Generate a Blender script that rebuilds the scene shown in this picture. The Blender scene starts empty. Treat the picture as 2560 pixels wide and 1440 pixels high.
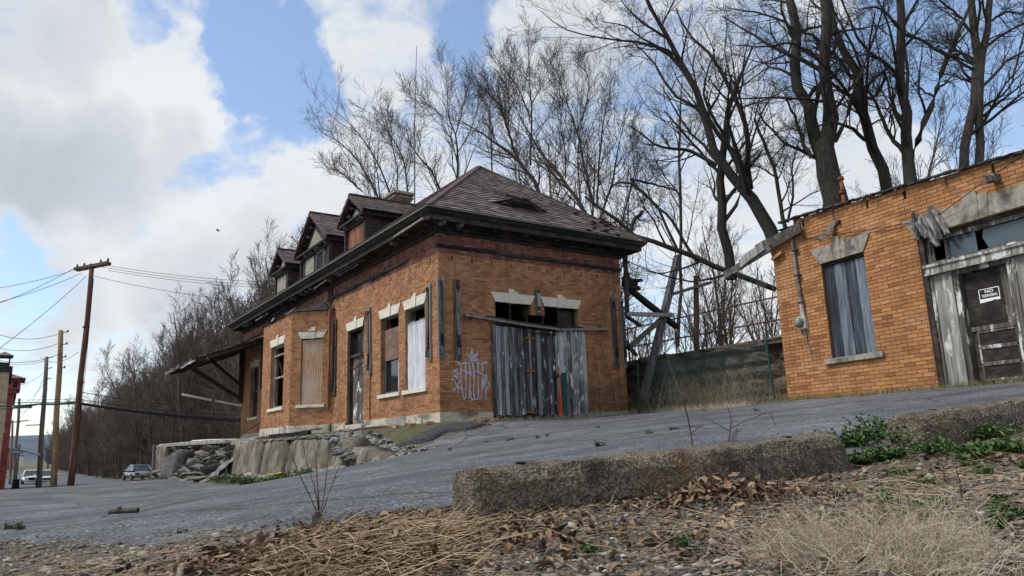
import bpy, math, random
import numpy as np
from mathutils import Vector, Matrix
random.seed(7); rng = np.random.default_rng(7)
scene = bpy.context.scene
col = scene.collection

# ------------------------------------------------------------------ camera
FPX = 1858.0; PITCH = math.radians(11.87); ROLL = math.radians(1.88)
_F = np.array([0, math.cos(PITCH), math.sin(PITCH)]); _U0 = np.array([0, -math.sin(PITCH), math.cos(PITCH)]); _R0 = np.array([1., 0, 0])
CR = math.cos(ROLL)*_R0 - math.sin(ROLL)*_U0
CU = math.sin(ROLL)*_R0 + math.cos(ROLL)*_U0
CF = _F
cd = bpy.data.cameras.new('camera'); cam = bpy.data.objects.new('camera', cd); col.objects.link(cam)
cd.sensor_width = 36.0; cd.lens = FPX/2560*36.0; cd.clip_start = 0.05; cd.clip_end = 6000
cam.matrix_world = Matrix(((CR[0], CU[0], -CF[0], 0), (CR[1], CU[1], -CF[1], 0), (CR[2], CU[2], -CF[2], 0), (0, 0, 0, 1)))
scene.camera = cam
scene.render.resolution_x = 1024; scene.render.resolution_y = 576

def ray(px, py): return (px-1280)/FPX*CR - (py-720)/FPX*CU + CF
def at(px, py, D):
    """point seen at photo pixel (px,py) whose forward distance is D metres"""
    r = ray(px, py); return r*(D/r[1])

# ------------------------------------------------------------------ view, world, sun
scene.view_settings.view_transform = 'Standard'; scene.view_settings.look = 'None'
scene.view_settings.exposure = 0.38; scene.view_settings.gamma = 1.0
SUN_EL = math.radians(52); SUN_AZ = math.radians(-102)      # azimuth from +Y towards +X
world = bpy.data.worlds.new('World'); scene.world = world; world.use_nodes = True
def build_world():
    nt = world.node_tree; nt.nodes.clear(); L = nt.links.new
    def nd(t, **k):
        n = nt.nodes.new(t)
        for a, b in k.items(): setattr(n, a, b)
        return n
    sky = nd('ShaderNodeTexSky', sky_type='NISHITA'); sky.sun_disc = False
    sky.sun_elevation = SUN_EL; sky.sun_rotation = SUN_AZ; sky.air_density = 1.1; sky.dust_density = 0.15; sky.ozone_density = 2.5
    tc = nd('ShaderNodeTexCoord')
    def M(op, a, b=None, c=None):
        n = nd('ShaderNodeMath', operation=op)
        for i, v in enumerate((a, b, c)):
            if v is None: continue
            if isinstance(v, (int, float)): n.inputs[i].default_value = v
            else: L(v, n.inputs[i])
        return n.outputs[0]
    sep = nd('ShaderNodeSeparateXYZ'); L(tc.outputs['Generated'], sep.inputs[0])
    zz = M('ADD', M('MAXIMUM', sep.outputs[2], 0.0), 0.16)
    cb = nd('ShaderNodeCombineXYZ'); L(M('DIVIDE', sep.outputs[0], zz), cb.inputs[0]); L(M('DIVIDE', sep.outputs[1], zz), cb.inputs[1])
    def noise(vec, scale, detail, rough, dist=0.0, off=(0, 0, 0)):
        mp = nd('ShaderNodeMapping'); mp.inputs['Location'].default_value = off; L(vec, mp.inputs[0])
        n = nd('ShaderNodeTexNoise'); n.inputs['Scale'].default_value = scale; n.inputs['Detail'].default_value = detail
        n.inputs['Roughness'].default_value = rough; n.inputs['Distortion'].default_value = dist
        L(mp.outputs[0], n.inputs[0]); return n.outputs[0]
    big = noise(cb.outputs[0], 0.85, 3, 0.5, 0.3, (3.1, 1.7, 0.4))
    puff = noise(tc.outputs['Generated'], 5.5, 7, 0.56, 0.3, (1.3, 0.2, 2.0))
    fine = noise(cb.outputs[0], 5.2, 7, 0.66, 0.8, (0.3, 4.7, 0.0))
    dens = M('ADD', M('MULTIPLY', big, 0.40), M('ADD', M('MULTIPLY', puff, 0.80), M('MULTIPLY', fine, 0.72)))
    # broad cloud banks and clear gaps of this day's sky (photo direction, angular radius in degrees, weight); edges frayed by noise
    wn = nd('ShaderNodeTexNoise'); wn.inputs['Scale'].default_value = 9.0; wn.inputs['Detail'].default_value = 6; wn.inputs['Roughness'].default_value = .6; L(tc.outputs['Generated'], wn.inputs[0])
    wv = nd('ShaderNodeVectorMath', operation='SUBTRACT'); L(wn.outputs['Color'], wv.inputs[0]); wv.inputs[1].default_value = (.5, .5, .5)
    ws_ = nd('ShaderNodeVectorMath', operation='SCALE'); L(wv.outputs[0], ws_.inputs[0]); ws_.inputs['Scale'].default_value = .16
    wa = nd('ShaderNodeVectorMath', operation='ADD'); L(tc.outputs['Generated'], wa.inputs[0]); L(ws_.outputs[0], wa.inputs[1])
    wz = nd('ShaderNodeVectorMath', operation='NORMALIZE'); L(wa.outputs[0], wz.inputs[0])
    def blob(px, py, r, w, inner=.45):
        d = ray(px, py); d = d/np.linalg.norm(d)
        vd = nd('ShaderNodeVectorMath', operation='DOT_PRODUCT'); L(wz.outputs[0], vd.inputs[0]); vd.inputs[1].default_value = d
        mr = nd('ShaderNodeMapRange', interpolation_type='SMOOTHSTEP')
        mr.inputs[1].default_value = math.cos(math.radians(r)); mr.inputs[2].default_value = math.cos(math.radians(r*inner)); mr.inputs[3].default_value = 0; mr.inputs[4].default_value = w
        L(vd.outputs['Value'], mr.inputs[0]); return mr.outputs[0]
    for px, py, r, w in ((200, 230, 10, .13), (430, 200, 6.5, .14), (90, 360, 9, .09), (560, 620, 6, .20), (350, 650, 6, .15), (60, 560, 5, .12), (900, 60, 6, .08), (1000, 180, 5, .08), (1400, 130, 7, .14), (850, 430, 6, .1), (2050, 560, 12, .12),
                         (665, 160, 4.6, -.30), (715, 235, 4.2, -.26), (615, 85, 3.2, -.2), (800, 285, 3.2, -.16), (340, 12, 2.6, -.2), (450, 455, 3, -.16), (600, 410, 3, -.16), (300, 520, 2.6, -.14), (690, 350, 2.6, -.14), (150, 665, 4, -.26), (30, 640, 3, -.2), (380, 590, 2.5, -.12),
                         (1180, 70, 3, -.24), (1215, 190, 2, -.14), (880, 250, 2.6, -.12), (2330, 80, 7, -.26), (2500, 230, 5, -.18), (50, 1050, 5, -.2), (760, 60, 2, -.12)):
        dens = M('ADD', dens, blob(px, py, r, w))
    grey = None
    for px, py, r, w in ((200, 430, 6, .75), (60, 410, 6, .6), (420, 390, 4, .5), (120, 60, 5, .4), (480, 720, 5, .4), (1450, 200, 6, .5), (150, 760, 5, .45), (650, 600, 3, .25)):
        b_ = blob(px, py, r, w, .2); grey = b_ if grey is None else M('MAXIMUM', grey, b_)
    mask = nd('ShaderNodeMapRange', interpolation_type='SMOOTHSTEP'); L(dens, mask.inputs[0])
    mask.inputs[1].default_value = 0.72; mask.inputs[2].default_value = 1.12; mask.inputs[3].default_value = 0.10; mask.inputs[4].default_value = 1.0
    # cloud brightness: white heads, greyer thick parts
    thick = nd('ShaderNodeMapRange', interpolation_type='SMOOTHSTEP'); L(dens, thick.inputs[0])
    thick.inputs[1].default_value = 1.02; thick.inputs[2].default_value = 1.30
    shade = noise(tc.outputs['Generated'], 3.2, 5, 0.5, 0.2, (5.0, 1.2, 0.7))
    sh2 = nd('ShaderNodeMapRange', interpolation_type='SMOOTHSTEP'); L(shade, sh2.inputs[0]); sh2.inputs[1].default_value = 0.36; sh2.inputs[2].default_value = 0.60
    g = M('MULTIPLY', sh2.outputs[0], M('ADD', 0.35, M('MULTIPLY', thick.outputs[0], 0.62)))
    g = M('MINIMUM', M('ADD', M('MULTIPLY', g, .75), grey), 1.0)
    ccol = nd('ShaderNodeMix', data_type='RGBA'); L(g, ccol.inputs[0])
    ccol.inputs[6].default_value = (4.35, 4.5, 4.65, 1); ccol.inputs[7].default_value = (2.75, 3.0, 3.3, 1)
    mx = nd('ShaderNodeMix', data_type='RGBA'); L(mask.outputs[0], mx.inputs[0]); L(sky.outputs[0], mx.inputs[6]); L(ccol.outputs[2], mx.inputs[7])
    bg = nd('ShaderNodeBackground'); bg.inputs[1].default_value = 0.15; L(mx.outputs[2], bg.inputs[0])
    o = nd('ShaderNodeOutputWorld'); L(bg.outputs[0], o.inputs[0])
build_world()
sl = bpy.data.lights.new('sun', 'SUN'); sl.energy = 2.4; sl.angle = math.radians(16); sl.color = (1.0, 0.96, 0.90)
sun = bpy.data.objects.new('sun', sl); col.objects.link(sun)
_sd = Vector((math.sin(SUN_AZ)*math.cos(SUN_EL), math.cos(SUN_AZ)*math.cos(SUN_EL), math.sin(SUN_EL)))
sun.rotation_euler = _sd.to_track_quat('Z', 'Y').to_euler(); sun.location = _sd*80

# ------------------------------------------------------------------ materials
class NT:
    def __init__(s, name):
        s.m = bpy.data.materials.new(name); s.m.use_nodes = True; s.t = s.m.node_tree; s.t.nodes.clear()
    def nd(s, t, **k):
        n = s.t.nodes.new(t)
        for a, b in k.items(): setattr(n, a, b)
        return n
    def set(s, sock, v):
        if isinstance(v, bpy.types.NodeSocket): s.t.links.new(v, sock)
        elif isinstance(v, (tuple, list)) and len(v) == 3 and sock.type == 'RGBA': sock.default_value = (*v, 1)
        else: sock.default_value = v
    def pos(s): return s.nd('ShaderNodeNewGeometry').outputs['Position']
    def obj(s): return s.nd('ShaderNodeTexCoord').outputs['Object']
    def map(s, v, scale=(1, 1, 1), rot=(0, 0, 0), loc=(0, 0, 0)):
        n = s.nd('ShaderNodeMapping'); s.set(n.inputs[0], v); n.inputs['Scale'].default_value = scale; n.inputs['Rotation'].default_value = rot; n.inputs['Location'].default_value = loc
        return n.outputs[0]
    def noise(s, v, scale, detail=4, rough=.55, dist=0):
        n = s.nd('ShaderNodeTexNoise'); s.set(n.inputs[0], v); n.inputs['Scale'].default_value = scale; n.inputs['Detail'].default_value = detail; n.inputs['Roughness'].default_value = rough; n.inputs['Distortion'].default_value = dist
        return n.outputs[0]
    def vor(s, v, scale, feat='F1', out=0):
        n = s.nd('ShaderNodeTexVoronoi', feature=feat); s.set(n.inputs[0], v); n.inputs['Scale'].default_value = scale
        return n.outputs[out]
    def ramp(s, f, stops):
        n = s.nd('ShaderNodeValToRGB'); s.set(n.inputs[0], f); e = n.color_ramp.elements
        while len(e) < len(stops): e.new(.5)
        for i, (p, c) in enumerate(stops):
            e[i].position = p; e[i].color = (*c, 1) if not isinstance(c, (int, float)) else (c, c, c, 1)
        return n.outputs[0]
    def mix(s, f, a, b, mode='MIX'):
        n = s.nd('ShaderNodeMix', data_type='RGBA', blend_type=mode); s.set(n.inputs[0], f); s.set(n.inputs[6], a); s.set(n.inputs[7], b)
        return n.outputs[2]
    def math(s, op, a, b=0.0):
        n = s.nd('ShaderNodeMath', operation=op); s.set(n.inputs[0], a); s.set(n.inputs[1], b); return n.outputs[0]
    def attr(s, name): 
        n = s.nd('ShaderNodeAttribute', attribute_name=name); return n.outputs['Fac']
    def orand(s): return s.nd('ShaderNodeObjectInfo').outputs['Random']
    def bump(s, h, st=.5, d=.01):
        n = s.nd('ShaderNodeBump'); s.set(n.inputs['Height'], h); n.inputs['Strength'].default_value = st; n.inputs['Distance'].default_value = d; return n.outputs[0]
    def out(s, c, rough=.9, nrm=None, metal=0.0, spec=.3, emit=None, alpha=None):
        b = s.nd('ShaderNodeBsdfPrincipled'); s.set(b.inputs['Base Color'], c); s.set(b.inputs['Roughness'], rough); s.set(b.inputs['Metallic'], metal); b.inputs['Specular IOR Level'].default_value = spec
        if nrm is not None: s.set(b.inputs['Normal'], nrm)
        o = s.nd('ShaderNodeOutputMaterial'); s.t.links.new(b.outputs[0], o.inputs[0]); return s.m
MAT = {}
def mat_brick(name, stops, dirt, dirt_amt, scale=1.0):
    n = NT(name); p = n.pos(); r = n.attr('rnd')
    c = n.ramp(r, stops)
    blot = n.noise(p, 1.1, 6, .65); c = n.mix(n.math('MULTIPLY', n.ramp(blot, [(.46, 0), (.68, 1)]), dirt_amt), c, dirt)
    pale = n.noise(n.map(p, (1, 1, 1.6), (0, 0, 0), (7, 3, 1)), .8, 6, .68); c = n.mix(n.math('MULTIPLY', n.ramp(pale, [(.54, 0), (.70, 1)]), .38), c, (.50, .38, .27))
    streak = n.noise(n.map(p, (2.2, 2.2, .22)), 1.9, 6, .65); c = n.mix(n.math('MULTIPLY', n.ramp(streak, [(.52, 0), (.70, 1)]), dirt_amt*1.15), c, dirt)
    g = n.noise(p, 45, 3, .6); c = n.mix(.30, c, n.ramp(g, [(.3, (.35, .35, .35)), (.7, (1, 1, 1))]), 'MULTIPLY')
    MAT[name] = n.out(c, .88, n.bump(g, .35, .006)); return MAT[name]
mat_brick('brick_orange', [(0, (.24, .105, .052)), (.12, (.33, .15, .072)), (.4, (.41, .192, .094)), (.75, (.465, .225, .112)), (.93, (.51, .27, .14)), (1, (.28, .12, .058))], (.15, .075, .038), .5)
mat_brick('brick_amber', [(0, (.25, .105, .044)), (.15, (.35, .155, .064)), (.5, (.425, .20, .080)), (.85, (.475, .232, .095)), (1, (.52, .265, .12))], (.20, .085, .035), .4)
mat_brick('brick_red', [(0, (.13, .045, .036)), (.5, (.23, .080, .058)), (1, (.33, .125, .09))], (.030, .021, .019), .7)
def mat_simple(name, a, b, scale=8, rough=.9, st=.3, d=.01, detail=5, c3=None, s3=1.2, metal=0, spec=.3, lo=.35, hi=.65, amt3=.8, t3=(.5, .62)):
    n = NT(name); p = n.pos(); g = n.noise(p, scale, detail, .6)
    c = n.ramp(g, [(lo, a), (hi, b)])
    if c3: c = n.mix(n.math('MULTIPLY', n.ramp(n.noise(p, s3, 5, .62, .4), [(t3[0], 0), (t3[1], 1)]), amt3), c, c3)
    MAT[name] = n.out(c, rough, n.bump(g, st, d), metal, spec); return MAT[name]
def mat_wood(name, dark, mid, light, axis=(1, 1, .06), scale=26, paint=None, paint_lo=.55, obj=False, rough=.85, pscale=5, split=True):
    n = NT(name); p = n.obj() if obj else n.pos()
    q = n.map(p, axis); g = n.noise(q, scale, 6, .65, .4); w = n.noise(q, scale*.28, 4, .6, .2)
    f = n.math('ADD', n.math('MULTIPLY', g, .6), n.math('MULTIPLY', w, .4))
    f = n.math('ADD', f, n.math('MULTIPLY', n.math('SUBTRACT', n.attr('rnd'), .5), .26))
    c = n.ramp(f, [(.36, dark), (.5, mid), (.64, light)])
    if paint:
        pm = n.noise(n.map(p, tuple(.25+.75*a for a in axis)), pscale, 7, .68, .3)
        c = n.mix(n.ramp(pm, [(paint_lo, 0), (paint_lo+.07, 1)]), c, paint)
    MAT[name] = n.out(c, rough, n.bump(f, .6, .012)); return MAT[name]
mat_simple('mortar', (.24, .15, .085), (.40, .26, .15), 14, c3=(.14, .09, .06), s3=1.3)
mat_simple('mortar_dark', (.10, .055, .03), (.20, .11, .05), 14)
mat_simple('mortar_soot', (.06, .045, .038), (.30, .23, .185), 7)
mat_simple('limestone', (.56, .52, .44), (.68, .64, .56), 9, c3=(.10, .09, .08), s3=2.3, t3=(.58, .72))
mat_simple('limestone_grey', (.22, .20, .165), (.36, .33, .28), 12, c3=(.07, .07, .065), s3=3.1, t3=(.48, .64))
mat_simple('foundation_stone', (.40, .37, .29), (.55, .51, .42), 7, c3=(.07, .068, .06), s3=1.7, t3=(.50, .62), amt3=.75)
mat_simple('foundation_grey', (.22, .21, .19), (.36, .34, .30), 9, c3=(.10, .09, .08), s3=2.0)
mat_wood('wood_grey', (.055, .052, .055), (.19, .18, .185), (.38, .365, .36), obj=False)
mat_wood('wood_bracket', (.035, .03, .03), (.15, .135, .125), (.30, .28, .26))
mat_wood('wood_door', (.022, .022, .026), (.15, .15, .165), (.40, .40, .42), paint=(.66, .68, .70), paint_lo=.60, pscale=6)
mat_wood('wood_door_pale', (.04, .042, .045), (.20, .205, .215), (.42, .425, .435), paint=(.66, .68, .69), paint_lo=.535, pscale=6)
mat_wood('wood_door_dark', (.012, .012, .016), (.06, .06, .07), (.20, .20, .21), paint=(.66, .68, .72), paint_lo=.575, pscale=6)
mat_wood('wood_shutter', (.010, .013, .022), (.055, .066, .088), (.19, .215, .25), scale=38, axis=(1, 1, .045))
mat_wood('wood_white', (.08, .075, .068), (.23, .22, .20), (.40, .39, .36), paint=(.58, .58, .55), paint_lo=.535)
mat_wood('wood_peeling', (.02, .018, .016), (.09, .08, .07), (.2, .18, .16), paint=(.60, .60, .57), paint_lo=.545, pscale=6)
mat_wood('wood_dark', (.012, .010, .009), (.035, .028, .024), (.085, .068, .058), axis=(.5, .5, 1), scale=12)
mat_wood('wood_soot', (.008, .007, .007), (.024, .019, .017), (.07, .055, .048), axis=(.4, .4, 1), scale=14)
mat_wood('wood_rafter', (.05, .045, .04), (.15, .135, .12), (.30, .28, .26), axis=(.6, .6, .6), scale=16)
mat_wood('wood_brown', (.10, .035, .02), (.19, .075, .045), (.30, .14, .09))
mat_wood('board_white', (.22, .22, .25), (.44, .44, .50), (.66, .66, .71), scale=22, axis=(1, 1, .10))
mat_wood('board_brown', (.09, .055, .038), (.17, .105, .075), (.26, .175, .13), axis=(.5, .5, 1), scale=18)
mat_wood('frame_wood', (.03, .027, .025), (.10, .09, .085), (.22, .21, .20))
def _ply():
    n = NT('plywood'); p = n.pos(); q = n.map(p, (1, 1, .22))
    w = n.nd('ShaderNodeTexWave', wave_type='BANDS', bands_direction='X'); n.set(w.inputs[0], n.map(q, (1, .3, 1), (0, 0, .6))); w.inputs['Scale'].default_value = 5.5; w.inputs['Distortion'].default_value = 9; w.inputs['Detail'].default_value = 3
    c = n.ramp(w.outputs[1], [(.1, (.22, .12, .07)), (.5, (.40, .235, .14)), (.9, (.47, .30, .19))])
    c = n.mix(n.ramp(n.noise(n.map(p, (1, 1, .5)), 1.6, 4), [(.45, 0), (.65, .8)]), c, (.40, .33, .29))
    MAT['plywood'] = n.out(c, .8, n.bump(w.outputs[1], .2, .004))
_ply()
def _osb():
    n = NT('strand_board'); p = n.pos(); v = n.nd('ShaderNodeTexVoronoi'); n.set(v.inputs[0], n.map(p, (1, 1, .5))); v.inputs['Scale'].default_value = 22
    c = n.ramp(v.outputs['Color'], [(.2, (.17, .155, .125)), (.8, (.34, .32, .28))]); MAT['strand_board'] = n.out(c, .9)
_osb()
def _slate():
    n = NT('slate'); p = n.pos(); r = n.attr('rnd'); c = n.ramp(r, [(0, (.075, .055, .055)), (.3, (.13, .095, .088)), (.7, (.19, .145, .130)), (.95, (.25, .205, .185)), (1, (.10, .085, .09))])
    c = n.mix(n.math('MULTIPLY', n.ramp(n.noise(p, .9, 5, .6), [(.45, 0), (.7, 1)]), .55), c, (.05, .037, .036))
    g = n.noise(p, 30, 3); MAT['slate'] = n.out(c, .62, n.bump(g, .3, .006), 0, .4)
_slate()
mat_simple('slate_ridge', (.055, .028, .03), (.10, .05, .052), 10, rough=.6)
mat_simple('tar', (.018, .018, .02), (.05, .05, .055), 10, rough=.8)
mat_simple('copper_edge', (.10, .12, .095), (.20, .22, .18), 20)
mat_simple('rust', (.16, .05, .02), (.36, .13, .045), 18, rough=.8)
mat_simple('rust_dark', (.05, .025, .018), (.13, .06, .035), 18, rough=.8)
mat_simple('metal_grey', (.15, .16, .165), (.26, .27, .275), 10, rough=.55, metal=.3, c3=(.10, .075, .05), s3=4)
mat_simple('metal_pale', (.38, .38, .34), (.50, .50, .46), 10, rough=.5, c3=(.22, .2, .16), s3=5)
mat_simple('meter_glass', (.16, .18, .13), (.22, .24, .18), 6, rough=.15, spec=.6)
def flat(name, c, rough=.6, metal=0, spec=.3):
    n = NT(name); MAT[name] = n.out(c, rough, None, metal, spec); return MAT[name]
flat('black', (.008, .008, .009), .7); flat('sign_black', (.012, .012, .013), .5); flat('sign_white', (.78, .78, .74), .5)
flat('glass_dark', (.012, .014, .018), .06, 0, .6); flat('wire', (.012, .012, .014), .6); flat('orange_plastic', (.48, .07, .025), .5); flat('green_plastic', (.012, .085, .075), .5)
flat('paint_spray', (.45, .47, .60), .7); flat('white_paint', (.75, .75, .75), .5); flat('interior', (.02, .018, .016), .95); flat('white_pipe', (.74, .74, .72), .45)
flat('sign_blue', (.015, .085, .42), .4); flat('sign_back', (.42, .44, .46), .45, .4); flat('fence_wire', (.018, .045, .042), .5, .3); flat('fence_post', (.018, .055, .055), .5)
flat('rubber', (.012, .012, .012), .8); flat('car_white', (.66, .67, .68), .25, .1, .5); flat('car_silver', (.33, .35, .37), .28, .5, .5); flat('chrome', (.45, .46, .47), .2, .9); flat('car_glass', (.03, .045, .06), .05, 0, .7)
flat('lamp_red', (.28, .012, .012), .3); flat('lamp_clear', (.68, .70, .72), .15, .2, .6); flat('bird_black', (.015, .015, .018), .8)

# ------------------------------------------------------------------ mesh helpers
def tag(o, label=None, cat=None, group=None, kind=None):
    if label: o['label'] = label
    if cat: o['category'] = cat
    if group: o['group'] = group
    if kind: o['kind'] = kind
    return o
def empty(name, loc=(0, 0, 0), rz=0.0, parent=None):
    o = bpy.data.objects.new(name, None); col.objects.link(o); o.location = loc; o.rotation_euler = (0, 0, rz); o.empty_display_size = .2
    if parent: o.parent = parent
    return o
def mesh_np(name, V, F, mats, rnd=None, smooth=False):
    """V (n,3) array, F list of index tuples or (m,k) array"""
    me = bpy.data.meshes.new(name)
    V = np.asarray(V, dtype=np.float32)
    if isinstance(F, np.ndarray):
        m, k = F.shape; me.vertices.add(len(V)); me.vertices.foreach_set('co', V.ravel())
        me.loops.add(m*k); me.loops.foreach_set('vertex_index', F.astype(np.int32).ravel())
        me.polygons.add(m); me.polygons.foreach_set('loop_start', np.arange(0, m*k, k, dtype=np.int32)); me.polygons.foreach_set('loop_total', np.full(m, k, dtype=np.int32))
        me.update(calc_edges=True)
    else:
        me.from_pydata([tuple(v) for v in V.tolist()], [], F); me.update()
    if rnd is not None:
        a = me.attributes.new('rnd', 'FLOAT', 'POINT'); a.data.foreach_set('value', np.asarray(rnd, dtype=np.float32))
    me.materials.append(MAT[mats] if isinstance(mats, str) else mats)
    if smooth: me.polygons.foreach_set('use_smooth', np.ones(len(me.polygons), dtype=bool))
    return me
def link(name, me, parent=None, loc=None):
    o = bpy.data.objects.new(name, me); col.objects.link(o)
    if parent: o.parent = parent
    if loc is not None: o.location = loc
    return o
IDF = lambda a, z, o: (a, o, z)
class MB:
    def __init__(s): s.v = []; s.f = []; s.r = []
    def add(s, vs, fs, r=.5):
        b = len(s.v); s.v += [tuple(map(float, v)) for v in vs]; s.r += [r]*len(vs); s.f += [tuple(b+i for i in f) for f in fs]; return s
    def box(s, a0, a1, z0, z1, o0, o1, face=IDF, r=.5):
        vs = [face(a, z, o) for o in (o0, o1) for z in (z0, z1) for a in (a0, a1)]
        return s.add(vs, [(0, 1, 3, 2), (4, 6, 7, 5), (0, 4, 5, 1), (2, 3, 7, 6), (0, 2, 6, 4), (1, 5, 7, 3)], r)
    def prism(s, poly, o0, o1, face=IDF, r=.5):
        n = len(poly); vs = [face(a, z, o0) for a, z in poly]+[face(a, z, o1) for a, z in poly]
        return s.add(vs, [tuple(range(n)), tuple(range(2*n-1, n-1, -1))]+[(i, (i+1) % n, n+(i+1) % n, n+i) for i in range(n)], r)
    def tube(s, pts, rad, sides=6, r=.5, cap=True):
        pts = [np.asarray(p, float) for p in pts]; n = len(pts)
        rad = [rad]*n if isinstance(rad, (int, float)) else list(rad)
        up = np.array([0.31, 0.22, 0.92]); vs = []; 
        for i in range(n):
            t = pts[min(i+1, n-1)]-pts[max(i-1, 0)]; t = t/(np.linalg.norm(t)+1e-9)
            a = np.cross(t, up); 
            if np.linalg.norm(a) < .15: a = np.cross(t, np.array([1., 0, 0]))
            a /= np.linalg.norm(a); b = np.cross(t, a)
            for k in range(sides):
                th = 2*math.pi*k/sides; vs.append(pts[i]+rad[i]*(math.cos(th)*a+math.sin(th)*b))
        fs = [(i*sides+k, i*sides+(k+1) % sides, (i+1)*sides+(k+1) % sides, (i+1)*sides+k) for i in range(n-1) for k in range(sides)]
        if cap: fs += [tuple(range(sides))[::-1], tuple((n-1)*sides+k for k in range(sides))]
        return s.add(vs, fs, r)
    def beam(s, p, q, w, h, up=(0, 0, 1), r=.5):
        p = np.asarray(p, float); q = np.asarray(q, float); t = q-p; t /= np.linalg.norm(t)
        a = np.cross(t, np.asarray(up, float)); 
        if np.linalg.norm(a) < 1e-3: a = np.cross(t, np.array([1., 0, 0]))
        a /= np.linalg.norm(a); b = np.cross(a, t)
        vs = [e+sa*a*w/2+sb*b*h/2 for e in (p, q) for sb in (-1, 1) for sa in (-1, 1)]
        return s.add(vs, [(0, 1, 3, 2), (4, 6, 7, 5), (0, 4, 5, 1), (2, 3, 7, 6), (0, 2, 6, 4), (1, 5, 7, 3)], r)
    def build(s, name, mat, parent=None, smooth=False, kind=None, label=None, bevel=0):
        me = mesh_np(name, np.array(s.v), s.f, mat, s.r, smooth); o = link(name, me, parent)
        if kind: o['kind'] = kind
        if label: o['label'] = label
        if bevel:
            m = o.modifiers.new('bevel', 'BEVEL'); m.width = bevel; m.segments = 2; m.limit_method = 'ANGLE'
        return o
def ragged(p, q, w, h, n=7, amp=.12, seed=0):
    """a weathered timber as a beam of n stations with worn, uneven section"""
    R = np.random.default_rng(seed); p = np.asarray(p, float); q = np.asarray(q, float); t = (q-p)/np.linalg.norm(q-p)
    a = np.cross(t, (0, 0, 1.)); 
    if np.linalg.norm(a) < .05: a = np.cross(t, np.array([1., 0, 0]))
    a /= np.linalg.norm(a); b = np.cross(a, t); m = MB(); vs = []; fs = []
    for i in range(n):
        c = p+(q-p)*i/(n-1)+a*R.normal(0, amp*w*.25)+b*R.normal(0, amp*h*.25)
        for sa, sb in ((-1, -1), (1, -1), (1, 1), (-1, 1)):
            vs.append(c+a*sa*w/2*(1+R.normal(0, amp))+b*sb*h/2*(1+R.normal(0, amp)))
    for i in range(n-1):
        for k in range(4): fs.append((i*4+k, i*4+(k+1) % 4, i*4+4+(k+1) % 4, i*4+4+k))
    fs += [(3, 2, 1, 0), tuple((n-1)*4+k for k in range(4))]
    return m.add(vs, fs, R.random())
def cells(face, a0, a1, z0, z1, holes, o0, o1):
    A = sorted({a0, a1, *[min(max(h[i], a0), a1) for h in holes for i in (0, 1)]}); Z = sorted({z0, z1, *[min(max(h[i], z0), z1) for h in holes for i in (2, 3)]})
    m = MB()
    for i in range(len(A)-1):
        run = None
        for j in range(len(Z)-1):
            ca = (A[i]+A[i+1])/2; cz = (Z[j]+Z[j+1])/2
            inside = any(h[0] < ca < h[1] and h[2] < cz < h[3] for h in holes)
            if not inside: run = (Z[j] if run is None else run[0], Z[j+1])
            if (inside or j == len(Z)-2) and run is not None:
                m.box(A[i], A[i+1], run[0], run[1], o0, o1, face); run = None
    return m
BRICK_POOL = []   # candidates: (distance, parent, face, brick, material)
def lay(face, a0, a1, z0, z1, holes, ch=.0667, bl=.21, gap=.010, proud=.007, seed=1, clip=None, phase=0):
    R = random.Random(seed); out = []; nz = int(round((z1-z0)/ch)); ch = (z1-z0)/nz
    for i in range(nz):
        zs, ze = z0+i*ch, z0+(i+1)*ch; zc = (zs+ze)/2; iv = [(a0, a1)]
        for h in holes:
            if h[2]-.01 < zc < h[3]+.01:
                nv = []
                for s, e in iv:
                    if h[1] <= s or h[0] >= e: nv.append((s, e))
                    else:
                        if h[0] > s: nv.append((s, h[0]))
                        if h[1] < e: nv.append((h[1], e))
                iv = nv
        for s, e in iv:
            k = math.floor((s-(i % 2)*bl/2-phase)/bl)
            while True:
                b0 = max(s, k*bl+(i % 2)*bl/2+phase); b1 = min(e, (k+1)*bl+(i % 2)*bl/2+phase); k += 1
                if b0 >= e: break
                if b1-b0 < .035: continue
                if clip and not clip((b0+b1)/2, zc, R): continue
                out.append((b0, b1-gap, zs, ze-gap, R.random(), proud+R.uniform(-.003, .003), b1-b0 > bl-.005))
    return out
def put_bricks(parts, parent, nind, mat_default, name='brick', stuffname='brickwork'):
    """parts: list of (face, bricks, material). the nind nearest full bricks become objects, the rest one mesh per material"""
    mw = parent.matrix_basis; allb = []
    for pi, (face, bl, mat) in enumerate(parts):
        for b in bl:
            w = mw @ Vector(face((b[0]+b[1])/2, (b[2]+b[3])/2, 0)); allb.append((w.length, pi, b))
    allb.sort(key=lambda t: t[0]); ind = set(); cnt = 0
    for i, (d, pi, b) in enumerate(allb):
        if b[6] and cnt < nind: ind.add(i); cnt += 1
    groups = {}; cache = {}
    for i, (d, pi, b) in enumerate(allb):
        face, _, mat = parts[pi]
        if i in ind:
            v = int(b[4]*7.99); key = (pi, v)
            if key not in cache:
                m = MB(); L = .20; H = b[3]-b[2]; m.box(0, L, 0, H, -.02, .007, face, (v+.5)/8); cache[key] = mesh_np(name, np.array(m.v), m.f, mat, m.r)
            o = link(name, cache[key], parent, face(b[0], b[2], b[5]-.007))
        else:
            m = groups.setdefault(mat, MB()); m.box(b[0], b[1], b[2], b[3], -.02, b[5], face, b[4])
    for mat, m in groups.items(): m.build(stuffname, mat, parent, kind='stuff')
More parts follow.
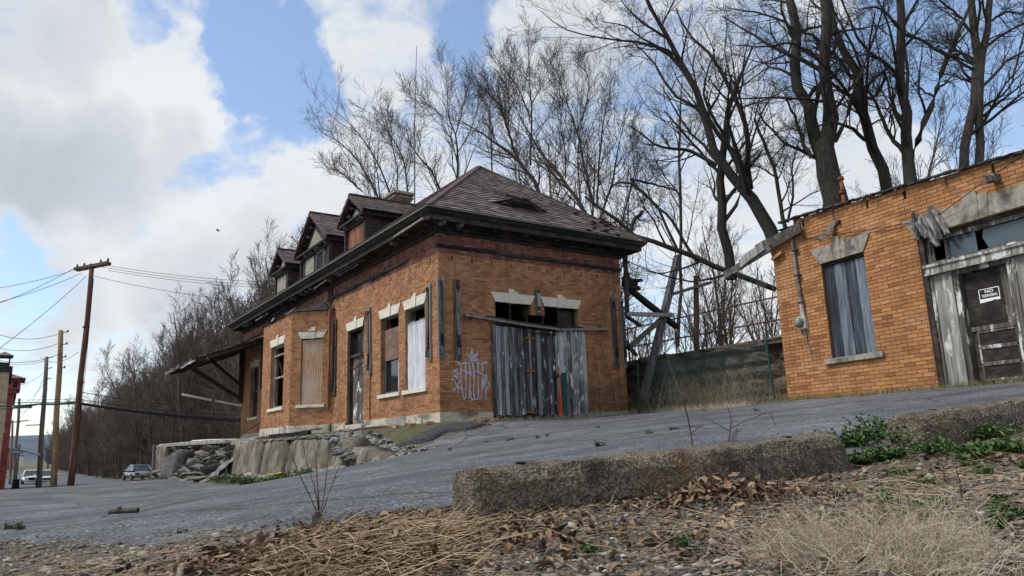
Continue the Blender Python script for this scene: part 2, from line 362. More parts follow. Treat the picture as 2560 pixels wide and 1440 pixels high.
# ------------------------------------------------------------------ terrain
S_ = np.array([-0.56092801, 0.82786458]); FR_ = np.array([0.82786458, 0.56092801]); P0 = np.array([-2.01602014, 20.0, 0.89050966])
def st_w(u, v, z=0.0): return np.array([P0[0]+S_[0]*u+FR_[0]*v, P0[1]+S_[1]*u+FR_[1]*v, z])   # u along the station's long side, v across
_TP = np.array([(0, 1, -.37), (-2, 1.2, -.44), (2, 1, -.30), (-1.9, 2.7, -.43), (0, 1.9, -.315), (-.21, 2.7, -.245), (1.4, 3.45, -.185), (2.0, 3.74, -.085), (3.0, 4.15, .01), (4.5, 4.8, .13), (1.6, 2.0, -.22), (3.2, 2.2, -.10),
    (-3.5, 5.2, -.49), (-4, 7.7, -.59), (-3.95, 16.8, -.46), (-2.9, 14.3, -.28), (-5.5, 19.3, -.70), (-7.2, 21.8, -.76), (-10.2, 26.0, -.86), (-19.3, 39.2, -1.30), (-23, 43, -1.5), (-17, 25, -1.05), (-9, 12, -.82), (-2.1, 19.4, .50), (.7, 21.2, .62), (3.5, 23.2, .78),
    (6, 16.2, .72), (7.6, 12.9, .70), (9, 10, .74), (5, 9, .36), (2, 8, .10), (0, 5, -.19), (-1, 9, -.18), (-.6, 18, .28), (2.6, 18.5, .50), (-45, 74, -2.4), (-34, 62, -2.2), (-30, 40, -1.5), (-60, 100, -3.0), (-20, 10, -1.1), (12, 20, 1.0), (15, 12, 1.0), (9, 4, .6), (-10, 2, -.7), (8, 30, .9), (-2, 32, .2), (-10, 45, -.6), (-5, -4, -.7), (5, -4, -.3)])
def _phi(r2): return np.where(r2 > 1e-12, .5*r2*np.log(np.maximum(r2, 1e-12)), 0.)
def _tps(P, lam=.02):
    n = len(P); r2 = ((P[:, None, :2]-P[None, :, :2])**2).sum(-1); K = _phi(r2)+lam*np.eye(n); Q = np.c_[np.ones(n), P[:, :2]]
    A = np.block([[K, Q], [Q.T, np.zeros((3, 3))]]); return np.linalg.solve(A, np.r_[P[:, 2], np.zeros(3)])
_TW = _tps(_TP)
def gz(x, y):
    x = np.atleast_1d(np.asarray(x, float)); y = np.atleast_1d(np.asarray(y, float)); z = np.zeros(len(x))
    for i in range(0, len(x), 20000):
        xs, ys = x[i:i+20000], y[i:i+20000]
        r2 = (xs[:, None]-_TP[None, :, 0])**2+(ys[:, None]-_TP[None, :, 1])**2
        z[i:i+20000] = _phi(r2)@_TW[:-3]+_TW[-3]+_TW[-2]*xs+_TW[-1]*ys
    # fade the fitted patch into a gently falling plain
    px = x+16; py = y-30; d = np.sqrt((px/62)**2+(py/85)**2)
    t = np.clip((d-.75)/.5, 0, 1); t = t*t*(3-2*t)
    far = -3.0+.0*x
    z = z*(1-t)+far*t
    z = z+.010*np.sin(2.1*x+.7*y)*np.sin(1.3*y-.9*x+1)+.006*np.sin(5.3*x+1.1)*np.sin(4.1*y+.3)
    return z
def g1(x, y): return float(gz(x, y)[0])
def sinhgrid(lo, hi, c, h0, n):
    # n samples between lo and hi, dense (about h0) around c
    def side(L, m):
        a, b = 1e-3, 12.0
        for _ in range(60):
            k = (a+b)/2
            if L*math.sinh(k/m)/math.sinh(k) > h0: a = k
            else: b = k
        t = np.arange(1, m+1)/m; return L*np.sinh(k*t)/math.sinh(k)
    m = n//2; return np.r_[c-side(c-lo, m)[::-1], c, c+side(hi-c, m)]
def sheet(name, xs, ys, zf, mat):
    X, Y = np.meshgrid(xs, ys); Z = zf(X.ravel(), Y.ravel()); V = np.c_[X.ravel(), Y.ravel(), Z]; nx, ny = len(xs), len(ys)
    i = np.arange((ny-1)*(nx-1)); r, c = i//(nx-1), i % (nx-1); b = r*nx+c; F = np.c_[b, b+1, b+nx+1, b+nx]
    return V, F
def sdist(x, y, poly):
    """signed distance, positive inside"""
    P = np.array(poly, float); Q = np.roll(P, -1, 0); d = np.full(len(x), 1e9); ins = np.zeros(len(x), bool)
    for a, b in zip(P, Q):
        e = b-a; t = np.clip(((x-a[0])*e[0]+(y-a[1])*e[1])/(e@e), 0, 1); d = np.minimum(d, np.hypot(x-a[0]-t*e[0], y-a[1]-t*e[1]))
        c = ((a[1] > y) != (b[1] > y)) & (x < (b[0]-a[0])*(y-a[1])/(b[1]-a[1]+1e-12)+a[0]); ins ^= c
    return np.where(ins, d, -d)
def _mats_ground():
    n = NT('ground_dirt'); p = n.pos(); a = n.noise(p, 1.4, 6, .65); b = n.noise(p, 38, 5, .7); v = n.vor(p, 60)
    c = n.ramp(b, [(.3, (.05, .042, .033)), (.5, (.135, .112, .085)), (.72, (.25, .215, .17))])
    c = n.mix(n.ramp(a, [(.4, 0), (.65, .8)]), c, (.11, .085, .05)); c = n.mix(n.ramp(n.noise(p, .35, 4), [(.5, 0), (.64, .7)]), c, (.085, .10, .035))
    MAT['ground_dirt'] = n.out(c, .95, n.bump(n.math('ADD', b, n.math('MULTIPLY', v, .6)), .9, .03))
    n = NT('asphalt'); p = n.pos(); sp = n.noise(p, 26, 8, .82); v = n.vor(p, 48); a = n.noise(p, .55, 5, .6); b = n.noise(n.map(p, (1, 1, 1)), 3.2, 5, .62)
    c = n.ramp(n.math('ADD', n.math('MULTIPLY', sp, .7), n.math('MULTIPLY', v, .35)), [(.30, (.028, .029, .032)), (.5, (.105, .109, .119)), (.62, (.19, .195, .207)), (.74, (.50, .505, .51))])
    c = n.mix(.9, c, n.ramp(a, [(.34, (.58, .58, .60)), (.5, (.95, .95, .95)), (.64, (1.35, 1.34, 1.32))]), 'MULTIPLY')
    tr = n.noise(n.map(p, (.16, 1.5, 1), (0, 0, .45)), 1.5, 5, .6); c = n.mix(.8, c, n.ramp(tr, [(.36, (.66, .66, .68)), (.52, (1, 1, 1)), (.66, (1.28, 1.27, 1.25))]), 'MULTIPLY')
    st_ = n.noise(n.map(p, (1, 1, 1), (0, 0, 0), (9, 2, 0)), 1.1, 6, .7, .5); c = n.mix(n.math('MULTIPLY', n.ramp(st_, [(.58, 0), (.66, 1)]), .45), c, (.045, .043, .040))
    c = n.mix(n.math('MULTIPLY', n.ramp(n.noise(p, 2.3, 6, .72), [(.60, 0), (.68, 1)]), .35), c, (.20, .18, .145))
    c = n.mix(.7, c, n.ramp(b, [(.3, (.68, .69, .70)), (.7, (1.15, 1.15, 1.15))]), 'MULTIPLY')
    ck = n.vor(n.map(p, (1, 1, .2), (0, 0, .3)), .42, 'DISTANCE_TO_EDGE'); wob = n.math('ADD', ck, n.math('MULTIPLY', n.math('SUBTRACT', n.noise(p, 6, 4), .5), .035))
    cr = n.ramp(wob, [(.004, 1), (.014, 0)]); c = n.mix(n.math('MULTIPLY', cr, .6), c, (.022, .021, .020))
    MAT['asphalt'] = n.out(c, .82, n.bump(n.math('SUBTRACT', n.math('ADD', sp, v), cr), .9, .02), 0, .35)
    n = NT('asphalt_street'); p = n.pos(); a = n.noise(p, .3, 4); b = n.noise(p, 9, 4)
    c = n.mix(.6, n.ramp(a, [(.3, (.085, .09, .105)), (.7, (.14, .145, .16))]), n.ramp(b, [(.3, (.6, .6, .6)), (.7, (1, 1, 1))]), 'MULTIPLY'); MAT['asphalt_street'] = n.out(c, .8)
    mat_simple('pavement', (.30, .28, .25), (.40, .38, .34), 4)
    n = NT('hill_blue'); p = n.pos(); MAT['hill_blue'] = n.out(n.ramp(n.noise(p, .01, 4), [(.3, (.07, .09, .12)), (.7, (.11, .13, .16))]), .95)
    n = NT('slope_soil'); p = n.pos(); MAT['slope_soil'] = n.out(n.ramp(n.noise(p, 1.2, 6, .65), [(.3, (.045, .036, .024)), (.5, (.10, .078, .05)), (.62, (.07, .075, .03)), (.75, (.13, .10, .065))]), .95, n.bump(n.noise(p, 9, 5), .8, .06))
_mats_ground()
def gfull(x, y):
    z = gz(x, y); return z
V, F = sheet('ground', sinhgrid(-1500, 1500, .3, .07, 300), sinhgrid(-60, 2500, 2.4, .07, 300), gfull, None)
o = link('ground', mesh_np('ground', V, F, 'ground_dirt', None, True)); tag(o, kind='structure')
LOT = [(-14, 3.2), (-3.5, 4.7), (-1.6, 3.55), (-.45, 2.95), (.6, 3.22), (1.5, 3.62), (3.2, 4.35), (6, 5.5), (9.5, 8), (8.0, 12.3), (6.0, 16.5), (4.3, 22.6), (3.3, 23.0), (.7, 21.0), (-1.7, 19.2), (-2.0, 17.6), (-3.0, 15.9), (-4.0, 16.4), (-10.6, 26.3), (-19, 38.6), (-22, 44), (-36, 66), (-95, 155), (-125, 150), (-70, 70), (-34, 30), (-22, 14)]
def lotz(x, y):
    d = sdist(x, y, LOT)+.10*np.sin(3.1*x+1.7*y)+.07*np.sin(7.7*x-5.1*y)+.05*np.sin(15*x+11*y)
    return gz(x, y)+np.clip(d*.09, -.06, .014)
V, F = sheet('lot', sinhgrid(-126, 12, .2, .07, 280), sinhgrid(2.2, 158, 4.0, .07, 300), lotz, None)
fc = V[F].mean(1); keep = sdist(fc[:, 0], fc[:, 1], LOT) > -.5; F = F[keep]
used = np.unique(F); remap = np.full(len(V), -1); remap[used] = np.arange(len(used)); V = V[used]; F = remap[F]
o = link('parking_lot', mesh_np('parking_lot', V, F, 'asphalt', None, True)); tag(o, kind='structure')
# the street beyond, laid over the lot
us = np.linspace(33, 190, 80); vs = np.linspace(-10.5, 3.2, 8)
V = []; 
for u in us:
    for v in vs: w = st_w(u, v); V.append((w[0], w[1], g1(w[0], w[1])+.022))
V = np.array(V); n_ = len(vs); i = np.arange((len(us)-1)*(n_-1)); b = (i//(n_-1))*n_+i % (n_-1)
o = link('street', mesh_np('street', V, np.c_[b, b+1, b+n_+1, b+n_], 'asphalt_street', None, True)); tag(o, kind='structure')
m = MB(); pts = []
for u in np.linspace(36, 140, 40):
    for v in (-14.5, -10.6):
        w = st_w(u, v); pts.append((w[0], w[1], g1(w[0], w[1])+.14))
        pts.append((w[0], w[1], g1(w[0], w[1])-.1))
for k in range(39):
    a = k*4; m.f += [(a, a+2, a+6, a+4), (a+2, a+3, a+7, a+6), (a+1, a, a+4, a+5)]
m.v = pts; m.r = [.5]*len(pts); o = m.build('pavement', 'pavement'); tag(o, kind='structure')
# far ridge seen down the street
th = np.linspace(-1.2, .5, 60); V = []; 
for t in th:
    h = 62+14*math.sin(5*t)+9*math.sin(13*t+1)
    for r, z in ((1700, -4), (1900, h*.7), (2100, h)): V.append((r*math.sin(t), r*math.cos(t), z))
i = np.arange(59*2); b = (i//2)*3+i % 2
o = link('far_hills', mesh_np('far_hills', np.array(V), np.c_[b, b+3, b+4, b+1], 'hill_blue', None, True)); tag(o, kind='structure')
# ------------------------------------------------------------------ station building
W, LEN, ZT = 6.72, 20.5, 4.40
ST = empty('station_building', P0, math.atan2(S_[1], S_[0]))
tag(ST, 'abandoned orange brick railway station with slate hip roof, three dormers and boarded openings', 'building')
SF = lambda a, z, o: (a, o, z)            # long side: a = u, outward +y
FF = lambda a, z, o: (-o, -a, z)          # gable end: a = v, outward -x
_q = math.sqrt(.5); BX, BD = 7.92, 1.18
BR = lambda a, z, o: (BX+a*_q-o*_q, a*_q+o*_q, z)                      # bay, angled face towards the freight end
BF = lambda a, z, o: (a, BD+o, z)                                       # bay front
BX2 = 12.75; BLF = lambda a, z, o: (BX2+a*_q+o*_q, BD-a*_q+o*_q, z)      # bay, far angled face
BE = lambda a, z, o: (LEN+o, -a, z)       # far end wall
BB = lambda a, z, o: (a, -W-o, z)         # back wall
fholes = [(1.83, 3.07, -.05, 3.16), (3.58, 4.87, -.05, 3.16), (3.07, 3.58, -.05, 2.84)]
slots = [(.40+.665*k, .445+.665*k, 4.20, 4.34) for k in range(10)]
sholes = [(.83, 2.08, .73, 3.12), (2.55, 3.84, .73, 3.12), (5.19, 6.63, -.08, 3.14), (17.7, 19.0, .73, 3.12)]
sslots = [(.45+.66*k, .49+.66*k, 4.18, 4.32) for k in range(11)]
ph_ = [(7.92, BX2+BD, -.1, 4.1)]
brh = [(.44, 1.28, .73, 3.12)]; bfh = [(9.95, 11.6, .73, 3.12)]
w = cells(FF, 0, W, 0, ZT+.6, fholes+slots, -.34, 0); w.build('wall', 'mortar', ST)
w = cells(SF, 0, LEN, 0, ZT+.6, sholes+sslots+[(8.6, 13.2, 0, 4.0)], -.34, 0); w.build('wall', 'mortar', ST)
cells(BR, 0, BD/_q, 0, 4.1, brh, -.3, 0).build('bay_wall', 'mortar', ST)
cells(BF, BX+BD, BX2, 0, 4.1, bfh, -.3, 0).build('bay_wall', 'mortar', ST)
cells(BLF, 0, BD/_q, 0, 4.1, [], -.3, 0).build('bay_wall', 'mortar', ST)
m = cells(BE, .35, W-.35, 0, ZT+.6, [(1.2, 2.3, .8, 3.0)], -.34, 0); m.build('end_wall', 'brick_orange', ST)
m = cells(BB, 0, LEN, 0, ZT+.6, [(2, 3.2, .8, 3), (9, 11, 0, 3), (15, 16.4, .8, 3)], -.34, 0); m.build('back_wall', 'brick_orange', ST)
MB().box(.3, LEN-.3, -.06, -.01, -W+.3, -.3).build('floor', 'interior', ST)
MB().box(.3, LEN-.3, 4.4, 4.44, -W+.3, -.3).build('attic_floor', 'interior', ST)
parts = [(FF, lay(FF, -.004, W, 0, ZT, fholes+slots, seed=1), 'brick_orange'), (SF, lay(SF, .012, BX, 0, ZT, sholes+sslots, seed=2), 'brick_orange'),
         (SF, lay(SF, BX, BX2+BD, 4.1, ZT, [], seed=21), 'brick_orange'), (SF, lay(SF, BX2+BD, LEN, 0, ZT, sholes, seed=3), 'brick_orange'),
         (BR, lay(BR, .0, BD/_q, 0, 4.1, brh, seed=4), 'brick_orange'), (BF, lay(BF, BX+BD, BX2, 0, 4.1, bfh, seed=5), 'brick_orange'), (BLF, lay(BLF, 0, BD/_q, 0, 4.1, [], seed=6), 'brick_orange')]
put_bricks(parts, ST, 300, 'brick_orange')
red = [(FF, lay(FF, -.004, W, ZT, 4.98, [], seed=7, clip=lambda a, z, R: R.random() > .03), 'brick_red'), (SF, lay(SF, .012, LEN, ZT, 4.98, [], seed=8, clip=lambda a, z, R: R.random() > .04), 'brick_red')]
put_bricks(red, ST, 0, 'brick_red', stuffname='frieze_brickwork')
m = MB(); m.box(-.002, W, ZT+.002, 4.975, -.01, .001, FF); m.build('frieze_mortar', 'mortar_soot', ST); m = MB(); m.box(.0, LEN, ZT+.002, 4.975, -.01, .001, SF); m.build('frieze_mortar', 'mortar_soot', ST)
# belt moulding, broken in places
R = random.Random(5)
for face, L in ((FF, W), (SF, LEN)):
    a = -.05
    while a < L:
        l = R.uniform(.9, 2.6); e = min(a+l, L+.03)
        if R.random() > .12 or face is FF:
            z = 4.585+R.uniform(-.012, .012); p = np.array(face(a, z, .03)); q = np.array(face(e, z+R.uniform(-.02, .02), .03)); ragged(p, q, .085, .085, 8, .16, R.randint(0, 999)).build('belt_moulding', 'wood_soot', ST)
        a = e+R.choice((.01, .01, .12))
# foundation stones
R = random.Random(9)
for face, a0, a1, hs in ((FF, -.03, 1.66, []), (FF, 5.05, W, []), (SF, .03, 5.1, []), (SF, 6.68, 8.0, []), (BR, .1, 1.67, []), (BF, BX+BD-.02, BX2, []), (SF, 13.9, LEN, [])):
    a = a0; k = 0
    while a < a1-.02:
        e = min(a+R.choice((.42, .55, .75, .95)), a1)
        if a1-e < .2: e = a1
        MB().box(a, e-.006, -.30, -.003, -.2, .035+R.uniform(-.008, .010), face).build('foundation_stone', 'foundation_stone' if R.random() < .8 else 'foundation_grey', ST, bevel=.008); a = e; k += 1
MB().box(-.3, LEN, -1.2, -.301, -.3, -.02).build('footing', 'foundation_grey', ST)
MB().box(-.02, .28, -1.2, -.301, -W, -.02).build('footing', 'foundation_grey', ST)
MB().box(1.6, 5.2, -.34, -.20, -.1, .12, FF).build('door_sill', 'wood_soot', ST)
MB().box(5.1, 6.7, -.30, -.085, -.2, .10, SF).build('door_step', 'foundation_stone', ST, bevel=.01)

def lintel(face, a0, a1, z, par, mat='limestone', fl=.15, h=.27, kw=.26, kh=.12, out=.03, name='lintel'):
    c = (a0+a1)/2
    L = MB().prism([(a0, z), (c-kw*.42, z), (c-kw*.5, z+h), (a0-fl, z+h)], -.1, out, face).build(name, mat, par, bevel=.006)
    MB().prism([(c+kw*.42, z), (a1, z), (a1+fl, z+h), (c+kw*.5, z+h)], -.1, out+.002, face).build(name, mat, par, bevel=.006)
    MB().prism([(c-kw*.41, z-.012), (c+kw*.05, z-.012), (c+kw*.08, z+h+kh), (c-kw*.5, z+h+kh)], -.1, out+.022, face).build('keystone', mat, par, bevel=.006)
    MB().prism([(c+kw*.06, z-.006), (c+kw*.41, z-.006), (c+kw*.5, z+h+kh*.45), (c+kw*.09, z+h+kh*.45)], -.1, out+.012, face).build('keystone', mat, par, bevel=.006)
def window(face, a0, a1, z0, z1, par=ST, sill=True, lint=True, rail=None, fmat='frame_wood', glass=(), lmat='limestone', dep=.13):
    t = .075; m = MB(); d0, d1 = -dep-.07, -dep
    m.box(a0, a0+t, z0, z1, d0, d1, face); m.box(a1-t, a1, z0, z1, d0, d1, face); m.box(a0+t, a1-t, z1-t, z1, d0, d1, face); m.box(a0+t, a1-t, z0, z0+t, d0, d1, face)
    if rail: m.box(a0+t, a1-t, rail-.03, rail+.03, d0+.015, d1-.01, face)
    wn = m.build('window', fmat, par)
    for g0, g1_ in glass: MB().box(a0+t, a1-t, g0, g1_, d0+.02, d0+.026, face).build('pane', 'glass_dark', wn)
    if sill: MB().box(a0-.13, a1+.13, z0-.115, z0-.002, -.12, .075, face).build('sill', lmat, wn, bevel=.006)
    if lint: lintel(face, a0, a1, z1-.01, wn, lmat)
    return wn
# long side
wn = window(SF, .83, 2.08, .73, 3.12); m = ragged((1.455, -.07, .74), (1.455, -.07, 2.66), .03, 1.19, 9, .012, 3); m.build('weathered_board', 'board_white', wn)
MB().box(.95, 1.96, 2.64, 2.70, -.14, -.10, SF).build('sash_rail', 'wood_white', wn); 
R = random.Random(2); m = MB()
for k in range(26): a = .88+1.12*k/26; h = R.uniform(.02, .13); m.prism([(a, 2.62), (a+.05, 2.62), (a+.02+R.uniform(-.02, .02), 2.62+h)], -.09, -.05, SF)
m.build('splintered_edge', 'board_white', wn)
wn = window(SF, 2.55, 3.84, .73, 3.12, glass=((.8, 1.80),)); MB().box(2.63, 3.76, 1.76, 2.74, -.13, -.10, SF).build('brown_board', 'board_brown', wn); MB().box(2.7, 2.95, .82, 1.76, -.19, -.17, SF).build('sky_reflection', 'board_white', wn)  # pale strip on the lower pane stands in for sky reflected in the glass
# side door: tall dark opening with a peeling panelled leaf and transom
m = MB(); m.box(5.19, 5.27, -.08, 3.12, -.26, -.05, SF); m.box(6.55, 6.63, -.08, 3.12, -.26, -.05, SF); m.box(5.27, 6.55, 3.04, 3.12, -.26, -.05, SF); m.box(5.27, 6.55, 2.18, 2.28, -.24, -.08, SF)
dr = m.build('side_door', 'wood_dark', ST); lintel(SF, 5.19, 6.63, 3.12, dr)
m = MB().box(5.28, 6.54, -.07, 2.18, -.22, -.17, SF)
lf = m.build('door_leaf', 'wood_peeling', dr)
for z0, z1 in ((.1, .55), (.65, 1.05), (1.15, 1.5), (1.58, 2.1)):
    for a0, a1 in ((5.4, 5.85), (5.97, 6.42)): MB().box(a0, a1, z0, z1, -.17, -.155, SF).build('door_panel', 'wood_peeling', dr, bevel=.01)
MB().box(5.3, 6.5, 2.3, 3.02, -.2, -.19, SF).build('transom_pane', 'glass_dark', dr)
MB().tube([SF(5.35, 1.95, -.1), SF(6.2, 1.75, -.02)], .022).build('loose_stick', 'wood_dark', ST)
window(SF, 17.7, 19.0, .73, 3.12, rail=1.95, glass=((.8, 1.92), (1.98, 3.05)))
# bay windows
wn = window(BR, .44, 1.28, .73, 3.12); MB().box(.46, 1.26, .745, 3.06, -.06, -.035, BR).build('plywood_board', 'plywood', wn); MB().box(.44, 1.28, 3.06, 3.115, -.1, -.03, BR).build('head_trim', 'wood_dark', wn)
wn = window(BF, 9.95, 11.6, .73, 3.12, rail=1.9, fmat='wood_white'); MB().box(10.02, 11.5, 2.72, 2.78, -.15, -.1, BF).build('sash_rail', 'wood_white', wn)
MB().beam(BF(10.0, .8, -.3), BF(11.4, 2.6, -.25), .05, .03).build('loose_lath', 'wood_dark', wn)
MB().box(9.6, 11.9, .1, 4.0, -.8, -.75, BF).build('dark_partition', 'wood_brown', ST)
# sooty remains of the bay's little roof
m = MB(); m.prism([(BX-.05, 4.1), (BX2+BD+.05, 4.1), (BX2+BD-.5, 4.42), (BX+.4, 4.42)], 0.008, .30, SF); 
m.add([(BX-.1, .03, 4.12), (BX+BD, BD+.06, 4.11), (BX2, BD+.06, 4.11), (BX2+BD+.1, .03, 4.12), (BX+.4, .1, 4.5), (BX2+BD-.4, .1, 4.5)], [(0, 1, 4), (1, 2, 5, 4), (2, 3, 5), (0, 1, 2, 3)])
m.build('bay_roof', 'wood_soot', ST)
R = random.Random(31)
for k in range(22):
    t = R.random(); a = BX+.1+t*(BX2+BD-BX-.2); o = min(BD, max(0, min(a-BX, BX2+BD-a)))+.03
    ragged((a, o-R.uniform(.2, .5), 4.28+R.uniform(0, .12)), (a+R.uniform(-.2, .2), o+R.uniform(-.02, .10), 4.08+R.uniform(-.06, .05)), .07, .025, 4, .3, k).build('broken_lath', R.choice(('wood_dark', 'wood_soot', 'wood_rafter')), ST)
MB().box(BX+.2, 8.35, 4.42, 4.95, .0, .05, SF).build('soot_board', 'wood_soot', ST)
MB().box(8.45, 8.9, 4.40, 4.9, .02, .10, SF).build('red_board', 'wood_brown', ST)

# front: freight doors, rail, lintels
lin = MB().box(1.83, 4.87, 3.14, 3.16, -.3, -.02, FF).build('lintel_plate', 'wood_soot', ST)
lintel(FF, 1.83, 3.07, 3.15, lin, 'limestone', .15, .27, .30, .13); lintel(FF, 3.58, 4.87, 3.15, lin, 'limestone', .13, .27, .30, .12)
MB().prism([(3.07, 2.84), (3.58, 2.84), (3.58, 3.16), (3.40, 3.45), (3.25, 3.45), (3.07, 3.16)], -.3, .005, FF).build('brick_pier', 'brick_orange', ST)
put_bricks([(FF, lay(FF, 3.075, 3.575, 2.85, 3.16, [], proud=.012, seed=12)+lay(FF, 3.18, 3.47, 3.16, 3.45, [], proud=.012, seed=13), 'brick_orange')], ST, 0, 'brick_orange', stuffname='pier_brickwork')
m = MB()
for a in (1.83, 2.42, 3.02, 3.60, 4.2, 4.81): m.box(a, a+.06, 2.35, 3.14, -.22, -.15, FF)
m.box(1.83, 4.87, 2.50, 2.58, -.22, -.14, FF); tf = m.build('transom_frame', 'wood_soot', ST)
MB().box(4.25, 4.75, 2.55, 3.1, -.20, -.18, FF).build('transom_board', 'wood_dark', tf)
def door_panel(name, a0, a1, z0, zl, zr, o0, mats, seed, pw=.145):
    R = random.Random(seed); mid = (a0+a1)/2; m = MB()
    for z in (z0+.25, (z0+zl)/2, min(zl, zr)-.2): m.box(a0+.03, a1-.03, z-.07, z+.07, o0-.035, o0-.001, FF)
    d = m.build(name, 'wood_door', ST); n = int(round((a1-a0)/pw)); pw = (a1-a0)/n
    for k in range(n):
        b0 = a0+k*pw; e0 = z0+R.uniform(-.03, .025); zt = zl+(zr-zl)*(k+.5)/n
        mm = MB().prism([(b0+.004, e0), (b0+pw-.004, e0+R.uniform(-.02, .02)), (b0+pw-.004, zt), (b0+.004, zt)], o0, o0+.028+R.uniform(-.005, .006), FF, R.random()); mm.build('plank', mats(k, R), d)
    return d
door_panel('freight_door', 1.64, 2.74, -.08, 2.44, 2.40, .05, lambda k, R: 'wood_door', 1)
d2 = door_panel('freight_door', 2.765, 3.885, -.09, 2.40, 2.37, .05, lambda k, R: 'wood_door' if k < 1 else 'wood_door_dark', 2)
door_panel('freight_door', 3.91, 5.05, -.10, 2.38, 2.44, .045, lambda k, R: 'wood_door_pale', 3)
MB().box(2.93, 3.89, 2.27, 2.30, .08, .13, FF).build('wicket_ledge', 'wood_soot', d2); MB().box(2.90, 2.95, -.05, 2.3, .075, .11, FF).build('wicket_stile', 'wood_grey', d2); MB().box(3.87, 3.93, -.05, 2.3, .075, .105, FF).build('wicket_stile', 'wood_white', d2)
for z in (2.12, 1.16, -.02):
    m = MB(); m.prism([(2.78, z-.01), (2.78, z+.035), (2.88, z+.05), (3.08, z+.02), (3.12, z), (3.0, z-.022), (2.88, z-.028)], .095, .12, FF); m.build('strap_hinge', 'rust', d2)
m = MB().box(3.78, 4.0, 1.02, 1.06, .10, .13, FF); m.box(3.86, 3.92, .98, 1.12, .10, .14, FF); m.build('latch', 'rust_dark', d2)
rp = [FF(.72, 2.66, .13), FF(1.4, 2.61, .13), FF(2.4, 2.53, .14), FF(3.3, 2.475, .14), FF(4.02, 2.44, .14), FF(4.9, 2.50, .13), FF(6.02, 2.575, .13)]
m = MB()
for p, q in zip(rp[:-1], rp[1:]): m.beam(p, q, .11, .075)
rl = m.build('door_track', 'metal_grey', ST)
m = MB()
for p, q in zip(rp[1:-2], rp[2:-1]): m.beam(np.array(p)+(0, 0, .055), np.array(q)+(0, 0, .055), .16, .03)
m.build('track_board', 'wood_soot', rl)
for a, z in ((.95, 2.64), (2.0, 2.58), (3.3, 2.5), (4.4, 2.48), (5.7, 2.56)): MB().box(a, a+.06, z-.06, z+.10, .0, .075, FF).build('track_hanger', 'rust_dark', rl)
ragged(FF(3.98, -.08, .16), FF(3.95, 1.06, .10), .10, .03, 5, .08, 4).build('loose_plank', 'wood_white', ST)

# the weathered canopy brackets left on the walls
def bracket(face, a, z0, z1, seed, mat='wood_bracket', lean=0.0, w=.19):
    R = random.Random(seed); p = np.array(face(a, z0, .035)); q = np.array(face(a+lean, z1, .03))
    t = face(1, 0, 0); b = ragged(p, q, w if abs(t[1]) > .5 else .07, .07 if abs(t[1]) > .5 else w, 9, .05, seed).build('wall_bracket', mat, ST)
    def piece(name, f0, f1, ww, o, m_, am=.1):
        P = np.array(face(a+lean*f0+.01, z0+(z1-z0)*f0, o)); Q = np.array(face(a+lean*f1, z0+(z1-z0)*f1, o-.01)); e = (ww, .06) if abs(t[1]) > .5 else (.06, ww)
        return ragged(P, Q, e[0], e[1], 7, am, seed+7).build(name, m_, b)
    piece('strut', .30, .87, .115, .085, mat); piece('strut_shadow', .14, .32, .10, .08, 'wood_soot', .15); piece('foot_block', .05, .14, .13, .10, mat)  # the dark block below the strut is its shadow, built as a piece
    piece('socket', .84, .95, .08, .075, 'wood_soot')
    for f in (.29, .93):
        c = np.array(face(a, z0+(z1-z0)*f, .08)); n_ = np.array(face(0, 0, 1)); MB().tube([c, c+n_*.05], [.034, .026], 8).build('bolt', 'rust_dark', b)
    return b
bracket(FF, 3.33, 2.86, 3.62, 12, w=.16); bracket(FF, .56, 1.42, 3.66, 1); bracket(FF, 6.31, 1.36, 3.62, 2); bracket(FF, .04, 1.44, 3.70, 3, w=.2); bracket(FF, 6.66, 1.38, 3.66, 9, w=.13)
bracket(SF, .50, 1.42, 3.60, 4, w=.2); bracket(SF, 4.62, 1.46, 3.62, 5, w=.26, lean=.12); bracket(SF, 7.78, 1.0, 3.7, 6, 'wood_soot', w=.3)
ragged((8.02, .16, .55), (7.88, .18, 4.1), .09, .09, 8, .2, 8).build('downpipe_remains', 'wood_brown', ST)
ragged(SF(14.2, 1.2, .06), SF(14.2, 3.3, .06), .10, .05, 8, .25, 15).build('wall_batten', 'wood_bracket', ST)
MB().tube([SF(4.9, 3.55, .06), SF(5.05, 3.2, .09), SF(5.3, 2.2, .05), SF(5.45, 1.3, .08)], .018).build('hanging_cable', 'rust_dark', ST)
MB().tube([SF(4.62, 1.5, .03), SF(4.63, .7, .03), SF(4.62, 0, .03)], .02).build('drain_pipe', 'rust', ST)
MB().tube([BR(.3, 3.33, .10), BR(1.55, 3.38, .12)], .018).build('rail_bar', 'rust_dark', ST)

# cornice: swept profiles with mitred corners
def sweep(name, prof, mat, par=ST, lx0=0, lx1=LEN, ly0=-W, ly1=0):
    m = MB(); n = len(prof)
    for o, z in prof: m.v += [(lx0-o, ly1+o, z), (lx1+o, ly1+o, z), (lx1+o, ly0-o, z), (lx0-o, ly0-o, z)]; m.r += [.5]*4
    for i in range(n-1):
        for k in range(4): m.f.append((i*4+k, i*4+(k+1) % 4, i*4+4+(k+1) % 4, i*4+4+k))
    return m.build(name, mat, par)
cor = sweep('cornice', [(.0, 4.96), (.06, 4.96), (.075, 5.03), (.15, 5.06), (.16, 5.12), (.21, 5.15), (.215, 5.20)], 'wood_soot')
sweep('soffit', [(.20, 5.20), (.52, 5.205)], 'wood_soot', cor); sweep('fascia', [(.515, 5.17), (.535, 5.165), (.54, 5.29), (.57, 5.31)], 'wood_dark', cor)
sweep('crown_gutter', [(.55, 5.30), (.60, 5.32), (.66, 5.40), (.69, 5.44), (.70, 5.455), (.58, 5.462)], 'wood_soot', cor)
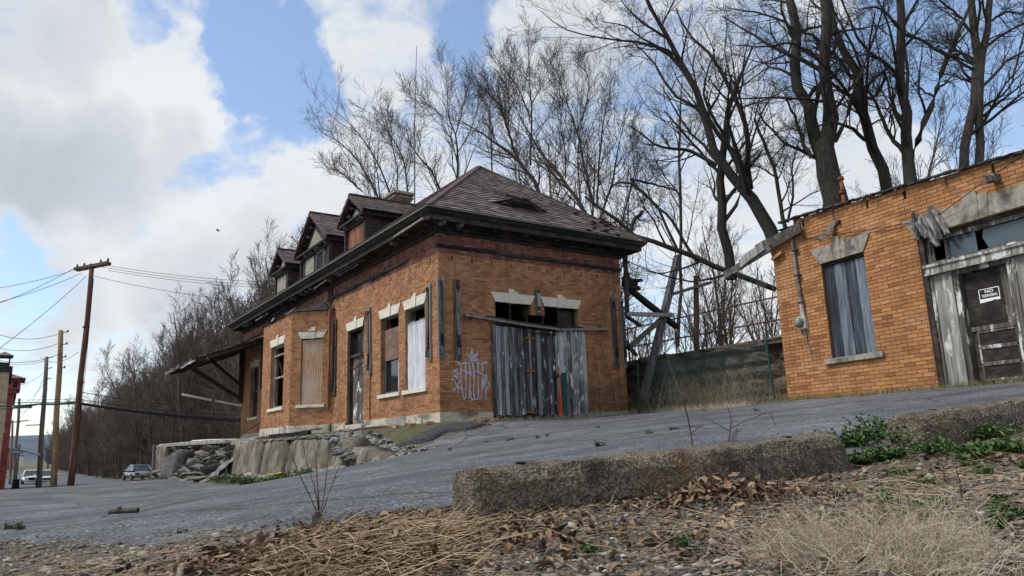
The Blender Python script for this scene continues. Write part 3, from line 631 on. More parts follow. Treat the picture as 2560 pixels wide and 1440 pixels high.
sweep('gutter_edge', [(.688, 5.440), (.712, 5.440), (.712, 5.472), (.66, 5.478)], 'copper_edge', cor)
R = random.Random(11); dm = MB()
for face, L in ((FF, W), (SF, LEN)):
    for k in range(int(L/.15)):
        if R.random() < .68: a = .05+k*.15; dm.box(a, a+.075, 5.045, 5.118, .10, .185+R.uniform(0, .01), face)
    k = 0; a = -.1
    while a < L+.1:
        if R.random() < .72:
            b = MB().prism([(.20, 5.195), (.46, 5.195), (.465, 5.15), (.40, 5.105), (.20, 5.10)], a, a+.11, (lambda f: (lambda o, z, aa: f(aa, z, o)))(face)); b.build('modillion', R.choice(('wood_soot', 'wood_dark', 'wood_soot', 'wood_grey')), cor)
        a += .56
dm.build('dentil_band', 'wood_soot', cor, kind='stuff')
for k in range(16):      # sagging trim strips under the long eave
    a = R.uniform(.5, LEN-2); l = R.uniform(.6, 2.4); o = R.uniform(.1, .5); z = 5.13-R.uniform(0, .1)
    ragged(SF(a, z, o), SF(a+l, z-R.uniform(-.03, .09), o+R.uniform(-.04, .04)), .05, .035, 5, .2, 100+k).build('loose_trim', R.choice(('wood_soot', 'wood_dark', 'wood_rafter')), cor)
ragged(SF(-.3, 5.22, .60), SF(1.7, 5.18, .57), .05, .05, 6, .2, 55).build('loose_trim', 'wood_rafter', cor)
# ---- roof
ZE, ZR, RX = 5.47, 8.60, 3.16; OV = .66
rs = (ZR-ZE)/(W/2+OV)
E0, E1, E2, E3 = (-OV, OV, ZE), (LEN+OV, OV, ZE), (LEN+OV, -W-OV, ZE), (-OV, -W-OV, ZE); A0_, A1_ = (RX, -W/2, ZR), (LEN-RX, -W/2, ZR)
dn = .05
rf = MB().add([np.array(p)-(0, 0, dn) for p in (E0, E1, E2, E3, A0_, A1_)], [(0, 1, 5, 4), (1, 2, 5), (2, 3, 4, 5), (3, 0, 4), (3, 2, 1, 0)]).build('roof', 'slate', ST)
def slates(O, A, U, L_of, smax, par, expo=.165, wid=.24, seed=1, bumpf=None, nind=0, skip=None, stuff='slate_courses', jit=.004):
    """rows of slates: O eave origin, A along, U up-slope, L_of(s)->(a0,a1) span of the row"""
    O, A, U = (np.array(x, float) for x in (O, A, U)); A /= np.linalg.norm(A); U /= np.linalg.norm(U); N = np.cross(A, U); 
    if N[2] < 0: N = -N
    R = random.Random(seed); m = MB(); rows = int(smax/expo); ind = 0; cache = {}
    for i in range(rows+1):
        s0 = i*expo; lo, hi = L_of(min(s0+expo*.5, smax))
        k = math.floor(lo/wid)-1
        while True:
            a0 = max(lo, k*wid+(i % 2)*wid/2); a1 = min(hi, (k+1)*wid+(i % 2)*wid/2); k += 1
            if a0 >= hi: break
            if a1-a0 < .03: continue
            if skip and skip((a0+a1)/2, s0, R): continue
            r = R.random(); lift = R.uniform(0, jit); tw = R.uniform(-jit, jit); s1 = min(s0+expo*1.75, smax+.02); off = R.uniform(-.006, .006)
            if nind and ind < nind and not bumpf((a0+a1)/2, s0) and a1-a0 > wid-.01 and s1 < smax:
                v = int(r*5.99)
                if v not in cache:
                    mm = MB(); th = .011; P = []
                    for (a, s, h) in ((.003, 0, .046), (wid-.004, 0, .043+.004*(v % 3)), (wid-.004, expo*1.75, .006), (.003, expo*1.75, .006)): P += [A*a+U*s+N*h, A*a+U*s+N*(h-th)]
                    mm.add(P, [(0, 2, 4, 6), (0, 1, 3, 2), (2, 3, 5, 4), (6, 7, 1, 0)], (v+.5)/6); cache[v] = mesh_np('slate', np.array(mm.v), mm.f, 'slate', mm.r)
                link('slate', cache[v], par, O+A*a0+U*(s0+off)); ind += 1; continue
            P = []; 
            for (a, s, h) in ((a0+.003, s0+off, .044+lift), (a1-.003, s0+off, .044+lift+tw), (a1-.003, s1, .006), (a0+.003, s1, .006)):
                bh = bumpf(a, s) if bumpf else 0; P += [O+A*a+U*s+N*(h+bh), O+A*a+U*s+N*(h+bh-.011)]
            m.add(P, [(0, 2, 4, 6), (0, 1, 3, 2), (2, 3, 5, 4), (6, 7, 1, 0)], r)
    return m.build(stuff, 'slate', par, kind='stuff')
SL = math.hypot(RX+OV, ZR-ZE); SS = math.hypot(W/2+OV, ZR-ZE); WT = W+2*OV
EB = (2.95+OV, 1.02, 1.18)     # eyebrow centre along the eave, distance up the slope of its mouth, half width
def ebump(a, s):
    t = (a-EB[0])/EB[2]
    if abs(t) >= 1 or s < EB[1]-.02: return 0.0
    f = max(0.0, 1-(s-EB[1])/1.7); return .34*math.cos(t*math.pi/2)**2*f*f
slates((-OV, OV, ZE), (0, -1, 0), (RX+OV, 0, ZR-ZE), lambda s: (WT/2*s/SL, WT-WT/2*s/SL), SL, rf, seed=3, bumpf=ebump, nind=300, jit=.006, skip=lambda a, s, R: a > 5.6 and s < 1.5 and R.random() < .05)
slates((-OV, OV, ZE), (1, 0, 0), (0, -(W/2+OV), ZR-ZE), lambda s: ((RX+OV)*s/SS, LEN+2*OV-(RX+OV)*s/SS), SS, rf, seed=4)
U_ = np.array((RX+OV, 0, ZR-ZE)); U_ /= np.linalg.norm(U_); N_ = np.array((-U_[2], 0, U_[0]))
ep = []
for k in range(25):
    a = EB[0]-EB[2]+2*EB[2]*k/24; b = np.array((-OV, OV, ZE))+np.array((0, -1., 0))*a+U_*(EB[1]+.05); ep += [b, b+N_*(ebump(a, EB[1])+.02)]
m = MB(); m.add(ep, [(2*k, 2*k+2, 2*k+3, 2*k+1) for k in range(24)]); ey = m.build('eyebrow_vent', 'wood_soot', rf)
for j in range(4):
    m = MB(); hh = .05+.065*j
    for k in range(24):
        t0 = -1+2*k/24
        a = EB[0]+t0*EB[2]; a2 = a+EB[2]/12
        if min(ebump(a, EB[1]), ebump(a2, EB[1])) > hh:
            b = np.array((-OV, OV, ZE))+np.array((0, -1., 0))*a+U_*(EB[1]-.02)+N_*hh; c = b+np.array((0, -1., 0))*(a2-a); d = U_*.07+N_*.03; m.add([b, c, c+d, b+d], [(0, 1, 2, 3)])
    if m.v: m.build('louvre', 'wood_dark', ey)
def cap(p, q, par=rf, name='ridge_cap'): 
    p = np.array(p, float); q = np.array(q, float); m = MB(); n_ = 5
    m.beam(p+(0, 0, .025), q+(0, 0, .025), .17, .05); m.build(name, 'slate_ridge', par, bevel=.01)
cap(E0, A0_); cap(E3, A0_); cap(A0_, A1_); cap(E1, A1_)
for k in range(14):
    a = R.uniform(5.8, 7.6); s = R.uniform(.15, 1.6); b = np.array((-OV, OV, ZE))+np.array((0, -1., 0))*a+U_*s+N_*.05; ragged(b, b+np.array((R.uniform(-.1, .1), -R.uniform(.15, .3), R.uniform(0, .05))), .16, .012, 3, .2, 300+k).build('lifted_slate', 'slate', rf)

def dormer(uc, hw, za, ze, boards, seed):
    yr = OV-(za-ZE)/rs; ye = OV-(ze-ZE)/rs; bw = hw-.30; yb = -.28
    m = MB(); m.box(uc-bw, uc+bw, 5.55, ze-.04, ye-.3, yb); m.prism([(uc-bw, ze-.05), (uc+bw, ze-.05), (uc, za-.33)], yb, ye-.3)
    d = m.build('dormer', 'wood_dark', ST)
    sl_ = math.hypot(hw, za-ze)
    for sg in (-1, 1):
        O = (uc+sg*hw, 0.02, ze); U = np.array((-sg*hw, 0, za-ze)); U = U/np.linalg.norm(U); L0 = -(ye-.02)+.02; L1 = -(yr)+.05
        mm = MB(); mm.add([(uc+sg*hw, .0, ze-.03), (uc+sg*hw, ye-.1, ze-.03), (uc, yr-.1, za-.03), (uc, 0, za-.03)], [(0, 1, 2, 3)]); mm.add([(uc+sg*hw, .0, ze-.08), (uc+sg*hw, ye-.1, ze-.08), (uc, yr-.1, za-.08), (uc, 0, za-.08)], [(0, 1, 2, 3)]); mm.build('dormer_roof', 'wood_soot', d)
        slates(O, (0, -1, 0), U, lambda s: (-.02, L0+(L1-L0)*s/sl_), sl_, d, expo=.15, seed=seed+sg, stuff='slate_courses')
        b = MB(); b.prism([(uc+sg*(hw+.02), ze-.10), (uc+sg*(hw+.02), ze+.0), (uc, za+.0), (uc, za-.12)], -.03, .03); b.build('bargeboard', 'slate_ridge', d)
        b = MB(); b.prism([(uc+sg*(hw-.06), ze-.10), (uc+sg*(hw-.12), ze-.10), (uc, za-.22), (uc, za-.12)], -.26, -.04); b.build('rake_soffit', 'wood_dark', d)
        b = MB(); b.box(uc+sg*(bw+.01)-.06, uc+sg*(bw+.01)+.06, 5.6, ze-.18, yb-.04, yb+.08); b.build('pilaster', 'wood_dark', d)
        b = MB(); b.box(min(uc+sg*bw, uc+sg*(hw-.03)), max(uc+sg*bw, uc+sg*(hw-.03)), ze-.15, ze-.09, ye-.2, -.02); b.build('eave_soffit', 'wood_soot', d)
        nblk = 4 if hw > 1.5 else 3
        for k in range(nblk):
            t = (k+.6)/nblk*.86; x = uc+sg*(hw-.15)*(1-t); z = ze-.16+(za-ze)*t; MB().box(x-.055, x+.055, z-.06, z+.03, yb+.02, yb+.14).build('rake_block', random.choice(('wood_grey', 'wood_dark')), d)
    cap((uc, .03, za+.005), (uc, yr, za+.005), d)
    m = MB(); m.box(uc-hw+.1, uc+hw-.1, ze-.14, ze-.06, yb, yb+.26); m.box(uc-bw-.02, uc+bw+.02, ze-.30, ze-.14, yb, yb+.10); e = m.build('entablature', 'wood_soot', d)
    for k in range(int(bw*2/.3)):
        x = uc-bw+.1+k*.3; MB().box(x, x+.08, ze-.21, ze-.145, yb+.1, yb+.2).build('modillion', random.choice(('wood_dark', 'wood_grey')), d)
    MB().prism([(uc-bw*.62, ze-.045), (uc+bw*.62, ze-.045), (uc, ze-.045+(za-ze-.33)*.72)], yb+.01, yb+.035).build('pediment_panel', 'strand_board', d)
    for x0, x1, mt in boards:
        if mt == 'open':
            m = MB(); m.box(x0, x0+.07, 5.6, ze-.32, yb+.0, yb+.06); m.box(x1-.07, x1, 5.6, ze-.32, yb, yb+.06); m.box(x0, x1, ze-.38, ze-.31, yb, yb+.06); m.build('window_frame', 'wood_rafter', d); MB().box(x0+.07, x1-.07, 5.6, ze-.38, yb, yb+.012).build('dark_pane', 'black', d)
        else: MB().box(x0, x1, 5.6, ze-.33, yb+.0, yb+.04).build('window_board', mt, d)
    # lap siding on the cheeks
    for sg in (-1, 1):
        for k in range(11):
            z = 5.95+k*.12
            if z > ze-.2: break
            MB().box(uc+sg*bw-(.0 if sg > 0 else .02), uc+sg*bw+(.02 if sg > 0 else .0), z, z+.112, OV-(z-ZE)/rs-.1, yb).build('siding_board', random.choice(('wood_dark', 'wood_dark', 'wood_soot')), d)
    return d
random.seed(77)
dormer(6.65, 1.20, 8.09, 7.24, [(6.65-.72, 6.65+.55, 'wood_brown')], 11)
dormer(10.95, 1.95, 8.64, 7.21, [(10.95+.1, 10.95+1.1, 'strand_board'), (10.95-1.15, 10.95-.2, 'open')], 13)
dormer(15.28, 1.20, 8.13, 7.22, [(15.28-.55, 15.28+.72, 'strand_board')], 15)
# chimney with stepped cap
ch = MB().box(9.2, 10.4, 8.2, 9.18, -3.7, -3.0).build('chimney', 'mortar_soot', ST)
for k, (e, z0, z1) in enumerate(((.04, 9.18, 9.26), (.09, 9.26, 9.36), (.03, 9.36, 9.44), (.13, 9.44, 9.55))): MB().box(9.2-e, 10.4+e, z0, z1, -3.7-e, -3.0+e).build('chimney_course', 'mortar_soot' if k < 3 else 'foundation_grey', ch, bevel=.01)

# canopy on the far part of the long side
CU0, CU1 = 16.3, 22.6
cp = MB().add([(CU0, .02, 4.20), (CU1, .02, 4.20), (CU1, 3.1, 3.12), (CU0+.5, 3.1, 3.12), (CU0, .02, 4.26), (CU1, .02, 4.26), (CU1, 3.12, 3.17), (CU0+.5, 3.12, 3.17)], [(0, 1, 2, 3), (4, 5, 6, 7), (0, 4, 5, 1), (2, 6, 7, 3), (0, 3, 7, 4), (1, 2, 6, 5)]).build('canopy_roof', 'wood_soot', ST)
R = random.Random(3)
for k in range(13):
    u = CU0+.25+k*(CU1-CU0-.3)/12; MB().beam((u, .05, 4.12), (u+.05, 3.0, 3.08), .07, .12).build('rafter', 'wood_dark', cp)
for k in range(16):
    f = k/15; u0 = CU0+R.uniform(-.25, .15)+.5*f; y = .05+3.0*f; z = 4.27-1.09*f
    ragged((u0, y, z+.02), (u0+R.uniform(.8, 1.6), y+R.uniform(-.04, .04), z+.02), .17, .025, 4, .2, 40+k).build('roof_board', R.choice(('wood_dark', 'wood_rafter', 'wood_soot', 'wood_dark')), cp)
for k in range(9):
    u = CU0+.4+k*.7; ragged((u, 3.12, 3.14+R.uniform(-.04, .03)), (u+R.uniform(.5, .8), 3.14, 3.12+R.uniform(-.06, .03)), .03, .14, 4, .2, 70+k).build('fascia_board', R.choice(('wood_dark', 'wood_rafter', 'wood_soot')), cp)
for k in range(5): ragged((CU0+.55+R.uniform(-.1, .3), 2.5+.13*k, 3.42-.06*k), (CU0+.25+R.uniform(-.3, .2), 3.15+.1*k, 3.02-.07*k), .10, .02, 3, .2, 90+k).build('broken_board', 'wood_grey', cp)
MB().beam((20.35, .12, 1.55), (20.35, .12, 4.15), .2, .2).build('wall_post', 'wood_dark', cp); MB().beam((20.35, .15, 1.75), (20.35, 2.5, 3.2), .16, .18).build('brace', 'wood_dark', cp); MB().beam((20.35, .15, 2.4), (20.35, 1.6, 3.6), .13, .15).build('brace', 'wood_dark', cp)
MB().beam((CU0+.3, .12, 1.9), (CU0+.3, .12, 4.15), .16, .16).build('wall_post', 'wood_soot', cp); MB().beam((CU0+.3, .15, 3.6), (CU0+.5, .9, 3.8), .1, .12).build('brace', 'wood_soot', cp)
MB().beam((CU0, 2.5, 3.20), (CU1, 2.5, 3.20), .12, .16).build('purlin', 'wood_dark', cp)
pp = MB().tube([(20.5, .0, 1.40), (20.5, 2.75, 1.92)], .055, 8).build('projecting_pipe', 'white_pipe', ST); MB().tube([(20.5, 1.3, 1.647), (20.5, 1.42, 1.67)], .075, 8).build('pipe_coupling', 'rust', pp)
# red iron rod leaning at the corner
MB().tube([SF(20.3, -.28, .35), SF(15.2, .55, .3)], .018).build('iron_rod', 'rust_dark', ST)

# ---- graffiti: flat spray strokes, traced on the wall (crop coords 1080,820 scale 6)
def gpt(x, y):
    px, py = 1080+x/6.0, 820+y/6.0; r = ray(px, py); n_ = np.array([S_[0], S_[1], 0]); t = (n_@P0)/(n_@r); d = r*t-P0; return d[0]*FR_[0]+d[1]*FR_[1], d[2]
strokes = [[(345, 490), (420, 545), (432, 600), (428, 720), (440, 880), (462, 1010), (480, 1075)], [(480, 1075), (505, 1000), (505, 700), (495, 600), (500, 500)], [(395, 500), (430, 545), (480, 525), (520, 520)],
    [(520, 510), (505, 640), (560, 660), (555, 510)], [(570, 700), (562, 900), (550, 1050)], [(560, 510), (565, 680)], [(600, 515), (625, 640), (622, 520)], [(622, 640), (628, 820), (622, 1000), (655, 1070), (690, 1040), (690, 840), (690, 520)], [(690, 640), (680, 520), (705, 520)],
    [(435, 610), (490, 660), (575, 690), (580, 660), (500, 690)], [(620, 650), (700, 655), (750, 700), (770, 690)], [(740, 545), (800, 520), (845, 535)], [(750, 550), (757, 660)], [(735, 545), (820, 500)], [(720, 1060), (740, 1010), (752, 760)], [(770, 690), (760, 910), (790, 760), (800, 910), (805, 690), (835, 800), (865, 870), (820, 900), (800, 1000), (810, 1060)],
    [(560, 1040), (535, 1060)], [(580, 940), (585, 1060), (640, 1065)], [(390, 615), (310, 655), (370, 665), (385, 690), (310, 720), (390, 740), (360, 755)], [(280, 780), (320, 775), (390, 880), (440, 910)], [(415, 780), (380, 860), (310, 945)], [(385, 880), (390, 990)], [(350, 880), (420, 905)],
    [(515, 380), (560, 430), (600, 320), (612, 420), (685, 375), (660, 430)], [(600, 320), (598, 400)], [(560, 430), (660, 435)], [(565, 465), (672, 468), (670, 490), (570, 490)], [(720, 1060), (700, 1050)]]
gm = MB()
for k, s in enumerate(strokes):
    P = [gpt(*q) for q in s]; Q = []
    for i in range(len(P)-1):
        for t in np.linspace(0, 1, 5)[:-1]:
            p_1 = P[max(i-1, 0)]; p0 = P[i]; p1 = P[i+1]; p2 = P[min(i+2, len(P)-1)]
            Q.append(tuple(.5*((2*p0[j])+(-p_1[j]+p1[j])*t+(2*p_1[j]-5*p0[j]+4*p1[j]-p2[j])*t*t+(-p_1[j]+3*p0[j]-3*p1[j]+p2[j])*t**3) for j in (0, 1)))
    Q.append(P[-1]); wd = .016; o = .0125+.00006*k; vs = []
    for i, (a, z) in enumerate(Q):
        b = Q[min(i+1, len(Q)-1)]; c = Q[max(i-1, 0)]; dx, dz = b[0]-c[0], b[1]-c[1]; l = math.hypot(dx, dz)+1e-9; nx, nz = -dz/l, dx/l; ww = wd*(1+.3*math.sin(i*.8+k))
        vs += [FF(a+nx*ww, z+nz*ww, o), FF(a-nx*ww, z-nz*ww, o)]
    gm.add(vs, [(2*i, 2*i+1, 2*i+3, 2*i+2) for i in range(len(Q)-1)])
gm.build('graffiti', 'paint_spray', ST, label='pale lilac spray-painted crown and lettering scrawl')

# antenna mast on the ridge
an = empty('antenna_mast', st_w(8.35, 3.45, P0[2]+8.5)); tag(an, 'tall thin whip antenna rising from the station ridge by the chimney', 'antenna')
MB().tube([(0, 0, -.2), (0, 0, 3.0)], .03, 6).build('mast', 'metal_grey', an); MB().tube([(0, 0, 2.7), (.02, 0, 3.1)], .045, 6).build('clamp', 'metal_grey', an); MB().tube([(0, 0, 3.0), (.05, 0, 5.2), (.12, 0, 7.35)], [.02, .015, .010], 6).build('whip', 'wire', an)
# ------------------------------------------------------------------ platform and retaining wall
RZ = math.atan2(S_[1], S_[0])
def _m():
    n = NT('retaining_concrete'); p = n.pos(); q = n.map(p, (1.0, 1.0, .35)); s = n.noise(q, 3.0, 8, .75, .5); b = n.noise(p, 1.3, 5, .6); g = n.noise(p, 40, 4)
    c = n.ramp(s, [(.36, (.040, .034, .026)), (.48, (.125, .105, .077)), (.64, (.235, .20, .15))]); c = n.mix(n.ramp(b, [(.52, 0), (.62, .75)]), c, (.27, .245, .20))
    c = n.mix(n.ramp(n.noise(p, 5, 7, .75), [(.52, 0), (.62, .7)]), c, (.06, .055, .04))
    MAT['retaining_concrete'] = n.out(c, .92, n.bump(n.math('ADD', g, n.noise(p, 7, 6, .7)), .8, .03))
    mat_simple('white_rubble', (.075, .072, .065), (.34, .33, .305), 16, st=1.0, d=.06, c3=(.10, .095, .08), s3=2.6, lo=.4, hi=.6)
    mat_simple('slate_stone', (.085, .08, .075), (.22, .21, .195), 9, c3=(.26, .18, .10), s3=1.4, t3=(.56, .66))
    mat_simple('dark_block', (.045, .042, .040), (.11, .105, .10), 6, st=.6)
    mat_simple('moss_bank', (.05, .045, .03), (.11, .10, .07), 5, c3=(.075, .085, .02), s3=1.6, t3=(.42, .58), st=.9, d=.03)
    mat_simple('asphalt_old', (.020, .021, .024), (.07, .072, .08), 16, st=1, d=.03)
    mat_simple('wall_rock', (.04, .033, .027), (.13, .105, .083), 4, st=.9, d=.05, c3=(.05, .045, .035), s3=1.2)
_m()
def noise2(x, y, s=1.0): return math.sin(3.1*x*s+1.3*y*s)*math.sin(2.3*y*s-1.7*x*s+.5)
us = np.linspace(-2.6, 26, 170); ys = np.linspace(-.3, 3.0, 22); V = []
for u in us:
    for y in ys:
        z = -.25-.105*max(y, 0)+.022*noise2(u, y, 2)+.014*noise2(u*2.1, y*2.3, 3)
        w = st_w(u, -y); gl = g1(w[0], w[1])-P0[2]
        t = min(max((u+2.4)/2.6, 0), 1); t = t*t*(3-2*t); z = gl-.03+(z-gl+.03)*t; V.append((u, y, z))
V = np.array(V); n_ = len(ys); i = np.arange((len(us)-1)*(n_-1)); b = (i//(n_-1))*n_+i % (n_-1)
o = link('platform', mesh_np('platform', V, np.c_[b, b+1, b+n_+1, b+n_], 'moss_bank', None, True)); o.location = P0; o.rotation_euler = (0, 0, RZ); tag(o, kind='structure')
RW = empty('retaining_wall', P0, RZ); tag(RW, 'low streaked concrete block retaining wall in front of the station platform', 'wall')
def lump(verts_fn, nx, nz, name, mat, par, amp, seed, depth):
    pass
def slabblock(u0, u1, zt0, zt1, zb0, zb1, o_top, o_bot, thick, mat, par, name, seed, amp=.02, round_=.06):
    R = np.random.default_rng(seed); nx, nz = 14, 8; V = []; 
    for back in (0, 1):
        for j in range(nz):
            for k in range(nx):
                f, h = k/(nx-1), j/(nz-1); u = u0+(u1-u0)*f; zt = zt0+(zt1-zt0)*f; zb = zb0+(zb1-zb0)*f
                ed = min(f, 1-f)*(u1-u0); cor = max(0, .16-ed)*.9 if h > .6 else 0; z = zb+(zt-cor*(h-.6)*2.5-zb)*h
                oo = o_bot+(o_top-o_bot)*h-max(0, round_-min(ed, (1-h)*(zt-zb)))*.8
                V.append((u+R.normal(0, .004), oo-(thick if back else 0)+(R.normal(0, amp*.5) if not back else 0), z+R.normal(0, amp*.3)))
    n2 = nx*nz; F = []
    for j in range(nz-1):
        for k in range(nx-1):
            a = j*nx+k; F.append((a, a+1, a+nx+1, a+nx)); F.append((n2+a, n2+a+nx, n2+a+nx+1, n2+a+1))
    for k in range(nx-1): F.append((k, n2+k, n2+k+1, k+1)); a = (nz-1)*nx+k; F.append((a, a+1, n2+a+1, n2+a))
    for j in range(nz-1): a = j*nx; F.append((a, a+nx, n2+a+nx, n2+a)); a = j*nx+nx-1; F.append((a, n2+a, n2+a+nx, a+nx))
    return link(name, mesh_np(name, np.array(V), F, mat, None, True), par)
slabblock(5.82, 9.55, -.50, -.47, -1.60, -1.75, 3.02, 3.2, .5, 'retaining_concrete', RW, 'concrete_block', 1)
slabblock(3.42, 5.62, -.54, -.50, -1.55, -1.62, 3.0, 3.17, .5, 'retaining_concrete', RW, 'concrete_block', 2)
slabblock(-1.15, 3.24, -.60, -.54, -1.50, -1.60, 3.0, 3.16, .5, 'retaining_concrete', RW, 'concrete_block', 3)
slabblock(-3.0, -1.2, -1.02, -.80, -1.45, -1.5, 2.98, 3.1, .5, 'retaining_concrete', RW, 'concrete_block', 4)
slabblock(22.4, 25.2, -.43, -.45, -1.75, -1.6, 3.05, 3.05, .5, 'retaining_concrete', RW, 'concrete_block', 5)
slabblock(10.2, 25.6, -.36, -.30, -.52, -.46, 3.0, 3.0, 1.2, 'foundation_grey', RW, 'platform_slab', 6, .012, .02)
MB().beam((25.5, 3.08, -2.2), (25.5, 3.08, -.30), .1, .1).build('corner_post', 'wood_grey', RW)
import bmesh
# crumbled pale concrete on top and in front
R = np.random.default_rng(4); V = []; us = np.linspace(-3.4, 9.8, 120); vs = np.linspace(0, 1, 14)
def blob(name, cx, cy, cz, rx, ry, rz, mat, par=None, seed=0, sub=2, amp=.18):
    import bmesh
    bm = bmesh.new(); bmesh.ops.create_icosphere(bm, subdivisions=sub, radius=1.0); Rr = np.random.default_rng(seed); ph = Rr.uniform(0, 6, 6)
    for v in bm.verts:
        c = v.co; k = 1+(Rr.normal(0, .035) if sub > 2 else 0)+amp*(math.sin(3*c.x+ph[0])*math.sin(2.7*c.y+ph[1])+.6*math.sin(6*c.z+ph[2]+2*c.x)+.5*math.sin(8*c.y+ph[3])*math.sin(7*c.x+ph[4])); v.co = (cx+c.x*rx*k, cy+c.y*ry*k, cz+c.z*rz*k)
    me = bpy.data.meshes.new(name); bm.to_mesh(me); bm.free(); me.materials.append(MAT[mat]); 
    for p in me.polygons: p.use_smooth = True
    return link(name, me, par)
chunks = []
for s_ in range(6):
    bm = bmesh.new(); bmesh.ops.create_icosphere(bm, subdivisions=2, radius=1.0); Rr = np.random.default_rng(90+s_)
    for v in bm.verts: v.co = Vector((v.co.x*Rr.uniform(.75, 1.2), v.co.y*Rr.uniform(.7, 1.2), v.co.z*.55*Rr.uniform(.6, 1.3)))
    me = bpy.data.meshes.new('concrete_chunk'); bm.to_mesh(me); bm.free(); me.materials.append(MAT['white_rubble']); chunks.append(me)
Rc = random.Random(71)
def surf(u, y):
    w = st_w(u, -y); gl = g1(w[0], w[1])-P0[2]; z = -.25-.105*max(y, 0); t = min(max((u+2.4)/2.6, 0), 1); t = t*t*(3-2*t)
    return max(gl, gl-.03+(z-gl+.03)*t if y < 3.0 else gl)
for k in range(210):
    if k < 130: u = Rc.uniform(-3.2, .2); y = Rc.uniform(2.0, 3.25)-.25*max(0, -u-1.5)
    else: u = Rc.uniform(-1, 9.4); y = Rc.uniform(2.65, 2.98)
    o = link('concrete_chunk', chunks[k % 6], RW, (u, y, surf(u, min(y, 2.98))+.005)); sc = Rc.uniform(.05, .16)*(1 if k < 130 else .6); o.scale = (sc*1.3, sc, sc*.8); o.rotation_euler = (Rc.uniform(-.3, .3), Rc.uniform(-.3, .3), Rc.uniform(0, 6))
for k in range(9): u = -1.5+k*1.35; w = st_w(u, -3.45); blob('spilled_concrete', u, 3.38, g1(w[0], w[1])-P0[2]+.02, .8, .26, .10+.05*(k % 3), 'white_rubble', RW, 20+k, 3, .25)
# rubble bank of flat stones where the wall has collapsed
RB = empty('rubble_bank', P0, RZ); tag(RB, 'collapsed bank of flat grey stones between the concrete blocks and the fallen block', 'rubble')
V = []; us = np.linspace(8.8, 24, 60); fs = np.linspace(0, 1, 12)
for u in us:
    for f in fs:
        y = 2.6+(1.5-.055*(u-9))*f+.12*noise2(u, f*3, 1.5); w = st_w(u, -y); gl = g1(w[0], w[1])-P0[2]-.1; V.append((u, y, -.50+(gl+.50)*f**.8+.07*noise2(u, f*5, 2)))
V = np.array(V); n_ = 12; i = np.arange(59*11); b = (i//11)*n_+i % 11
link('bank_core', mesh_np('bank_core', V, np.c_[b, b+1, b+n_+1, b+n_], 'slate_stone', None, True), RB)
import bmesh
def rock_mesh(name, seed, flat_=.35, mat='slate_stone', sub=1):
    bm = bmesh.new(); bmesh.ops.create_icosphere(bm, subdivisions=sub, radius=1.0); Rr = np.random.default_rng(seed)
    for v in bm.verts: v.co = Vector((v.co.x*Rr.uniform(.7, 1.25), v.co.y*Rr.uniform(.65, 1.2), v.co.z*flat_*Rr.uniform(.6, 1.3)))
    me = bpy.data.meshes.new(name); bm.to_mesh(me); bm.free(); me.materials.append(MAT[mat]); return me
slabs = [rock_mesh('stone', s, .22) for s in range(8)]
R = random.Random(12)
for k in range(230):
    u = R.uniform(9.3, 22.5); f = R.random()**.9; y = 2.6+(1.45-.055*(u-9))*f; w = st_w(u, -y); gl = g1(w[0], w[1])-P0[2]-.05; z = -.47+(gl+.47)*f**.8+.04
    o = link('stone', slabs[k % 8], RB, (u, y, z)); s = R.uniform(.13, .42)*(1.3 if R.random() < .15 else 1); o.scale = (s*1.3, s, s*R.uniform(.5, 1)); o.rotation_euler = (R.uniform(-.5, .2), R.uniform(-.25, .25), R.uniform(0, 6))
def prop(name, label, cat, me_or_none=None, group=None): pass
_w = st_w(16.2, -3.5); fb = slabblock(-.85, .85, .05, -.12, -1.15, -1.0, .30, .45, .8, 'dark_block', None, 'fallen_block', 31, .05, .12)
fb.location = (_w[0], _w[1], g1(_w[0], _w[1])+1.05); fb.rotation_euler = (.12, .10, RZ+.12); tag(fb, 'dark concrete block tipped over against the collapsed stone bank', 'block')
ws = slabblock(-1.6, 1.6, .03, .05, .0, .01, .5, .5, 1.0, 'white_pipe', None, 'white_sheet', 3, .004, .01); _w = st_w(15.2, -2.4); ws.location = (_w[0], _w[1], P0[2]-.34); ws.rotation_euler = (0, 0, RZ+.05); tag(ws, 'white sheet lying flat on the platform slab past the station end', 'sheet')
# loose bricks, boards and broken asphalt at the foot of the walls
R = random.Random(8); bm_ = MB().box(-.1, .1, 0, .06, -.05, .05); lb = mesh_np('loose_brick', np.array(bm_.v), bm_.f, 'brick_orange', bm_.r)
for k, (u, y, a) in enumerate(((.35, .75, .3), (.75, .95, 1.4), (-.15, .9, .8), (.1, 1.25, 2.2), (1.1, 1.1, .1), (-.45, .55, .5), (-.35, -1.2, .9), (-.4, -1.45, .2), (-.5, -.75, 1.9))):
    w = st_w(u, -y); zz = max(-.25-.105*max(y, 0)+P0[2], g1(w[0], w[1])); o = link('loose_brick', lb); o.location = (w[0], w[1], zz-.01); o.rotation_euler = (R.uniform(-.2, .2), R.uniform(-.2, .2), a); o.scale = (1.05, 1.05, 1.1); tag(o, 'loose orange brick lying on the ground at the station corner', 'brick', 'loose bricks at the station corner')
def board(name, label, p, q, w, h, mat, seed, cat='board', amp=.08): o = ragged(p, q, w, h, 6, amp, seed).build(name, mat); tag(o, label, cat); return o
def stp(u, y, zl): w = st_w(u, -y); return np.array([w[0], w[1], P0[2]+zl])
board('fallen_board', 'long weathered grey board lying at the foot of the bay window', stp(12.2, 1.65, -.34), stp(7.2, .75, -.16), .22, .05, 'wood_grey', 5)
board('fallen_board', 'dark rotten plank on the platform below the side door', stp(4.9, .85, -.30), stp(2.0, .7, -.28), .16, .04, 'wood_dark', 6)
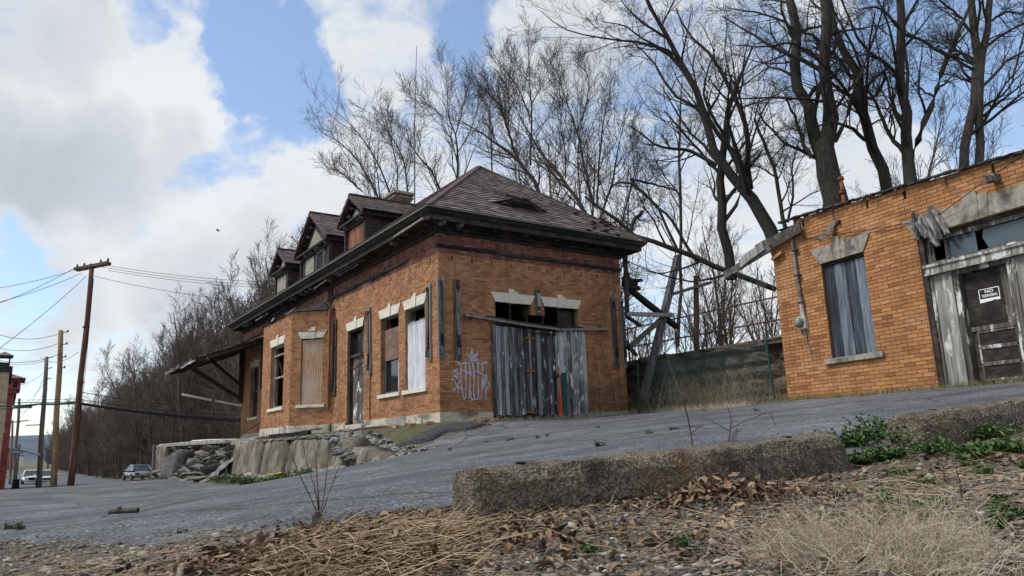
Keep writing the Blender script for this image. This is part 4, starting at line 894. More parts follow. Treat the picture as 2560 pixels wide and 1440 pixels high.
board('fallen_board', 'short splintered plank under the tall boarded window pair', stp(4.2, 1.05, -.32), stp(2.6, 1.2, -.32), .13, .04, 'wood_rafter', 7)
board('fallen_post', 'charred square timber beside the bay foundation', stp(9.4, 1.75, -.36), stp(7.0, 1.15, -.30), .14, .14, 'wood_soot', 8, 'timber')
# broken edge of old asphalt heaving out of the bank
V = []; F = []; R = np.random.default_rng(14); c0 = np.array([-2.35, 18.15]); ax = np.array([.80, .60]); ay = np.array([.62, -.78]); nx, ny = 26, 12
for j in range(ny):
    for k in range(nx):
        f, h = k/(nx-1), j/(ny-1); p = c0+ax*(3.6*(f-.42))+ay*(1.15*(h-.5)*(1-.55*abs(f-.4))+.12*math.sin(f*19)*h); e = min(h, 1-h, f, 1-f)*8
        z = g1(*p)+.01+.13*min(1, e)*(1-.5*f)-(.25 if min(h, 1-h, f, 1-f) == 0 else 0)+R.normal(0, .008); V.append((p[0], p[1], z))
for j in range(ny-1):
    for k in range(nx-1): a = j*nx+k; F.append((a, a+1, a+nx+1, a+nx))
o = link('broken_asphalt', mesh_np('broken_asphalt', np.array(V), F, 'asphalt_old', None, True)); tag(o, 'heaved slab of old black asphalt below the station corner', 'asphalt')

# ------------------------------------------------------------------ brick shed
SHO = np.array([5.993, 16.518, .739]); SHX = np.array([.4218, -.9067]); SHY = np.array([.9067, .4218])
SH = empty('brick_shed', SHO, math.atan2(SHX[1], SHX[0])); tag(SH, 'small amber brick outbuilding with a shuttered window and a peeling white doorway', 'building')
HF = lambda a, z, o: (a, -o, z)
HL = 9.0
def ztop(a): return 3.97-.067*(a-.73) if a > .72 else 3.40+(.50*a/.72)
hh = [(1.32, 2.40, .78, 2.79), (3.57, 5.95, -.05, 2.76)]
for k in range(9):
    a = .95+.83*k; hh.append((a, a+.045, ztop(a)-.24, ztop(a)+.1))
cells(HF, 0, HL, 0, 3.39, hh[:2], -.32, 0).build('wall', 'mortar_dark', SH)
m = MB()
for a0 in np.arange(.0, HL, .1):
    if any(h[0]-.02 < a0+.05 < h[1]+.02 for h in hh[2:]): m.box(a0, a0+.1, 3.39, ztop(a0+.05)-.25, -.32, 0, HF); m.box(a0, a0+.1, ztop(a0+.05)-.251, ztop(a0+.05)-.03, -.32, -.12, HF)
    else: m.box(a0, a0+.1, 3.39, ztop(a0+.05)-.03, -.32, 0, HF)
m.build('wall_top', 'mortar_dark', SH)
MB().prism([(0, 0), (HL, 0), (HL, 3.47), (0, 3.76)], -4.6, -4.3, HF).build('rear_wall', 'brick_amber', SH); MB().box(0, .3, 0, 3.80, -4.3, -.33, HF).build('end_wall', 'brick_amber', SH); MB().box(HL-.3, HL, 0, 3.44, -4.3, -.33, HF).build('end_wall', 'brick_amber', SH)
MB().box(.3, HL-.3, -.06, -.01, -4.3, -.33, HF).build('floor', 'interior', SH)
put_bricks([(HF, lay(HF, 0, HL, 0, 4.05, hh, ch=.0725, bl=.228, gap=.011, seed=20, clip=lambda a, z, R: z < ztop(a)-.02-(R.random()*.05 if a > .75 else R.random()*.03)), 'brick_amber')], SH, 300, 'brick_amber')
MB().box(-.05, 3.55, -.5, -.003, -.2, .05, HF).build('plinth', 'foundation_grey', SH); MB().box(5.97, HL, -.5, -.003, -.2, .05, HF).build('plinth', 'foundation_grey', SH)
MB().box(3.5, 6.0, -.5, -.06, -.3, .10, HF).build('threshold', 'foundation_grey', SH)
# low hip roof with curling slate edge
zr = [ztop(0)+.35, 4.02, 3.45]
m = MB(); m.add([(.1, .05, 3.86), (HL+.2, .02, 3.46), (HL+.2, 4.8, 3.46), (.1, 4.8, 3.75), (2.0, 2.4, 4.55), (HL-1.5, 2.4, 4.4)], [(0, 1, 5, 4), (1, 2, 5), (2, 3, 4, 5), (3, 0, 4), (0, 3, 2, 1)]); sr = m.build('roof', 'tar', SH)
R = random.Random(6)
for k in range(46):
    a = .35+k*.19; z = ztop(max(a, .75))-.01; ragged(HF(a, z+.0, .05+R.uniform(-.02, .04)), HF(a+.2, z-.013, .05+R.uniform(-.02, .03)), .10, .035, 3, .25, 400+k).build('roof_edge', 'tar', sr)
for k in range(40):
    s = R.random(); t = R.random()*(1-s)
    p = np.array((.1, .05, 3.88))+s*np.array((1.9, 2.35, .69))+t*np.array((3.0, .0, -.12)); ragged(p, p+np.array((.26, .03, .0)), .18, .012, 3, .2, 500+k).build('roof_slate', 'tar', sr)
# fallen eave boards at the broken corner
e1 = ragged(HF(1.0, 3.66, .12), HF(-.35, 3.50, .16), .04, .24, 6, .08, 1).build('eave_board', 'wood_rafter', SH); ragged(HF(.15, 3.43, .20), HF(-1.35, 3.10, .30), .04, .17, 8, .1, 2).build('eave_board', 'wood_rafter', SH); ragged(HF(.0, 3.50, .26), HF(-.75, 3.26, .3), .05, .20, 4, .1, 3).build('eave_board', 'wood_grey', SH); ragged(HF(.35, 3.28, .06), HF(.05, 3.18, .08), .09, .07, 3, .1, 4).build('slipped_brick', 'brick_amber', SH)
# window with grey weathered shutter
wn = MB().box(1.32, 2.40, 2.72, 2.79, -.14, -.06, HF).build('window', 'wood_dark', SH)
R = random.Random(4); n = 4; bw_ = 1.06/n
for k in range(n): a = 1.33+k*bw_; MB().prism([(a, .79+R.uniform(-.0, .03)), (a+bw_-.003, .79+R.uniform(0, .03)), (a+bw_-.003, 2.70), (a, 2.70)], -.10, -.06+R.uniform(-.003, .003), HF, R.random()).build('shutter_board', 'wood_shutter', wn)
MB().box(1.16, 2.57, .665, .777, -.1, .075, HF).build('sill', 'limestone_grey', wn, bevel=.008)
lintel(HF, 1.32, 2.40, 2.785, wn, 'limestone_grey', .20, .33, .34, .12, .035)
# doorway
lw = MB().box(3.57, 5.95, 2.70, 2.76, -.26, -.04, HF).build('doorway', 'wood_dark', SH); lintel(HF, 3.57, 5.95, 2.77, lw, 'limestone_grey', .22, .34, .42, .14, .035)
for a0 in (3.57, 5.86): MB().box(a0, a0+.09, 0, 2.7, -.24, -.02, HF).build('outer_jamb', 'wood_dark', lw)
m = MB(); m.box(3.66, 5.86, 2.02, 2.14, -.16, .03, HF); m.box(3.63, 5.89, 2.14, 2.19, -.16, .06, HF); m.box(3.63, 5.89, 2.0, 2.03, -.16, .05, HF); m.build('door_head', 'wood_white', lw)
for a0, a1 in ((3.67, 4.10), (5.12, 5.60)):
    MB().box(a0, a1, 0, 2.0, -.14, -.06, HF).build('side_panel', 'wood_white', lw)
    MB().box(a0, a0+.05, 0, 2.0, -.06, -.03, HF).build('panel_moulding', 'wood_peeling', lw); MB().box(a1-.07, a1-.01, 0, 2.0, -.06, -.02, HF).build('panel_moulding', 'wood_white', lw)
m = MB(); m.box(4.10, 4.19, 0, 2.0, -.25, -.05, HF); m.box(5.03, 5.12, 0, 2.0, -.25, -.05, HF); m.box(4.19, 5.03, 1.93, 2.0, -.25, -.05, HF); m.build('door_jamb', 'wood_peeling', lw)
df = MB().box(4.20, 5.02, .02, 1.93, -.22, -.17, HF).build('door', 'wood_dark', SH)
MB().box(4.22, 4.86, .98, 1.92, -.17, -.155, HF).build('dark_board', 'wood_soot', df); MB().box(4.86, 5.01, .98, 1.92, -.17, -.15, HF).build('door_stile', 'wood_peeling', df)
MB().box(4.22, 5.0, .90, .975, -.17, -.14, HF).build('middle_rail', 'wood_peeling', df)
for z0, z1 in ((.64, .86), (.36, .58), (.08, .30)):
    MB().box(4.33, 4.94, z0, z1, -.17, -.16, HF).build('door_panel', 'wood_soot', df); m = MB(); m.box(4.30, 4.33, z0-.02, z1+.02, -.17, -.145, HF); m.box(4.94, 4.97, z0-.02, z1+.02, -.17, -.145, HF); m.box(4.33, 4.94, z1, z1+.03, -.17, -.145, HF); m.box(4.33, 4.94, z0-.03, z0, -.17, -.145, HF); m.build('panel_bead', 'wood_peeling', df)
m = MB(); m.box(3.66, 3.74, 2.19, 2.70, -.2, -.08, HF); m.box(5.78, 5.86, 2.19, 2.70, -.2, -.08, HF); m.box(3.74, 5.78, 2.62, 2.70, -.2, -.08, HF); m.box(3.74, 5.78, 2.19, 2.25, -.2, -.08, HF); m.box(4.0, 4.04, 2.25, 2.62, -.18, -.1, HF); tr = m.build('transom_light', 'wood_peeling', SH)
flat('glass_blue', (.06, .085, .10), .12, 0, .6)
MB().box(4.04, 4.55, 2.25, 2.62, -.155, -.15, HF).build('pane', 'glass_blue', tr); MB().prism([(4.75, 2.25), (5.78, 2.25), (5.78, 2.62), (4.70, 2.62), (4.66, 2.48)], -.155, -.15, HF).build('pane', 'glass_blue', tr)
# timber stubs of the lost canopy
def stub(a, z, da, dz, w, mat, seed): return ragged(HF(a, z, .02), HF(a+da, z+dz, .30), w, w*.8, 5, .18, seed).build('canopy_stub', mat, SH)
st1 = stub(1.83, 3.55, -.22, -.34, .11, 'wood_rafter', 1); MB().tube([HF(1.92, 3.53, 0), HF(1.92, 3.53, .08)], [.05, .04], 8).build('bolt', 'rust_dark', st1)
ragged(HF(5.12, 3.37, .0), HF(5.25, 3.28, .35), .15, .10, 5, .25, 8).build('canopy_stub', 'wood_bracket', SH)
R = random.Random(15)
for k in range(7):
    a = 3.62+.07*k; ragged(HF(a, 3.12+R.uniform(-.12, .12), .09), HF(a+R.uniform(.05, .22), 2.42+R.uniform(-.05, .35), .13+R.uniform(-.02, .05)), .075, .05, 6, .3, 20+k).build('splintered_timber', R.choice(('wood_rafter', 'wood_grey', 'wood_bracket')), SH)
MB().tube([HF(.95, 3.44, .03), HF(2.2, 3.22, .05), HF(3.6, 3.03, .06), HF(4.15, 3.02, .1), HF(5.0, 3.28, .2), HF(6.2, 3.72, .1)], .008, 5).build('loose_wire', 'wire', SH)
# meter with conduit (hangs on the shed wall)
mt = empty('electric_meter', SH.matrix_basis @ Vector(HF(.68, 1.60, .0)), SH.rotation_euler.z); tag(mt, 'round electric meter with grey conduit on the amber brick shed wall', 'meter')
MB().box(-.115, .115, -.12, .16, .005, .10, HF).build('meter_box', 'metal_pale', mt, bevel=.012)
c = np.array(HF(-.02, .03, .10)); dd = np.array(HF(0, 0, 1)); MB().tube([c, c+dd*.05, c+dd*.10, c+dd*.12], [.10, .10, .085, .05], 18).build('meter_dial', 'meter_glass', mt, True); MB().tube([c, c+dd*.03], .112, 18).build('meter_ring', 'metal_grey', mt)
MB().tube([HF(.05, .16, .06), HF(.04, .42, .06)], .045, 8).build('conduit_boot', 'metal_pale', mt); cn = MB().tube([HF(.04, .40, .06), HF(.0, 1.1, .06), HF(-.03, 2.02, .05)], .038, 8).build('conduit', 'metal_grey', mt)
for z in (.44, 1.05, 1.62): MB().box(-.04, .09, z, z+.03, .0, .105, HF).build('conduit_strap', 'rust_dark', mt)
MB().tube([HF(.03, -.12, .04), HF(.05, -.4, .03), HF(.13, -.68, .03), HF(.17, -.76, .0)], .016, 6).build('ground_cable', 'wood_grey', mt)
vp = empty('vent_pipe', SH.matrix_basis @ Vector((.75, 1.6, 4.1)), 0); tag(vp, 'rusty vent pipe standing on the shed roof corner', 'pipe'); MB().tube([(0, 0, -.3), (0, 0, .95)], .042, 10).build('pipe', 'rust', vp); MB().tube([(0, 0, .62), (0, 0, .70)], .085, 10).build('collar', 'rust_dark', vp); MB().tube([(0, 0, .95), (0, 0, 1.03)], [.075, .06], 10).build('cap', 'rust_dark', vp)
# sign
sg = empty('warning_sign', SH.matrix_basis @ Vector(HF(4.62, 1.475, -.153)), SH.rotation_euler.z); tag(sg, 'black and white NO TRESPASSING sign nailed to the dark door board', 'sign')
MB().prism([(-.18, -.115), (.04, -.10), (.07, -.085), (.11, -.10), (.17, -.10), (.175, .105), (.16, .122), (-.165, .118), (-.18, .10)], 0, .004, HF).build('sign_plate', 'sign_white', sg)
MB().box(-.165, .16, -.050, .108, .004, .006, HF).build('black_field', 'sign_black', sg)
def text_mesh(txt, size, name, mat, par, loc, rot, sx=1.0):
    cu = bpy.data.curves.new(name, 'FONT'); cu.body = txt; cu.size = size; cu.align_x = 'CENTER'; cu.align_y = 'CENTER'; cu.extrude = .0008; cu.offset = size*.02
    ob = bpy.data.objects.new(name, cu); me = bpy.data.meshes.new_from_object(ob); bpy.data.objects.remove(ob); bpy.data.curves.remove(cu)
    me.materials.clear(); me.materials.append(MAT[mat]); o = link(name, me, par, loc); o.rotation_euler = rot; o.scale = (sx, 1, 1); return o
text_mesh('NO', .075, 'lettering', 'sign_white', sg, HF(0, .066, .007), (math.pi/2, 0, 0), 1.25); text_mesh('TRESPASSING', .062, 'lettering', 'sign_white', sg, HF(0, -.005, .007), (math.pi/2, 0, 0), .72)

# ------------------------------------------------------------------ between the buildings: rock wall, rail, fence, wreck
EM = []; us = np.linspace(-70, 150, 90); vs = [9.0, 9.4, 11, 14, 20, 40, 120, 300]
for u in us:
    for v in vs:
        w = st_w(u, v); lo = g1(w[0], w[1])-.3; k = min(max((u-14)/14, 0), 1); top = 2.75 if v < 10 else (2.9 if v < 12 else (3.5 if v < 16 else 4.2))
        if v > 60: top = 6+.02*v
        h = top*(1-k)+k*(lo+.4+(top-lo)*min(1, (v-9)/14)); EM.append((w[0], w[1], h if v > 9.0 or k < .5 else lo))
n_ = len(vs); i = np.arange(89*(n_-1)); b = (i//(n_-1))*n_+i % (n_-1)
o = link('embankment', mesh_np('embankment', np.array(EM), np.c_[b, b+1, b+n_+1, b+n_], 'slope_soil', None, True)); tag(o, kind='structure')
RK = empty('rock_wall', P0, RZ); tag(RK, 'dark rock-faced stone wall of big blocks behind the chain-link fence', 'wall')
rocks = []
for s in range(10):
    Rr = np.random.default_rng(s); nx, nz = 7, 5; V = []; F = []
    for back in (0, 1):
        for j in range(nz):
            for k in range(nx):
                f, h = k/(nx-1), j/(nz-1); e = min(f, 1-f, h, 1-h); V.append((f*.98, (0.02+.16*min(1, e*4)+Rr.normal(0, .03)*(e > 0)) if not back else -.3, h*.96))
    n2 = nx*nz
    for j in range(nz-1):
        for k in range(nx-1): a = j*nx+k; F.append((a, a+1, a+nx+1, a+nx))
    for k in range(nx-1): F.append((k, n2+k, n2+k+1, k+1)); a = (nz-1)*nx+k; F.append((a, a+1, n2+a+1, n2+a))
    for j in range(nz-1): a = j*nx; F.append((a, a+nx, n2+a+nx, n2+a)); a = j*nx+nx-1; F.append((a, n2+a, n2+a+nx, a+nx))
    rocks.append(mesh_np('wall_stone', np.array(V), F, 'wall_rock', None))
R = random.Random(2); z = -.6; ci = 0
MB().box(-16, 14.5, -.7, 1.82, -9.6, -9.05).build('wall_core', 'mortar_soot', RK)
for h in (.48, .42, .5, .4, .45):
    u = -16+R.uniform(0, .5)
    while u < 14:
        l = R.uniform(.6, 1.35); o = link('wall_stone', rocks[R.randint(0, 9)], RK, (u, -9.05, z)); o.scale = (l, R.uniform(.7, 1.5), h); u += l
    z += h
u = -16
while u < 14:
    l = R.uniform(1.2, 2.1); o = link('coping_stone', rocks[R.randint(0, 9)], RK, (u, -8.9, z)); o.scale = (l, 1.2, .30+R.uniform(-.03, .03)); u += l
RL = empty('pipe_railing', P0, RZ); tag(RL, 'thin iron pipe railing along the top of the rock wall', 'railing')
for zz in (2.55, 3.25): MB().tube([(-14, -9.5, zz), (4, -9.5, zz-.05), (14, -9.5, zz)], .028, 6).build('rail', 'rust_dark', RL)
for k in range(12): MB().tube([(-14+k*2.4, -9.5, 1.85), (-14+k*2.4, -9.5, 3.3)], .028, 6).build('post', 'rust_dark', RL)
# wreck of the rear canopy
WR = empty('collapsed_canopy', st_w(.4, 7.6, .75)); tag(WR, 'wreck of crossed grey timbers leaning behind the far station corner', 'wreckage'); wo = np.array(WR.location)
def tim(a, b, D0, D1, w, mat, seed, name='timber'): return ragged(at(*a, D0)-wo, at(*b, D1)-wo, w, w*.85, 8, .07, seed).build(name, mat, WR)
tim((1695, 640), (1607, 1000), 25.6, 24.6, .22, 'wood_grey', 1); tim((1572, 722), (1692, 818), 24.4, 25.6, .18, 'wood_dark', 2); tim((1562, 785), (1682, 788), 24.2, 25.2, .15, 'wood_grey', 3); tim((1668, 785), (1570, 872), 25.2, 24.6, .17, 'wood_rafter', 4)
tim((1566, 790), (1602, 815), 24.3, 24.6, .11, 'wood_dark', 5); tim((1612, 985), (1660, 790), 25.3, 25.4, .17, 'wood_dark', 6); tim((1560, 850), (1592, 890), 24.4, 24.5, .12, 'wood_soot', 7)
for k in range(7): tim((1556, 696+k*3), (1606-R.uniform(0, 16), 700+k*4+R.uniform(-4, 4)), 24.1, 24.3, .10, 'wood_soot', 30+k, 'roof_remnant')
tim((1563, 640), (1568, 780), 24.0, 24.0, .16, 'wood_soot', 50, 'wall_post')
cr = empty('broken_pole', at(1742, 860, 31)); tag(cr, 'old rusty pole with a drooping crossarm behind the rock wall', 'pole'); c0 = np.array(cr.location)
MB().tube([at(1742, 950, 31)-c0, at(1740, 690, 31)-c0], [.14, .11], 7).build('pole_shaft', 'rust_dark', cr); MB().beam(at(1676, 737, 30.9)-c0, at(1778, 706, 30.9)-c0, .14, .12).build('crossarm', 'wood_rafter', cr)
# chain-link fence
def chain_link(name, label, pts, hs, group=None, sp=.095, posts=()):
    """pts: ground polyline (x,y), hs: height at each point"""
    fe = empty(name, (pts[0][0], pts[0][1], g1(*pts[0]))); tag(fe, label, 'fence', group); org = np.array(fe.location)
    P = np.array(pts, float); seg = np.r_[0, np.cumsum(np.hypot(*np.diff(P, axis=0).T))]; L = seg[-1]
    def pt(s, h): x = np.interp(s, seg, P[:, 0]); y = np.interp(s, seg, P[:, 1]); H = np.interp(s, seg, hs); return np.array([x+.05*math.sin(s*2.1)*h, y+.05*math.sin(s*1.7+1)*h, g1(x, y)+.02+h*H+.02*math.sin(s*3)*h])-org
    m = MB(); hm = max(hs); n = int((L+hm)/sp)
    for k in range(n):
        for sgn in (1, -1):
            s0 = -hm+k*sp if sgn == 1 else k*sp; c = []
            for h in np.linspace(0, 1, 7):
                s = s0+sgn*h*hm
                if 0 <= s <= L: c.append(pt(s, h))
            if len(c) > 1: m.tube(c, .0036, 3, cap=False)
    m.build('wire_mesh', 'fence_wire', fe)
    m = MB(); m.tube([pt(s, 1.0) for s in np.linspace(0, L, 12)], .006, 4); m.build('top_wire', 'fence_wire', fe)
    for s in posts: MB().tube([pt(s, 0)-(0, 0, .2), pt(s, 1.05)], .026, 8).build('post', 'fence_post', fe)
    return fe
chain_link('chain_link_fence', 'green chain-link fence closing the gap between station and shed', [tuple(st_w(-.15, 6.75)[:2]), tuple(at(1608, 1030, 22.6)[:2]), (5.7, 16.55)], [1.35, 1.45, 1.35], posts=(.7, 8.2))
chain_link('chain_link_fence', 'loose sagging chain-link mesh unrolled along the station front wall', [tuple(st_w(-.30, 4.35)[:2]), tuple(st_w(-.26, 5.2)[:2]), tuple(st_w(-.22, 6.75)[:2])], [1.15, .8, 1.25])
def roll(name, label, px0, py0, px1, py1, D, r, mat, ridges):
    p, q = at(px0, py0, D), at(px1, py1, D+.12); e = empty(name, (p[0], p[1], p[2])); tag(e, label, 'roll'); q = q-p; m = MB(); n = ridges*2+1
    m.tube([q*k/(n-1) for k in range(n)], [r*(1 if k % 2 else .78) for k in range(n)], 9); m.build('netting', mat, e)
    mm = MB()
    for k in range(7):
        th = k*.9; mm.tube([q*f+np.array([math.cos(th), math.sin(th), 0])*r*1.03 for f in np.linspace(0, 1, 6)], .006, 4)
    mm.build('strands', mat, e)
roll('netting_roll', 'orange plastic safety netting rolled up against the freight door', 1403, 1042, 1397, 937, 22.05, .055, 'orange_plastic', 20); roll('netting_roll', 'green mesh fencing roll standing beside the orange netting', 1412, 1040, 1410, 932, 22.1, .075, 'green_plastic', 16)
# ------------------------------------------------------------------ street end: poles, wires, cars, buildings, signs
mat_wood('pole_red', (.04, .018, .012), (.11, .05, .034), (.20, .10, .07), axis=(1, 1, .12), scale=9)
mat_wood('pole_tan', (.10, .055, .03), (.26, .17, .095), (.38, .27, .17), axis=(1, 1, .10), scale=9)
mat_wood('pole_grey', (.07, .06, .054), (.17, .15, .135), (.27, .25, .23), axis=(1, 1, .12), scale=9)
flat('insulator', (.10, .07, .06), .3)
def pole(px, py, D, ptop, r0, r1, mat, label, name='utility_pole'):
    b = at(px, py, D); t = at(ptop[0], ptop[1], D); b[2] = min(b[2], g1(b[0], b[1])+.02); h = t[2]-b[2]
    e = empty(name, b); tag(e, label, 'utility pole')
    n = 9; lean = np.array([t[0]-b[0], 0, 0]); P = [lean*k/(n-1)+np.array([.03*math.sin(k*1.3), 0, -.4+(h+.4)*k/(n-1)]) for k in range(n)]
    MB().tube(P, [r0+(r1-r0)*k/(n-1) for k in range(n)], 10).build('shaft', mat, e, True); return e, b, lean, h
e, pb1, ln1, h1 = pole(176, 1213, 43, (231, 660), .185, .13, 'pole_red', 'tall reddish brown utility pole with doubled crossarms at the top')
sd3 = np.array([S_[0], S_[1], 0]); fr3 = np.array([FR_[0], FR_[1], 0]); ca = np.array([.83, -.40, 0])/.92
for off, zz in ((.14, h1-.15), (-.14, h1-.15)): MB().beam(ln1+ca*-1.5+np.array([.0, off, zz]), ln1+ca*1.5+np.array([0, off, zz]), .13, .17).build('crossarm', 'pole_red', e)
for k, a in enumerate((-1.4, -.75, .75, 1.4)):
    q = ln1+ca*a+np.array([0, 0, h1-.08]); MB().tube([q, q+(0, 0, .10), q+(0, 0, .2), q+(0, 0, .26)], [.03, .07, .05, .03], 8).build('insulator', 'insulator', e)
MB().tube([ln1*.05+(.2, 0, 0), ln1*.5+(.21, 0, h1*.5), ln1+(.15, 0, h1-.9)], .014, 5).build('ground_wire', 'wire', e)
for f in (.16, .33, .45, .7): MB().tube([ln1*f+(0, 0, h1*f), ln1*f+(0, 0, h1*f+.09)], .19, 10).build('band', 'rust_dark', e)
e, pb2, ln2, h2 = pole(134, 1214, 48, (153, 826), .20, .15, 'pole_tan', 'peeled tan utility pole standing in front of the stop sign')
for k, z in enumerate((.15, .95, 1.8, 2.5)): q = ln2+np.array([.14, 0, h2-z]); MB().tube([q-(.05, 0, 0), q+(.35, -.05, .05)], [.03, .03], 6).build('insulator_arm', 'insulator', e); MB().tube([q+(.30, -.05, 0), q+(.36, -.05, .16)], [.07, .04], 8).build('insulator', 'insulator', e)
e, pb3, ln3, h3 = pole(97, 1214, 62, (117, 892), .22, .15, 'pole_grey', 'weathered grey utility pole carrying the mast arm over the street')
for k, z in enumerate((.1, 1.0, 1.9)): q = ln3+np.array([.12, 0, h3-z]); MB().tube([q, q+(.45, -.05, .08)], .035, 6).build('insulator_arm', 'insulator', e)
q = at(99, 1137, 61.7)-pb3; r_ = at(24, 1122, 61.7)-pb3; MB().tube([q, q*.5+r_*.5+(0, 0, .06), r_], [.09, .075, .05], 8).build('mast_arm', 'white_pipe', e)
q = at(100, 1062, 61.8)-pb3; MB().beam(q, q+(-1.0, -.2, -.02), .12, .08).build('lamp_head', 'metal_pale', e)
e, pb4, ln4, h4 = pole(34, 1216, 75, (49, 996), .16, .12, 'pole_grey', 'thin grey utility pole behind the street name sign')
MB().beam(ln4+(-.9, 0, h4-2.4), ln4+(1.1, 0, h4-2.2), .1, .1).build('crossarm', 'pole_grey', e)
e, pb5, ln5, h5 = pole(25, 1205, 100, (32, 1050), .16, .12, 'pole_grey', 'distant small utility pole beside the red building')
MB().beam(ln5+(-1.0, 0, h5-.3), ln5+(1.0, 0, h5-.3), .12, .12).build('crossarm', 'pole_grey', e)
# wires
WL = {'p': ('thin black overhead power wire strung from the tall reddish pole', 'overhead power wires'), 'c': ('thick black cable bundle crossing between the poles', 'communication cables'), 's': ('sagging service wire running to the tan and grey poles', 'service wires')}
def wire(kind, p, q, sag, r, lab=None):
    p = np.array(p, float); q = np.array(q, float); n = 14; P = [p+(q-p)*t-np.array([0, 0, 4*sag*t*(1-t)]) for t in np.linspace(0, 1, n)]; o = MB().tube(P, r, 5).build('overhead_wire', 'wire'); tag(o, lab or WL[kind][0], 'wire', WL[kind][1])
for a, b in (((247, 661), (760, 708)), ((256, 668), (760, 716)), ((270, 676), (760, 722)), ((236, 691), (700, 760))): wire('p', at(*a, 43), at(*b, 47), .25, .013)
for a, b, D in (((206, 668), (-30, 724), 40), ((203, 683), (-30, 762), 36), ((190, 668), (-30, 768), 34), ((216, 690), (-30, 892), 30)): wire('p', at(*a, 43), at(*b, D), .15, .014)
for a, b, D in (((152, 833), (-40, 822), 44), ((153, 856), (-40, 858), 44), ((155, 882), (-40, 890), 44), ((196, 880), (100, 893), 55), ((118, 900), (-40, 890), 55), ((118, 925), (20, 962), 70), ((116, 950), (48, 1010), 74), ((112, 980), (48, 1030), 74), ((117, 930), (45, 1050), 74)): wire('s', at(*a, 48 if a[0] > 140 else 62), at(*b, D), .5, .016)
for a, b, r in (((190, 1008), (690, 1056), .055), ((190, 1006), (690, 1050), .042), ((195, 998), (690, 1040), .022), ((200, 980), (690, 1030), .022)): wire('c', at(*a, 43), at(*b, 46), .22, r)
for a, b, r in (((190, 1007), (100, 1010), .065), ((100, 1010), (-20, 1016), .045), ((190, 1004), (-20, 1006), .025), ((190, 997), (-20, 1000), .014), ((100, 1011), (-20, 1024), .03)): wire('c', at(*a, 43), at(*b, 44), .03, r)
sc_ = empty('splice_case', at(56, 1017, 43.6)); tag(sc_, 'pale cylindrical splice case hanging on the cable bundle', 'cable box'); MB().tube([(-.5, 0, 0), (.5, -.05, 0)], .10, 12).build('sleeve', 'metal_pale', sc_); MB().tube([(-.54, 0, 0), (-.49, 0, 0)], .115, 12).build('end_cap', 'metal_grey', sc_); MB().tube([(.47, -.05, 0), (.53, -.05, 0)], .115, 12).build('end_cap', 'metal_grey', sc_)
# street name sign and stop sign
b = at(38, 1222, 58); b[2] = g1(b[0], b[1]); sp = empty('street_sign', b); tag(sp, 'blue Market St street name sign on a dark post', 'street sign')
zt = at(43, 1110, 58)[2]-b[2]; MB().tube([(0, 0, -.1), (0, 0, zt)], .06, 8).build('post', 'metal_grey', sp); MB().tube([(0, 0, -.1), (0, 0, .85)], [.26, .24], 10).build('post_base', 'black', sp)
c = at(43, 1130, 57.9)-b; MB().box(c[0]-.46, c[0]+.46, c[2]-.13, c[2]+.13, c[1]-.07, c[1]-.05).build('name_plate', 'sign_blue', sp)
text_mesh('Market St', .23, 'lettering', 'sign_white', sp, (c[0], c[1]-.075, c[2]), (math.pi/2, 0, 0), .86)
b = at(126, 1213, 66); b[2] = g1(b[0], b[1]); ss = empty('stop_sign', b); tag(ss, 'grey back of an octagonal stop sign behind the tan pole', 'stop sign'); c = at(127, 1147, 66)-b; rr_ = .50
MB().prism([(c[0]+rr_*math.cos(math.pi/8+k*math.pi/4), c[2]+rr_*math.sin(math.pi/8+k*math.pi/4)) for k in range(8)], c[1]-.012, c[1]+.012).build('plate', 'sign_back', ss); MB().tube([(0, 0, -.1), (0, 0, c[2]+.4)], .035, 6).build('post', 'metal_grey', ss)
# buildings at the street corner
def building(name, label, corner, w, d, h, mat, roofmat, wins, rot):
    e = empty(name, corner, rot); tag(e, label, 'building'); MB().box(-w, 0, -1, h, 0, d).build('wall', mat, e); MB().box(-w-.15, .15, h, h+.35, -.15, d+.15).build('cornice', roofmat, e)
    for (x0, x1, z0, z1, side_) in wins:
        if side_ == 'f': f = MB().box(x0, x1, z0, z1, -.04, .02).build('window', 'white_paint', e); MB().box(x0+.08, x1-.08, z0+.08, z1-.08, -.05, -.041).build('pane', 'glass_dark', f); MB().box(x0-.1, x1+.1, z0-.12, z0-.002, -.12, .02).build('sill', 'limestone', f)
        else: f = MB().box(-.02, .04, z0, z1, x0, x1).build('window', 'white_paint', e); MB().box(.041, .05, z0+.08, z1-.08, x0+.08, x1-.08).build('pane', 'glass_dark', f); MB().box(-.02, .12, z0-.12, z0-.002, x0-.1, x1+.1).build('sill', 'limestone', f)
    return e
mat_simple('stucco_tan', (.38, .31, .185), (.50, .42, .27), 3, c3=(.30, .25, .16)); mat_simple('stucco_red', (.27, .062, .055), (.37, .095, .085), 2.5, c3=(.20, .05, .045), s3=.6)
c = at(0, 1152, 46); c[2] = g1(c[0], c[1]); hb = at(22, 918, 46)[2]-c[2]
building('tan_building', 'tan stuccoed corner building with a dark cornice', c, 10, 9, hb-.3, 'stucco_tan', 'tar', [(-3.5, -2.2, 1, 3, 'f'), (-7, -5.6, 1, 3, 'f'), (2, 3.2, 3.6, 5.2, 's')], math.radians(34.1))
c = at(12, 1214, 58); c[2] = g1(c[0], c[1]); hb = at(40, 985, 58)[2]-c[2]
rb = building('red_building', 'red painted brick building with a corbelled tower top', c, 9, 14, hb, 'stucco_red', 'stucco_red', [(3, 4.2, 1, 2.8, 's'), (7, 8.2, 1, 2.8, 's'), (-4, -2.8, 1, 2.8, 'f')], math.radians(34.1))
